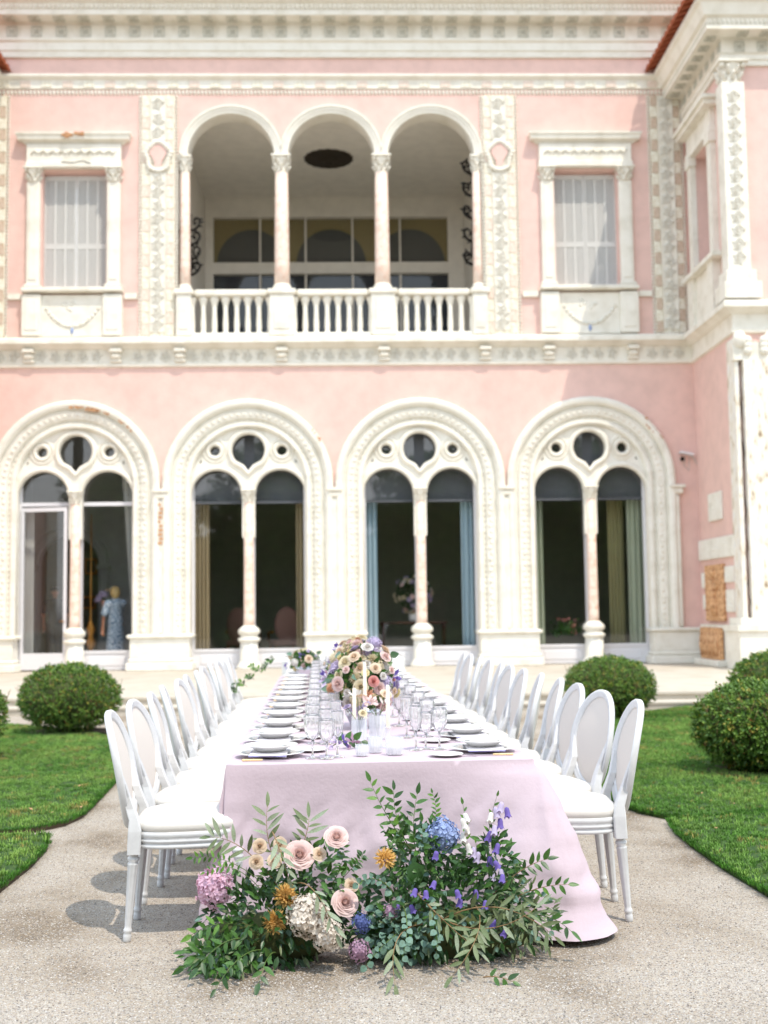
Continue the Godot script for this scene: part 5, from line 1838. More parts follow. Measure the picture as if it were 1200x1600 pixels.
	branch(F, "ruscus_branch", Vector3(-0.25, 0.10, -4.85), Vector3(-0.48, 0.06, -4.66), Vector3(0, 0.06, 0), rusc, GR, 12, 0.6, M.stem_green, 0.25)
	branch(F, "ruscus_branch", Vector3(-0.22, 0.08, -4.82), Vector3(-0.40, 0.02, -4.52), Vector3(0, 0.05, 0), rusc, GR, 11, 0.6, M.stem_green, 0.25)
	branch(F, "ruscus_branch", Vector3(-0.18, 0.07, -4.82), Vector3(-0.24, 0.025, -4.56), Vector3(0, 0.04, 0), rusc, GR, 8, 0.6, M.stem_green, 0.3)
	# right side
	branch(F, "ruscus_branch", Vector3(0.42, 0.36, -4.98), Vector3(0.20, 0.72, -4.93), Vector3(-0.02, 0, 0.02), rusc, LG, 15, 0.55, M.stem_green, 0.3)
	branch(F, "ruscus_branch", Vector3(0.40, 0.38, -4.98), Vector3(0.30, 0.68, -4.95), Vector3(-0.03, 0, 0.02), rusc, GR, 14, 0.55, M.stem_green, 0.3)
	branch(F, "ruscus_branch", Vector3(0.40, 0.36, -4.98), Vector3(0.40, 0.66, -4.97), Vector3(-0.02, 0, 0.02), rusc, GR, 12, 0.55, M.stem_green, 0.3)
	branch(F, "pistachio_sprig", Vector3(0.36, 0.40, -4.98), Vector3(0.25, 0.53, -4.90), Vector3(0.0, 0, 0.02), small, GR, 12, 0.65, M.stem_green, 0.3, 0.002)
	branch(F, "pistachio_sprig", Vector3(0.42, 0.44, -4.98), Vector3(0.46, 0.66, -4.96), Vector3(0.03, 0, 0.02), small, LG, 12, 0.5, M.stem_green, 0.5, 0.002)
	branch(F, "ruscus_branch", Vector3(0.70, 0.24, -4.95), Vector3(0.92, 0.40, -4.86), Vector3(0, 0.03, 0.02), rusc, GR, 10, 0.6, M.stem_wood, 0.4)
	branch(F, "ruscus_branch", Vector3(0.72, 0.20, -4.92), Vector3(1.00, 0.30, -4.84), Vector3(0, 0.03, 0.02), rusc, LG, 10, 0.6, M.stem_wood, 0.4)
	branch(F, "ruscus_branch", Vector3(0.80, 0.16, -4.90), Vector3(1.00, 0.12, -4.80), Vector3(0, 0.04, 0.02), rusc, GR, 9, 0.6, M.stem_green, 0.2)
	branch(F, "olive_branch", Vector3(0.38, 0.28, -4.86), Vector3(0.60, 0.10, -4.66), Vector3(-0.02, 0.02, 0.05), olive, OL, 12, 0.5, M.stem_wood, 0.2, 0.0035)
	branch(F, "olive_branch", Vector3(0.44, 0.20, -4.84), Vector3(0.84, 0.25, -4.70), Vector3(0.0, -0.06, 0.04), olive, OL, 13, 0.6, M.stem_wood, 0.2, 0.0035)
	branch(F, "olive_branch", Vector3(0.46, 0.17, -4.82), Vector3(0.92, 0.12, -4.72), Vector3(0.0, 0.10, 0.04), olive, OL, 13, 0.6, M.stem_wood, 0.25, 0.0035)
	branch(F, "olive_branch", Vector3(0.62, 0.22, -4.86), Vector3(0.48, 0.03, -4.56), Vector3(0.05, 0.03, 0.03), olive, OL, 10, 0.45, M.stem_wood, 0.3)
	branch(F, "olive_branch", Vector3(0.40, 0.16, -4.84), Vector3(0.27, 0.02, -4.50), Vector3(-0.05, 0.06, 0.02), olive, OL, 7, 0.4, M.stem_wood, 0.5)
	branch(F, "eucalyptus_branch", Vector3(0.30, 0.26, -4.88), Vector3(0.14, 0.33, -4.80), Vector3(0, 0.05, 0.02), euca, [M.euca_leaf], 13, 0.7, M.stem_green, 0.1)
	branch(F, "eucalyptus_branch", Vector3(0.32, 0.24, -4.84), Vector3(0.30, 0.06, -4.66), Vector3(0.02, 0.03, 0.04), euca, [M.euca_leaf], 14, 0.7, M.stem_green, 0.1)
	branch(F, "eucalyptus_branch", Vector3(0.36, 0.16, -4.82), Vector3(0.16, 0.05, -4.66), Vector3(0, 0.03, 0.02), euca, [M.euca_leaf], 12, 0.7, M.stem_green, 0.2)
	branch(F, "eucalyptus_branch", Vector3(0.40, 0.28, -4.86), Vector3(0.44, 0.08, -4.68), Vector3(0.02, 0.03, 0.04), euca, [M.euca_leaf], 12, 0.7, M.stem_green, 0.15)
	branch(F, "eucalyptus_branch", Vector3(0.44, 0.42, -4.96), Vector3(0.42, 0.53, -4.90), Vector3(-0.02, 0, 0.02), euca, [M.euca_leaf], 8, 0.7, M.stem_green, 0.1)
	var bigleaf := leaf_mesh(0.11, 0.075, 0.12, 0.65)
	flower(F, "large_leaf", bigleaf, M.dark_leaf, Vector3(0.375, 0.40, -4.88), Vector3(0.05, -1, 0.25))
	# blooms
	var f0 := Vector3(0, 0.35, 1)
	flower(F, "rose", rose_mesh(0.058, 7, 1), M.petal_blush, Vector3(-0.09, 0.425, -4.90), f0 + Vector3(0.15, 0.3, 0), "largest blush pink rose, above the orange chrysanthemums")
	flower(F, "rose", rose_mesh(0.047, 6, 2), M.petal_blush, Vector3(0.06, 0.495, -4.88), f0 + Vector3(0.1, 0.6, 0), "topmost pale pink rose, standing alone against the cloth")
	flower(F, "rose", rose_mesh(0.052, 6, 3), M.petal_blush, Vector3(0.09, 0.245, -4.86), f0 + Vector3(0.3, 0.2, 0), "pale pink rose beside the cream hydrangea")
	for p in [Vector3(-0.165, 0.475, -4.90), Vector3(-0.25, 0.47, -4.90), Vector3(-0.26, 0.41, -4.89), Vector3(-0.19, 0.41, -4.89), Vector3(-0.01, 0.43, -4.90), Vector3(0.12, 0.30, -4.92)]:
		flower(F, "spray_rose", rose_mesh(0.028, 4, int(p.x * 1000.0) + 500), M.petal_peach, p, f0 + Vector3(rf(-0.4, 0.4), rf(-0.2, 0.5), 0))
	flower(F, "hydrangea", hydrangea_mesh(0.076, 230, 4), M.petal_pink, Vector3(-0.43, 0.31, -4.92), Vector3(-0.3, 0.3, 1), "pink hydrangea head at the outer edge")
	flower(F, "hydrangea", hydrangea_mesh(0.082, 250, 5), M.petal_antique, Vector3(-0.055, 0.21, -4.80), Vector3(0.0, 0.3, 1), "antique cream hydrangea head low in the middle")
	flower(F, "hydrangea", hydrangea_mesh(0.062, 160, 6), M.petal_antique, Vector3(0.02, 0.14, -4.78), Vector3(0.3, 0.1, 1))
	flower(F, "hydrangea", hydrangea_mesh(0.066, 200, 7), M.petal_blue, Vector3(0.50, 0.485, -4.96), Vector3(0.1, 0.3, 1), "sky blue hydrangea head among the bellflowers")
	flower(F, "hydrangea", hydrangea_mesh(0.044, 90, 8), M.petal_mauve, Vector3(0.145, 0.085, -4.76), Vector3(0.1, 0.2, 1))
	flower(F, "hydrangea", hydrangea_mesh(0.03, 60, 9), M.petal_mauve, Vector3(0.27, 0.225, -4.80), Vector3(0, 0.2, 1))
	flower(F, "hydrangea", hydrangea_mesh(0.04, 80, 10), M.petal_deep_blue, Vector3(0.155, 0.185, -4.79), Vector3(0.1, 0.3, 1), "deep blue flower head low in the middle")
	var pom := pom_mesh(0.050, 170, 0.5, 0.2)
	flower(F, "chrysanthemum", pom, M.petal_orange, Vector3(-0.185, 0.19, -4.83), Vector3(-0.1, 0.2, 1))
	flower(F, "chrysanthemum", pom, M.petal_orange, Vector3(-0.145, 0.28, -4.86), Vector3(0.1, 0.5, 1))
	flower(F, "chrysanthemum", pom_mesh(0.046, 150, 0.5, 0.2), M.petal_orange, Vector3(0.255, 0.415, -4.86), Vector3(0.1, 0.6, 0.9))
	# bellflower stalks
	var bell := bell_mesh(0.013, 0.042)
	var sm_bell := bell_mesh(0.012, 0.032)
	for s in [[Vector3(0.70, 0.25, -4.97), Vector3(0.735, 0.655, -4.96), Vector3(-0.03, 0, 0)], [Vector3(0.57, 0.30, -4.98), Vector3(0.585, 0.62, -4.97), Vector3(0.02, 0, 0)], [Vector3(0.63, 0.25, -4.96), Vector3(0.635, 0.46, -4.95), Vector3(0.01, 0, 0)], [Vector3(0.78, 0.25, -4.97), Vector3(0.70, 0.52, -4.95), Vector3(0.01, 0, 0)]]:
		branch(F, "bellflower_stalk", s[0], s[1], s[2], small, [M.light_leaf, M.mid_leaf], 9, 0.45, M.stem_green, 0.2, 0.0028)
	var bells := [[0.765, 0.595, 0], [0.745, 0.62, 1], [0.715, 0.60, 1], [0.735, 0.555, 0], [0.70, 0.58, 2], [0.695, 0.505, 0], [0.725, 0.455, 0], [0.71, 0.53, 1], [0.69, 0.40, 0], [0.735, 0.35, 1], [0.70, 0.34, 1], [0.59, 0.575, 2], [0.575, 0.56, 2], [0.60, 0.53, 2], [0.58, 0.50, 2], [0.595, 0.46, 2], [0.625, 0.44, 1], [0.645, 0.42, 1]]
	for q in bells:
		var o := put(bell, "bellflower", [M.petal_purple, M.petal_lilac, M.petal_white][q[2]], F, Vector3(q[0], q[1], -4.93 + rf(-0.02, 0.02)))
		o.basis = Basis(Vector3(0, 0, 1), rf(-0.35, 0.35)) * Basis(Vector3.RIGHT, rf(-0.5, 0.1))
	for q in [[0.46, 0.45], [0.37, 0.32], [0.41, 0.31], [0.30, 0.25], [0.35, 0.25], [0.45, 0.34], [0.61, 0.30], [0.55, 0.27], [0.69, 0.41], [0.72, 0.36], [0.68, 0.19], [0.73, 0.15], [0.65, 0.26], [0.53, 0.31]]:
		var o := put(sm_bell, "clematis_bell", M.petal_purple, F, Vector3(q[0], q[1], -4.79 + rf(-0.03, 0.03)))
		o.basis = Basis(Vector3(0, 0, 1), rf(-0.5, 0.5)) * Basis(Vector3.RIGHT, rf(-0.3, 0.3))
	# loose sprig lying on the gravel
	var ls := thing("fallen_sprig", "short dark green sprig lying on the gravel before the arrangement", "sprig", Vector3(0.66, 0.0, -4.60))
	branch(ls, "twig", Vector3(-0.05, 0.02, 0), Vector3(0.06, 0.012, 0.05), Vector3(0, 0.01, 0), rusc, GR, 6, 0.6, M.stem_wood)
	rng.seed = 79

func centrepieces():
	rng.seed = 515
	# mixed table bouquets down the middle of the table
	var big := [rose_mesh(0.040, 6, 11), rose_mesh(0.034, 6, 12), rose_mesh(0.030, 5, 13)]
	var sprayr := rose_mesh(0.022, 4, 15)
	var pom := pom_mesh(0.038, 110, 0.5, 0.22)
	var cl := pom_mesh(0.05, 6, 0.9, 0.45)
	var hyd := hydrangea_mesh(0.042, 90, 21)
	var gl := [leaf_mesh(0.07, 0.045, 0.15, 0.7)]
	var pal := [M.petal_cream, M.petal_white, M.petal_peach, M.petal_lilac, M.petal_blush, M.petal_white, M.petal_yellow, M.petal_peach, M.petal_pink, M.petal_blush, M.petal_white, M.petal_blush, M.petal_coral]
	var spots := [[Vector3(0.25, 0.735, -6.95), 0.20, 0.50, 120, "nearest mixed bouquet of peach and cream flowers behind the taper candles"], [Vector3(0.27, 0.735, -8.7), 0.20, 0.49, 80, "second mixed bouquet down the middle of the table"], [Vector3(0.24, 0.735, -10.4), 0.19, 0.34, 40, "third mixed bouquet down the middle of the table"], [Vector3(-0.16, 0.735, -12.3), 0.15, 0.30, 26, "low peach and coral bouquet at the table end before the sofa"]]
	for s in spots:
		var t := thing("table_bouquet", s[4], "bouquet", s[0], 0.0, "flower bouquets on the table")
		var bw := MB.new(true)
		bw.lathe(v2([0.05, 0, 0.075, 0.005, 0.08, 0.03, 0.105, 0.08, 0.11, 0.12, 0.10, 0.12, 0.09, 0.06, 0.02, 0.03]), 18)
		put(bw, "silver_bowl", M.silver, t)
		var r: float = s[1]
		var h: float = s[2]
		var lv := MB.new()
		for k in 260:
			var d := Vector3(rng.randfn(), rng.randfn(), rng.randfn()).normalized()
			var p := Vector3(0, h * 0.56, 0) + d * Vector3(r, h * 0.40, r) * pow(rng.randf(), 0.4) * 0.78
			var dir := (d + Vector3(rf(-0.5, 0.5), rf(-0.4, 0.4), rf(-0.5, 0.5))).normalized()
			lv.leaf(Transform3D(facing(dir), p), rf(0.04, 0.075), rf(0.018, 0.035), 3)
		kind(put(lv, "foliage", M.mid_leaf, t), "stuff")
		for k in s[3]:
			var f: float = (k + 0.5) / float(s[3])
			var ph := acos(1.0 - 1.86 * f)
			var an: float = k * 2.39996
			var d := Vector3(cos(an) * sin(ph), cos(ph), sin(an) * sin(ph))
			var p := Vector3(0, h * 0.57, 0) + d * Vector3(r * (1.0 - 0.38 * maxf(0.0, d.y)), h * 0.42, r * (1.0 - 0.38 * maxf(0.0, d.y))) * rf(0.72, 1.16)
			var pick := rng.randf()
			var m: Material = pal[rng.randi() % pal.size()]
			var me: Mesh = big[rng.randi() % 3]
			var nm := "rose"
			if pick < 0.28:
				me = sprayr
				nm = "spray_rose"
			elif pick < 0.40:
				me = pom
				nm = "dahlia"
				m = [M.petal_coral, M.petal_salmon, M.petal_yellow, M.petal_cream, M.petal_blush][rng.randi() % 5]
			elif pick < 0.50:
				me = cl
				nm = "clematis"
				m = [M.petal_purple, M.petal_lilac][rng.randi() % 2]
			elif pick < 0.60:
				me = hyd
				nm = "hydrangea"
				m = [M.petal_cream, M.petal_white, M.petal_lilac][rng.randi() % 3]
			flower(t, nm, me, m, p, (d + Vector3(rf(-0.2, 0.2), 0.15, rf(-0.1, 0.3))).normalized())
		for k in 9:
			var an := rf(0, TAU)
			flower(t, "leaf", gl[0], M.euca_leaf if k % 2 else M.dark_leaf, Vector3(cos(an) * r * 0.9, h * rf(0.35, 0.85), sin(an) * r * 0.9), Vector3(cos(an), rf(-0.6, 0.6), sin(an)))
	# a coral bloom on a long stem in the second bouquet
	# taper candles with their glass holders
	var cd := [[Vector3(0.242, 0.735, -6.45), 0.30, "tallest taper candle standing before the nearest bouquet"], [Vector3(0.335, 0.735, -5.92), 0.21, "short taper candle near the textured glass votives"], [Vector3(0.185, 0.735, -6.50), 0.16, "low taper candle half hidden beside the tallest candle"], [Vector3(0.27, 0.735, -7.9), 0.30, "taper candle standing between the nearest two bouquets"]]
	for c in cd:
		var t := thing("taper_candle", c[2], "candle", c[0], 0.0, "taper candles on the table")
		var ho := MB.new(true)
		ho.lathe(v2([0.035, 0, 0.036, 0.006, 0.012, 0.015, 0.009, 0.04, 0.016, 0.05, 0.010, 0.06, 0.012, 0.09, 0.018, 0.105]), 14)
		put(ho, "glass_holder", M.cut_glass, t)
		var wx := MB.new(true)
		wx.lathe(v2([0.0105, 0.095, 0.0105, 0.10, 0.0095, 0.10 + c[1] * 0.97, 0.007, 0.10 + c[1] * 0.99, 0.002, 0.10 + c[1]]), 12)
		put(wx, "wax_stick", M.wax, t)
		var wk := MB.new()
		wk.tube([Vector3(0, 0.098 + c[1], 0), Vector3(0.001, 0.11 + c[1], 0)], 0.0012, 4)
		put(wk, "wick", M.crack, t)
	# votive glasses
	var vo := [[Vector3(0.193, 0.735, -5.60), 0.031, 0.055, "smallest round glass votive at the table's front"], [Vector3(0.262, 0.735, -5.72), 0.034, 0.078, "beaded white glass votive between the two other votives"], [Vector3(0.347, 0.735, -5.62), 0.042, 0.085, "widest textured glass votive at the table's front"], [Vector3(0.30, 0.735, -6.3), 0.045, 0.13, "tall frosted glass vase behind the votives"], [Vector3(0.20, 0.735, -6.18), 0.040, 0.12, "clear cut glass bud vase beside the tall frosted vase"]]
	for c in vo:
		var t := thing("votive_glass" if c[2] < 0.1 else "bud_vase", c[3], "votive" if c[2] < 0.1 else "vase", c[0], 0.0, "glass votives and vases on the table")
		var r: float = c[1]
		var h: float = c[2]
		var g := MB.new()
		g.sheet_lathe(v2([0.002, 0.003, r * 0.85, 0.003, r * 0.97, h * 0.1, r, h * 0.4, r * 1.02, h * 0.75, r * 0.97, h, r * 0.9, h * 0.99, r * 0.92, h * 0.4, r * 0.8, h * 0.12, 0.002, h * 0.11]), 28, Transform3D.IDENTITY, 14, r * 0.03)
		put(g, "glass_body", M.cut_glass, t)
		if h < 0.1:
			var wx := MB.new(true)
			wx.lathe(v2([r * 0.72, h * 0.13, r * 0.74, h * 0.42, 0.002, h * 0.42]), 14)
			put(wx, "wax", M.petal_white, t)
		else:
			for k in 5:
				var an := rf(0, TAU)
				var top := Vector3(cos(an) * 0.06, h + rf(0.03, 0.14), sin(an) * 0.05)
				var st := MB.new(true)
				st.tube([Vector3(0, h * 0.15, 0), Vector3(0, h, 0) + top * Vector3(0.3, 0, 0.3), top], 0.0018, 5)
				put(st, "stem", M.stem_green, t)
				flower(t, "flower", [sprayr, cl, big[2]][k % 3], pal[k], top, Vector3(cos(an) * 0.5, 1, sin(an) * 0.5 + 0.4))
	var lo := thing("loose_flowers", "lilac clematis and leafy sprig lying on the cloth near the votives", "flowers", Vector3(0.12, 0.735, -5.95))
	branch(lo, "sprig", Vector3(-0.06, 0.012, 0), Vector3(0.09, 0.03, 0.02), Vector3(0, 0.02, 0), [leaf_mesh(0.05, 0.03, 0.1, 0.7)], [M.dark_leaf, M.mid_leaf], 7, 0.6, M.stem_green)
	for k in 3:
		flower(lo, "clematis", cl, [M.petal_lilac, M.petal_purple, M.petal_mauve][k], Vector3(-0.05 + 0.045 * k, 0.025, 0.03), Vector3(rf(-0.4, 0.4), 0.6, 1))
	rng.seed = 80

# ---------------------------------------------------------------- table, cloth, chairs, place settings
func cloth_mesh() -> ArrayMesh:
	var mb := MB.new(true)
	var nz := FastNoiseLite.new()
	nz.seed = 5
	nz.frequency = 1.0
	nz.fractal_octaves = 3
	# outline of the top, counter-clockwise seen from above, with dense corners
	var rc := 0.02
	var pts := []
	var nrm := []
	var cor := [Vector2(TCX - THW, TZ0), Vector2(TCX + THW, TZ0), Vector2(TCX + THW, TZ1), Vector2(TCX - THW, TZ1)]
	for c in 4:
		var a: Vector2 = cor[c]
		var b: Vector2 = cor[(c + 1) % 4]
		var d := (b - a).normalized()
		var nn := Vector2(-d.y, d.x)
		var n := 70 if c % 2 == 0 else 150
		for i in n:
			var t := (i + 0.5) / n
			pts.append(a.lerp(b, t))
			nrm.append(nn)
		var d2: Vector2 = (cor[(c + 2) % 4] - b).normalized()
		var nn2 := Vector2(-d2.y, d2.x)
		for i in 18:
			pts.append(b)
			nrm.append((nn.slerp(nn2, (i + 1) / 19.0)))
	var N := pts.size()
	# flare of the hem at each point of the outline
	var rr := []
	var rows_n := 30
	for j in rows_n + 1:
		var v := float(j) / rows_n
		var a := PackedVector3Array()
		for i in N:
			var p: Vector2 = pts[i]
			var n: Vector2 = nrm[i]
			var dr := p.distance_to(Vector2(TCX + THW, TZ0))
			var dl := p.distance_to(Vector2(TCX - THW, TZ0))
			var corner_r := exp(-pow(dr / 0.30, 2))
			var corner_l := exp(-pow(dl / 0.12, 2))
			var turn := 0.0
			if dr < 0.001:
				turn = 1.0
			var flare := 0.06 + (0.28 if n.y > 0.5 else 0.18) * corner_r + 0.05 * corner_l
			if dr < 0.001:
				var k: float = clampf(atan2(n.x, n.y) / (PI / 2), 0.0, 1.0)
				flare = lerpf(0.34, 0.24, k) + 0.10 * sin(k * PI)
			if dl < 0.001:
				flare = 0.10 - 0.075 * pow(sin(n.angle() * 2.0), 2) + 0.02
			var s := (p.x * 1.0 + p.y * 1.0)
			var fold := 0.018 * sin(s * 11.0 + 1.3) * smoothstep(0.1, 1.0, v) + 0.055 * nz.get_noise_2d(s * 1.9 + n.x, v * 1.1) * smoothstep(0.0, 0.7, v)
			if p.y < TZ0 - 0.3:
				fold += 0.022 * sin(s * 19.0) * v
			fold += 0.014 * nz.get_noise_2d(s * 6.0 + 40.0 + v * 2.5, v * 4.0 - s) * smoothstep(0.05, 0.4, v)
			# sharp ironed creases
			for cr in [-0.31, 0.14, 0.55]:
				if n.y > 0.9:
					fold += 0.004 * maxf(0.0, 1.0 - absf(p.x - cr) / 0.02) * smoothstep(0.05, 0.2, v)
			# drag folds fanning out from the loose corner, and the turned hem
			if n.y > 0.3 or dr < 0.001:
				var fan_a := atan2(v * 0.75, dr + 0.05)
				fold += 0.011 * sin(fan_a * 13.0) * exp(-dr * 1.6) * smoothstep(0.1, 0.6, v)
			if dl < 0.5 and n.y > 0.9:
				fold += 0.010 * sin(dl * 42.0) * exp(-dl * 5.0) * v
			if v > 0.96:
				fold += 0.0035
			var out := flare * pow(v, lerpf(1.2, 0.82, maxf(corner_r, 1.0 if dr < 0.001 else 0.0))) + fold + 0.004
			var y := 0.735 - v * 0.735
			if v < 0.05:
				# soft edge of the table top
				var q := v / 0.05
				out = 0.006 * sin(q * PI / 2)
				y = 0.735 - 0.0376 * (1.0 - cos(q * PI / 2)) * 1.0
				y = lerpf(y, 0.735 - v * 0.735, q)
			# the hem rests on the gravel or lifts a little off it
			var lift := 0.012 + 0.02 * (0.5 + 0.5 * sin(s * 4.0))
			if corner_r > 0.25 and dr > 0.001 and n.y > 0.5:
				lift += 0.045 * sin(PI * clampf((dr - 0.02) / 0.4, 0, 1))
			y = maxf(y, 0.0) * (1.0 - 0.04 * v) + lift * v * v
			a.append(Vector3(p.x + n.x * out, y, p.y + n.y * out))
		rr.append(a)
	rr.reverse()
	mb.rows(rr, true)
	# flat top with faint ironed creases
	var gx := 24
	var gz := 120
	var g := []
	for j in gz + 1:
		var a := PackedVector3Array()
		for i in gx + 1:
			var x := lerpf(TCX - THW, TCX + THW, float(i) / gx)
			var z := lerpf(TZ0, TZ1, float(j) / gz)
			var e := minf(minf(i, gx - i), minf(j, gz - j))
			a.append(Vector3(x, 0.735 + (0.0012 * nz.get_noise_2d(x * 5.0, z * 5.0) if e > 0 else 0.0), z))
		g.append(a)
	mb.rows(g)
	return mb.mesh()

func chair_leg(front: bool) -> ArrayMesh:
	var mb := MB.new(true)
	var h := 0.385
	mb.lathe(v2([0.014, 0, 0.017, 0.005, 0.0175, 0.03, 0.014, 0.037, 0.0185, 0.043, 0.0185, 0.052, 0.015, 0.058, 0.016, 0.07, 0.0245, h - 0.06, 0.0245, h - 0.055, 0.018, h - 0.048, 0.026, h - 0.038, 0.026, h - 0.03, 0.018, h - 0.022, 0.026, h - 0.01, 0.026, h]), 24, Transform3D.IDENTITY, 8, 0.0035, 7, 8)
	return mb.mesh()

func make_chair(label: String) -> Node3D:
	# faces -Z, origin on the ground under the seat
	var t := thing("dining_chair", label, "chair", Vector3.ZERO, 0.0, "white oval-backed chairs along the table")
	var fl := chair_leg(true)
	for s in [-1, 1]:
		var a := put(fl, "leg", M.chair_paint, t, Vector3(s * 0.195, 0, -0.215))
		a.name = free_name(t, "front_leg")
		var b := put(fl, "leg", M.chair_paint, t, Vector3(s * 0.185, 0, 0.262))
		b.rotation = Vector3(-0.075, 0, s * 0.02)
		b.name = free_name(t, "rear_leg")
	# ribbed apron following the rounded seat outline
	var ol := []
	for i in 40:
		var an := TAU * i / 40
		var ex := 0.55
		var x := 0.232 * signf(cos(an)) * pow(absf(cos(an)), ex)
		var z := 0.235 * signf(sin(an)) * pow(absf(sin(an)), ex)
		x *= 1.0 - 0.10 * smoothstep(-0.1, 0.24, z)
		ol.append(Vector2(x, z))
	var ap := MB.new(true)
	var rr := []
	for q in v2([-0.025, 0.395, 0.0, 0.395, 0.004, 0.40, 0.004, 0.408, -0.002, 0.413, -0.002, 0.418, 0.005, 0.423, 0.005, 0.431, -0.001, 0.436, 0.003, 0.442, 0.006, 0.450, 0.006, 0.460, 0.0, 0.466, -0.03, 0.466]):
		var a := PackedVector3Array()
		for p in ol:
			var k: Vector2 = p * (1.0 + q.x / 0.24)
			a.append(Vector3(k.x, q.y, -k.y))
		rr.append(a)
	ap.rows(rr, true)
	put(ap, "seat_frame", M.chair_paint, t)
	# cushion
	var cu := MB.new(true)
	rr = []
	for q in v2([0.90, 0.458, 0.985, 0.466, 1.02, 0.482, 1.0, 0.502, 0.93, 0.518, 0.75, 0.530, 0.5, 0.538, 0.25, 0.541, 0.02, 0.542]):
		var a := PackedVector3Array()
		for p in ol:
			var k: Vector2 = p * q.x
			a.append(Vector3(k.x, q.y - 0.006 * cos(k.x * 30.0) * cos(k.y * 22.0) * (1.0 - q.x), -k.y))
		rr.append(a)
	cu.rows(rr, true)
	put(cu, "seat_cushion", M.seat_fabric, t)
	# oval back, leaning
	var lean := Transform3D(Basis(Vector3.RIGHT, 0.19), Vector3(0, 0.720, 0.302))
	var ring := MB.new(true)
	rr = []
	var pr := v2([-0.030, -0.010, -0.030, 0.006, -0.024, 0.012, -0.014, 0.009, -0.006, 0.015, 0.008, 0.015, 0.012, 0.010, 0.012, -0.010, 0.004, -0.016, -0.022, -0.016])
	for i in 41:
		var an := TAU * i / 40
		var c := Vector2(cos(an), sin(an))
		var a := PackedVector3Array()
		for q in pr:
			var x: float = c.x * (0.226 + q.x)
			var y: float = c.y * (0.255 + q.x)
			a.append(lean * Vector3(x, y, -q.y + 0.55 * x * x * -1.0 + 0.02))
		a.append(a[0])
		rr.append(a)
	ring.rows(rr)
	put(ring, "back_frame", M.chair_paint, t)
	for s in [1.0, -1.0]:
		var pn := MB.new(true)
		rr = []
		for j in 8:
			var f := 1.0 - j / 7.5
			var a := PackedVector3Array()
			for i in 32:
				var an := TAU * i / 32
				var x := cos(an) * 0.200 * f
				var y := sin(an) * 0.229 * f
				a.append(lean * Vector3(x, y, -0.55 * x * x + 0.02 - s * (0.003 + 0.016 * (1.0 - f * f))))
			rr.append(a)
		pn.rows(rr, true)
		pn.fan(rr[7], lean * Vector3(0, 0, 0.02 - s * 0.019))
		put(pn, "back_pad", M.back_fabric, t)
	# posts running up from the rear leg blocks into the oval
	for s in [-1.0, 1.0]:
		var p := MB.new(true)
		var path := [Vector3(s * 0.188, 0.372, 0.232), Vector3(s * 0.188, 0.47, 0.228), Vector3(s * 0.184, 0.515, 0.232), Vector3(s * 0.176, 0.565, 0.25), Vector3(s * 0.178, 0.615, 0.268), Vector3(s * 0.200, 0.675, 0.282), Vector3(s * 0.216, 0.73, 0.296)]
		var wd := [0.052, 0.052, 0.048, 0.044, 0.040, 0.034, 0.022]
		rr = []
		for j in path.size():
			var w: float = wd[j] * 0.5
			var dp := w * (0.9 if j > 1 else 1.1)
			var a := PackedVector3Array()
			for q in [Vector2(-1, 0.8), Vector2(-0.8, 1), Vector2(0.8, 1), Vector2(1, 0.8), Vector2(1, -0.8), Vector2(0.8, -1), Vector2(-0.8, -1), Vector2(-1, -0.8)]:
				a.append(path[j] + Vector3(q.x * w, 0, q.y * dp))
			rr.append(a)
		p.sm(false)
		p.rows(rr, true)
		p.fan(rr[0], path[0], true)
		put(p, "post", M.chair_paint, t)
	# small gusset under the oval
	var gs := MB.new()
	gs.cbox(Vector3(0, 0.472, 0.226), Vector3(0.30, 0.03, 0.03), 0.006)
	put(gs, "lower_rail", M.chair_paint, t)
	return t

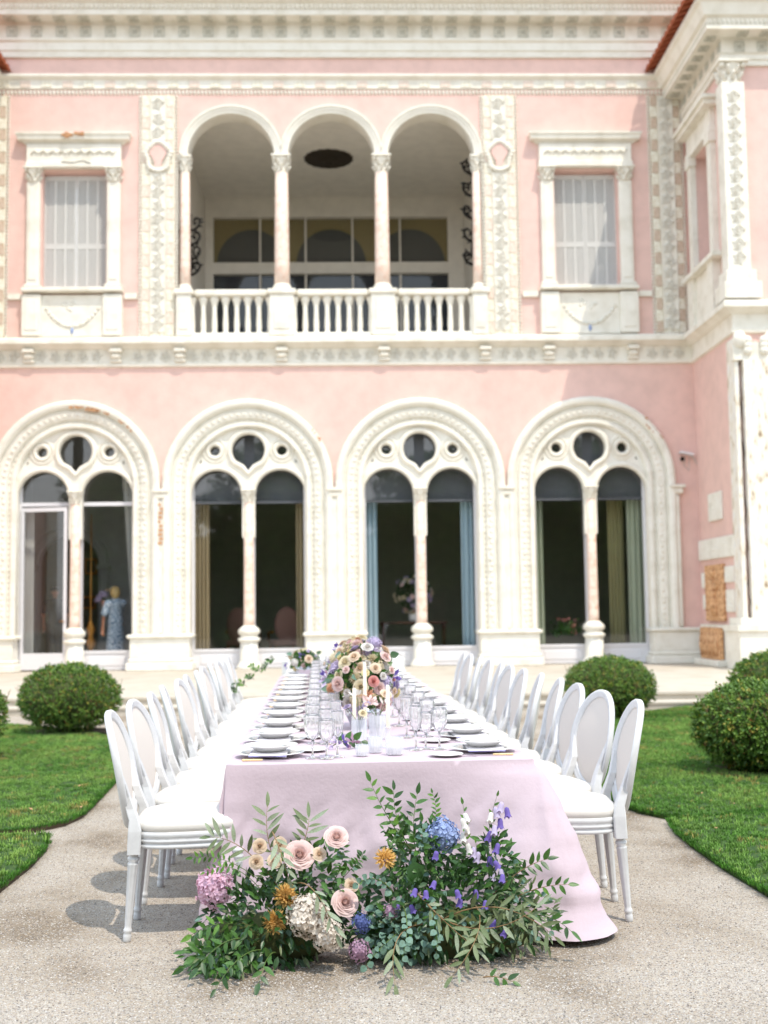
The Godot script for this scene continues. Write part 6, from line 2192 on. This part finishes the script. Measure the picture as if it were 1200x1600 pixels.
func table_and_chairs():
	rng.seed = 303
	var tb := thing("banquet_table", "long wooden trestle table hidden under the lilac cloth", "table", Vector3(TCX, 0, (TZ0 + TZ1) / 2))
	var L := TZ0 - TZ1
	var top := MB.new()
	top.cbox(Vector3(0, 0.708, 0), Vector3(THW * 2 - 0.02, 0.04, L - 0.02), 0.008)
	put(top, "table_top", M.stem_wood, tb)
	for z in [-L / 2 + 0.4, -L / 6, L / 6, L / 2 - 0.4]:
		for x in [-0.5, 0.5]:
			var lg := MB.new()
			lg.cbox(Vector3(x, 0.344, z), Vector3(0.06, 0.688, 0.06), 0.008)
			put(lg, "leg", M.stem_wood, tb)
	var cl := put(cloth_mesh(), "tablecloth", M.cloth)
	tag(cl, "pale lilac linen tablecloth hanging to the gravel over the long table", "tablecloth")
	var yl := [2, -5, 3, 6, -4, 1, 5, -3, 6, -4, 2, -1]
	var yr := [-4, 11, 3, -4, -7, 1, 5, -4, 3, -6, 4, 0]
	var src: Node3D = null
	for i in 12:
		for s in [-1, 1]:
			var side := "open-door side" if s < 0 else "plaque-wall side"
			var lab := "white oval-backed chair, %s from the front on the %s of the table" % [ORD[i], side]
			var x := (-0.585 if s < 0 else 1.135) + rf(-0.012, 0.012)
			var z := (-5.53 if s < 0 else -5.60) - 0.61 * i + rf(-0.03, 0.03)
			var turn := deg_to_rad((-90.0 + yl[i]) if s < 0 else (90.0 + yr[i]))
			if src == null:
				src = make_chair(lab)
				src.position = Vector3(x, 0, z)
				src.rotation.y = turn
			else:
				copy(src, Vector3(x, 0, z), turn, lab)
	# sofa at the head of the table
	var so := thing("loveseat", "white loveseat standing at the far head of the table", "sofa", Vector3(TCX, 0, -13.35))
	var a := MB.new()
	a.cbox(Vector3(0, 0.27, 0), Vector3(1.36, 0.26, 0.62), 0.04)
	put(a, "seat", M.white_sofa, so)
	var b := MB.new()
	b.cbox(Vector3(0, 0.62, -0.27), Vector3(1.40, 0.58, 0.16), 0.05)
	put(b, "backrest", M.white_sofa, so)
	for s in [-1, 1]:
		var c := MB.new()
		c.cbox(Vector3(s * 0.70, 0.42, 0.02), Vector3(0.14, 0.42, 0.62), 0.045)
		put(c, "armrest", M.white_sofa, so)
		for z in [-0.24, 0.24]:
			var lg := MB.new(true)
			lg.lathe(v2([0.018, 0, 0.028, 0.142]), 8, Transform3D(Basis.IDENTITY, Vector3(s * 0.6, 0, z)))
			put(lg, "foot", M.chair_paint, so)
	# leafy garland hung over the chairs near the head of the table
	var ga := thing("leafy_garland", "green leafy garland hung over the last chair on the open-door side", "garland", Vector3(-0.60, 0.0, -12.1))
	var sm := [leaf_mesh(0.045, 0.022, 0.1, 0.75), leaf_mesh(0.055, 0.026, 0.1, 0.75)]
	for k in 7:
		var p0 := Vector3(0.16 - 0.07 * k, 0.95 - 0.055 * k * 1.2, 0.27)
		branch(ga, "sprig", p0, p0 + Vector3(rf(-0.16, -0.04), rf(-0.14, 0.08), rf(0.0, 0.12)), Vector3(0, 0.02, 0), sm, [M.mid_leaf, M.light_leaf, M.dark_leaf], 9, 0.6, M.stem_green)
	rng.seed = 304

func lathe_mesh(p: Array, seg: int, fn := 0, fd := 0.0) -> ArrayMesh:
	var mb := MB.new(true)
	mb.sheet_lathe(p, seg, Transform3D.IDENTITY, fn, fd)
	return mb.mesh()

func make_goblet(label: String, h: float, r: float, grp: String) -> Node3D:
	var t := thing("wine_goblet" if r > 0.034 else "champagne_flute", label, "glass", Vector3.ZERO, 0.0, grp)
	var ft := MB.new(true)
	ft.lathe(v2([0.034, 0.0, 0.034, 0.002, 0.012, 0.006, 0.006, 0.011]), 20)
	put(ft, "foot", M.crystal, t)
	var st := MB.new(true)
	var hs := h * 0.42
	st.lathe(v2([0.0055, 0.011, 0.0045, hs * 0.45, 0.0085, hs * 0.55, 0.005, hs * 0.65, 0.006, hs]), 10)
	put(st, "stem", M.crystal, t)
	var bw := MB.new(true)
	bw.sheet_lathe(v2([0.003, hs, r * 0.55, hs + 0.008, r * 0.82, hs + 0.03, r * 0.95, hs + (h - hs) * 0.5, r * 1.0, h - 0.012]), 36, Transform3D.IDENTITY, 12, 0.0016)
	bw.sheet_lathe(v2([r * 1.0, h - 0.012, r * 1.03, h, r * 1.0, h, r * 0.97, h - 0.014, r * 0.9, hs + (h - hs) * 0.5, r * 0.74, hs + 0.032, 0.003, hs + 0.006]), 36)
	put(bw, "bowl", M.crystal, t)
	return t

func napkin_mesh() -> ArrayMesh:
	var mb := MB.new(true)
	for lay in 2:
		var rr := []
		for j in 9:
			var a := PackedVector3Array()
			for i in 13:
				var u := i / 12.0 - 0.5
				var v := j / 8.0 - 0.5
				var x := u * 0.30
				var z := v * 0.17
				a.append(Vector3(x, 0.017 + 0.004 * lay + 0.005 * sin(u * 9.0 + lay) * v + 0.012 * pow(absf(u) * 2.0, 3.0) * -0.7 * (1.0 if lay == 0 else 0.6), -z))
			rr.append(a)
		mb.rows(rr)
	return mb.mesh()

func settings():
	rng.seed = 909
	# prototypes are made once per kind and copied
	var protos := {}
	var plate := lathe_mesh(v2([0.002, 0.004, 0.075, 0.002, 0.09, 0.004, 0.115, 0.012, 0.152, 0.019, 0.16, 0.020, 0.161, 0.022, 0.155, 0.023, 0.115, 0.017, 0.09, 0.010, 0.002, 0.009]), 48)
	var dinner := lathe_mesh(v2([0.002, 0.004, 0.062, 0.0, 0.068, 0.003, 0.086, 0.016, 0.118, 0.027, 0.128, 0.029, 0.129, 0.031, 0.118, 0.031, 0.086, 0.021, 0.07, 0.010, 0.002, 0.009]), 48)
	var bread := lathe_mesh(v2([0.002, 0.003, 0.045, 0.001, 0.07, 0.009, 0.080, 0.011, 0.080, 0.013, 0.07, 0.013, 0.045, 0.006, 0.002, 0.006]), 36)
	var nap := napkin_mesh()
	var hd := MB.new(true)
	hd.lathe(v2([0.004, 0, 0.0058, 0.006, 0.005, 0.02, 0.0062, 0.024, 0.005, 0.028, 0.0048, 0.05, 0.006, 0.054, 0.005, 0.058, 0.0045, 0.095]), 10, Transform3D(Basis(Vector3.RIGHT, -PI / 2), Vector3(0, 0.006, 0.10)))
	var handle := hd.mesh()
	var fk := MB.new()
	fk.box(Vector3(0, 0.006, -0.03), Vector3(0.005, 0.003, 0.08))
	fk.box(Vector3(0, 0.007, -0.078), Vector3(0.022, 0.0025, 0.018))
	for k in 4:
		fk.box(Vector3(-0.0095 + 0.0063 * k, 0.009, -0.108), Vector3(0.003, 0.002, 0.045), Transform3D.IDENTITY)
	var forkm := fk.mesh()
	var kn := MB.new()
	kn.extrude(PackedVector2Array([Vector2(-0.004, 0.0), Vector2(0.006, 0.0), Vector2(0.010, 0.06), Vector2(0.009, 0.10), Vector2(0.003, 0.125), Vector2(-0.004, 0.11)]), -0.0008, 0.0008, Transform3D(Basis(Vector3.RIGHT, -PI / 2), Vector3(0, 0.006, 0.008)))
	var knifem := kn.mesh()
	var cdm := MB.new()
	cdm.cbox(Vector3(0, 0.0, 0), Vector3(0.10, 0.0016, 0.17), 0.0005)
	var cardm := cdm.mesh()
	for i in 12:
		for s in [-1, 1]:
			var side := "open-door side" if s < 0 else "plaque-wall side"
			var where := "at the %s place from the front on the %s" % [ORD[i], side]
			var c := Vector3(-0.235 if s < 0 else 0.775, 0.737, (-5.66 if s < 0 else -5.70) - 0.61 * i)
			var turn := deg_to_rad(-90.0 if s < 0 else 90.0) + rf(-0.03, 0.03)
			var B := Basis(Vector3.UP, turn)
			var items := [["charger_plate", "wide white charger plate " + where, "plate", Vector3(0, 0, 0), 0.0, "charger plates"], ["napkin", "lilac bordered white napkin " + where, "napkin", Vector3(0, 0.004, 0.0), rf(-0.08, 0.08), "folded napkins"], ["dinner_plate", "deep white dinner plate " + where, "plate", Vector3(0, 0.026, 0), 0.0, "dinner plates"], ["menu_card", "white menu card " + where, "card", Vector3(0, 0.0585, 0), rf(-0.2, 0.2), "menu cards"], ["bread_plate", "small white bread plate " + where, "plate", Vector3(-0.17, 0, -0.19), 0.0, "bread plates"], ["fork", "bamboo-handled fork " + where, "fork", Vector3(-0.185, 0, 0.02), rf(-0.05, 0.05), "forks"], ["knife", "bamboo-handled knife " + where, "knife", Vector3(0.185, 0, 0.02), rf(-0.05, 0.05), "knives"], ["wine_goblet", "larger cut crystal goblet " + where, "glass", Vector3(0.10 + rf(-0.01, 0.01), 0, -0.20), 0.0, "crystal goblets"], ["water_goblet", "smaller cut crystal goblet " + where, "glass", Vector3(0.13 + rf(-0.01, 0.01), 0, -0.265), 0.0, "crystal goblets"], ["champagne_flute", "slim crystal flute " + where, "glass", Vector3(0.07 + rf(-0.01, 0.01), 0, -0.315), 0.0, "crystal flutes"]]
			for it in items:
				var nm: String = it[0]
				var at: Vector3 = c + B * it[3]
				var o: Node3D
				if protos.has(nm):
					o = copy(protos[nm], at, turn + it[4], it[1])
				else:
					match nm:
						"wine_goblet":
							o = make_goblet(it[1], 0.20, 0.040, it[5])
						"water_goblet":
							o = make_goblet(it[1], 0.18, 0.038, it[5])
							o.name = free_name(self, "water_goblet")
						"champagne_flute":
							o = make_goblet(it[1], 0.215, 0.030, it[5])
						_:
							o = thing(nm, it[1], it[2], Vector3.ZERO, 0.0, it[5])
							match nm:
								"charger_plate":
									put(plate, "plate_body", M.porcelain, o)
								"dinner_plate":
									put(dinner, "plate_body", M.porcelain, o)
								"bread_plate":
									put(bread, "plate_body", M.porcelain, o)
								"napkin":
									put(nap, "linen", M.napkin, o)
									for k in [-1, 1]:
										var hem := MB.new()
										hem.tube([Vector3(k * 0.151, 0.0135, -0.086), Vector3(k * 0.151, 0.0135, 0.086)], 0.0035, 4)
										hem.tube([Vector3(k * 0.151, 0.0135, 0.086), Vector3(k * 0.08, 0.0165, 0.087), Vector3(0, 0.0185, 0.087)], 0.003, 4)
										put(hem, "hem", M.napkin_edge, o)
								"menu_card":
									put(cardm, "card", M.paper, o)
								"fork":
									put(forkm, "tines", M.steel, o)
									put(handle, "handle", M.bamboo, o)
								"knife":
									put(knifem, "blade", M.steel, o)
									put(handle, "handle", M.bamboo, o)
					protos[nm] = o
					o.position = at
					o.rotation.y = turn + it[4]
	rng.seed = 910

# ---------------------------------------------------------------- people: tapered bones joined smoothly and meshed
func flesh(bones: Array, cell: float, k: float) -> ArrayMesh:
	var lo := Vector3(1e9, 1e9, 1e9)
	var hi := -lo
	for b in bones:
		var r := maxf(b[2], b[3]) + k + cell * 2
		for p in [b[0], b[1]]:
			lo = lo.min(p - Vector3.ONE * r)
			hi = hi.max(p + Vector3.ONE * r)
	var n := Vector3i(((hi - lo) / cell).ceil()) + Vector3i.ONE
	var fld := PackedFloat32Array()
	fld.resize(n.x * n.y * n.z)
	fld.fill(1.0)
	for b in bones:
		var a: Vector3 = b[0]
		var ab: Vector3 = b[1] - a
		var l2 := maxf(ab.length_squared(), 1e-6)
		var r := maxf(b[2], b[3]) + k + cell * 2
		var m0 := Vector3i(((a.min(b[1]) - Vector3.ONE * r - lo) / cell).floor()).clamp(Vector3i.ZERO, n - Vector3i.ONE)
		var m1 := Vector3i(((a.max(b[1]) + Vector3.ONE * r - lo) / cell).ceil()).clamp(Vector3i.ZERO, n - Vector3i.ONE)
		var sq: Vector3 = b[4] if b.size() > 4 else Vector3.ONE
		for z in range(m0.z, m1.z + 1):
			for y in range(m0.y, m1.y + 1):
				for x in range(m0.x, m1.x + 1):
					var p := lo + Vector3(x, y, z) * cell
					var t := clampf((p - a).dot(ab) / l2, 0, 1)
					var d := ((p - a - ab * t) / sq).length() - lerpf(b[2], b[3], t)
					var i := (z * n.y + y) * n.x + x
					var o := fld[i]
					var h := maxf(k - absf(o - d), 0.0) / k
					fld[i] = minf(o, d) - h * h * k * 0.25
	var mb := MB.new(true)
	var vid := {}
	var st := [1, n.x, n.x * n.y]
	for z in n.z - 1:
		for y in n.y - 1:
			for x in n.x - 1:
				var i := (z * n.y + y) * n.x + x
				var s := Vector3.ZERO
				var c := 0
				var neg := 0
				var co := []
				for q in 8:
					var v: float = fld[i + (q & 1) + ((q >> 1) & 1) * n.x + ((q >> 2) & 1) * n.x * n.y]
					co.append(v)
					if v < 0:
						neg += 1
				if neg == 0 or neg == 8:
					continue
				for ed in [[0, 1], [2, 3], [4, 5], [6, 7], [0, 2], [1, 3], [4, 6], [5, 7], [0, 4], [1, 5], [2, 6], [3, 7]]:
					var va: float = co[ed[0]]
					var vb: float = co[ed[1]]
					if (va < 0) != (vb < 0):
						var f := va / (va - vb)
						var pa := Vector3(ed[0] & 1, (ed[0] >> 1) & 1, (ed[0] >> 2) & 1)
						var pb := Vector3(ed[1] & 1, (ed[1] >> 1) & 1, (ed[1] >> 2) & 1)
						s += pa.lerp(pb, f)
						c += 1
				vid[i] = lo + (Vector3(x, y, z) + s / c) * cell
	for i in vid:
		var v0: float = fld[i]
		for ax in 3:
			var j: int = i + st[ax]
			var v1: float = fld[j]
			if (v0 < 0) == (v1 < 0):
				continue
			var u: int = st[(ax + 1) % 3]
			var w: int = st[(ax + 2) % 3]
			if vid.has(i) and vid.has(i - u) and vid.has(i - w) and vid.has(i - u - w):
				if v0 < 0:
					mb.quad(vid[i - u - w], vid[i - w], vid[i], vid[i - u])
				else:
					mb.quad(vid[i - u - w], vid[i - u], vid[i], vid[i - w])
	return mb.mesh()

func hand_bones(w: Vector3, dir: Vector3, side: Vector3, sc := 1.0) -> Array:
	var o := []
	var d := dir.normalized()
	var s := side.normalized()
	var nrm := d.cross(s)
	var palm := w + d * 0.085 * sc
	o.append([w, palm, 0.028 * sc, 0.034 * sc])
	for k in 4:
		var off := s * (-0.030 + 0.020 * k) * sc
		var l: float = [0.058, 0.072, 0.076, 0.066][k] * sc
		var a := palm + off
		var b := a + (d * 0.9 + nrm * 0.3).normalized() * l * 0.55
		var c := b + (d * 0.6 + nrm * 0.7).normalized() * l * 0.5
		o.append([a, b, 0.010 * sc, 0.009 * sc])
		o.append([b, c, 0.009 * sc, 0.0075 * sc])
	var t0 := w + d * 0.03 * sc + s * 0.03 * sc
	var t1 := t0 + (s * 0.8 + d * 0.7).normalized() * 0.035 * sc
	o.append([t0, t1, 0.012 * sc, 0.010 * sc])
	o.append([t1, t1 + (d + s * 0.2).normalized() * 0.03 * sc, 0.010 * sc, 0.008 * sc])
	return o

func head_bones(c: Vector3, f: Vector3) -> Array:
	# c: middle of the head, f: the way it faces
	var side := f.cross(Vector3.UP).normalized()
	var o := [[c + Vector3(0, 0.03, 0) - f * 0.015, c + Vector3(0, -0.02, 0), 0.088, 0.078], [c + Vector3(0, -0.05, 0) + f * 0.03, c + Vector3(0, -0.085, 0) + f * 0.05, 0.055, 0.034]]
	o.append([c + f * 0.085, c + Vector3(0, -0.025, 0) + f * 0.103, 0.010, 0.013])
	o.append([c + Vector3(0, -0.06, 0) + f * 0.078 - side * 0.015, c + Vector3(0, -0.06, 0) + f * 0.078 + side * 0.015, 0.010, 0.010])
	for s in [-1.0, 1.0]:
		o.append([c + side * s * 0.082 + Vector3(0, 0.012, 0), c + side * s * 0.082 + Vector3(0, -0.025, 0), 0.014, 0.010])
		o.append([c + side * s * 0.032 + f * 0.074 + Vector3(0, 0.012, 0), c + side * s * 0.032 + f * 0.076 + Vector3(0, 0.012, 0), 0.014, 0.014])
	return o

func people():
	# woman seen from behind, slightly turned, holding up a lilac bouquet
	var w := thing("person", "person in a blue and white patterned dress with blonde hair, holding lilac flowers", "person", vpos(-4.90, 0.30, -1.25), V.rotation.y)
	var f := Vector3(-0.45, 0, -0.89).normalized()
	var lh := Vector3(-0.30, 1.30, -0.18)
	var rh := Vector3(-0.27, 0.80, 0.06)
	var body := [[Vector3(0, 0.95, 0), Vector3(0, 1.12, 0), 0.135, 0.115], [Vector3(0, 1.12, 0), Vector3(0, 1.34, 0.01), 0.115, 0.13], [Vector3(-0.13, 1.36, 0.04), Vector3(0.13, 1.36, -0.04), 0.06, 0.06], [Vector3(0, 1.38, 0.0), Vector3(-0.01, 1.48, -0.01), 0.052, 0.048]]
	body.append_array([[Vector3(-0.17, 1.36, 0.06), Vector3(-0.24, 1.10, 0.10), 0.048, 0.04], [Vector3(-0.24, 1.10, 0.10), rh, 0.038, 0.026], [Vector3(0.16, 1.36, -0.05), Vector3(0.02, 1.14, -0.24), 0.048, 0.04], [Vector3(0.02, 1.14, -0.24), lh, 0.038, 0.026]])
	for s in [-1.0, 1.0]:
		var hip := Vector3(s * 0.085, 0.90, 0.0)
		body.append([hip, Vector3(s * 0.09, 0.48, -0.01), 0.088, 0.056])
		body.append([Vector3(s * 0.09, 0.48, -0.01), Vector3(s * 0.085, 0.09, 0.02), 0.052, 0.034])
		body.append([Vector3(s * 0.085, 0.04, 0.03), Vector3(s * 0.085 + f.x * 0.15, 0.03, f.z * 0.15), 0.036, 0.026])
	put(flesh(body + head_bones(Vector3(-0.02, 1.585, -0.02), f) + hand_bones(rh, Vector3(-0.1, -1, 0), Vector3(0.3, 0, -1)) + hand_bones(lh, Vector3(-0.2, 0.9, -0.1), Vector3(1, 0, 0.2)), 0.0135, 0.035), "body", M.skin, w)
	var dress := [[Vector3(0, 0.95, 0), Vector3(0, 1.12, 0), 0.155, 0.13], [Vector3(0, 1.12, 0), Vector3(0, 1.33, 0.01), 0.13, 0.145], [Vector3(-0.13, 1.35, 0.04), Vector3(0.13, 1.35, -0.04), 0.077, 0.077], [Vector3(0, 0.98, 0), Vector3(0, 0.22, 0.0), 0.155, 0.23], [Vector3(-0.17, 1.36, 0.06), Vector3(-0.23, 1.13, 0.095), 0.07, 0.075], [Vector3(0.16, 1.36, -0.05), Vector3(0.05, 1.18, -0.21), 0.07, 0.075]]
	put(flesh(dress, 0.017, 0.05), "dress", M.dress, w)
	put(flesh([[Vector3(-0.015, 1.625, 0.0), Vector3(-0.01, 1.57, 0.015), 0.112, 0.105], [Vector3(0.0, 1.57, 0.03), Vector3(0.0, 1.52, 0.035), 0.095, 0.07]], 0.012, 0.03), "hair", M.hair_blonde, w)
	var bq := thing("hand_bouquet", "lilac bouquet held up by the person in the patterned dress", "bouquet", w.position + w.basis * (lh + Vector3(-0.02, 0.08, -0.01)), V.rotation.y)
	var st := MB.new(true)
	for k in 6:
		st.tube([Vector3(rf(-0.01, 0.01), -0.10, rf(-0.01, 0.01)), Vector3(rf(-0.05, 0.05), 0.10, rf(-0.05, 0.05))], 0.004, 4)
	put(st, "stems", M.stem_green, bq)
	var hy := hydrangea_mesh(0.085, 45, 31)
	for p in [Vector3(-0.06, 0.12, 0), Vector3(0.05, 0.16, 0.02), Vector3(-0.02, 0.2, -0.05), Vector3(-0.09, 0.05, 0.05)]:
		flower(bq, "flower_head", hy, M.petal_lilac, p, Vector3(p.x * 4, 1, p.z * 4))
	var pk := rose_mesh(0.05, 4, 44)
	flower(bq, "rose", pk, M.petal_peach, Vector3(0.10, 0.26, 0), Vector3(0.2, 1, 0.5))
	# man in dark clothes further inside, facing out
	var m := thing("person", "person in a dark shirt standing in the dim room behind the open door", "person", vpos(-6.57, 0.30, -2.6), V.rotation.y)
	f = Vector3(0.5, 0, 0.86).normalized()
	var mr := Vector3(-0.20, 0.86, 0.16)
	var ml := Vector3(0.25, 0.84, -0.02)
	var legs := []
	for s in [-1.0, 1.0]:
		legs.append([Vector3(s * 0.09, 0.90, 0), Vector3(s * 0.10, 0.50, 0.01), 0.095, 0.068])
		legs.append([Vector3(s * 0.10, 0.50, 0.01), Vector3(s * 0.10, 0.10, -0.01), 0.066, 0.052])
	var arms := [[Vector3(-0.19, 1.40, -0.01), Vector3(-0.25, 1.13, 0.02), 0.052, 0.043], [Vector3(-0.25, 1.13, 0.02), mr, 0.04, 0.028], [Vector3(0.19, 1.40, -0.01), Vector3(0.26, 1.13, -0.05), 0.052, 0.043], [Vector3(0.26, 1.13, -0.05), ml, 0.04, 0.028]]
	var mb := [[Vector3(0, 0.95, 0), Vector3(0, 1.15, 0), 0.13, 0.125], [Vector3(0, 1.15, 0), Vector3(0, 1.38, 0), 0.125, 0.13], [Vector3(-0.15, 1.41, 0), Vector3(0.15, 1.41, 0), 0.065, 0.065], [Vector3(0, 1.42, 0), Vector3(0.01, 1.53, 0.02), 0.056, 0.052], [Vector3(-0.10, 0.04, 0), Vector3(-0.08, 0.03, 0.16), 0.04, 0.03], [Vector3(0.10, 0.04, 0), Vector3(0.14, 0.03, 0.15), 0.04, 0.03]]
	put(flesh(mb + arms + legs + head_bones(Vector3(0.02, 1.635, 0.03), f) + hand_bones(mr, Vector3(0.1, -1, 0.2), Vector3(0, 0, 1)) + hand_bones(ml, Vector3(0, -1, 0.1), Vector3(0, 0, 1)), 0.0135, 0.035), "body", M.skin, m)
	put(flesh([[Vector3(0, 0.92, 0), Vector3(0, 1.15, 0), 0.15, 0.14], [Vector3(0, 1.15, 0), Vector3(0, 1.38, 0), 0.14, 0.145], [Vector3(-0.15, 1.40, 0), Vector3(0.15, 1.40, 0), 0.08, 0.08], [Vector3(-0.19, 1.40, -0.01), Vector3(-0.24, 1.18, 0.015), 0.068, 0.062], [Vector3(0.19, 1.40, -0.01), Vector3(0.25, 1.18, -0.04), 0.068, 0.062]], 0.017, 0.04), "shirt", M.dark_shirt, m)
	var tr := []
	for l in legs:
		tr.append([l[0], l[1], l[2] + 0.02, l[3] + 0.018])
	put(flesh(tr, 0.017, 0.03), "trousers", M.trousers, m)
	put(flesh([[Vector3(0.01, 1.69, 0.015), Vector3(0.0, 1.64, -0.01), 0.095, 0.088]], 0.012, 0.03), "hair", M.hair_dark, m)
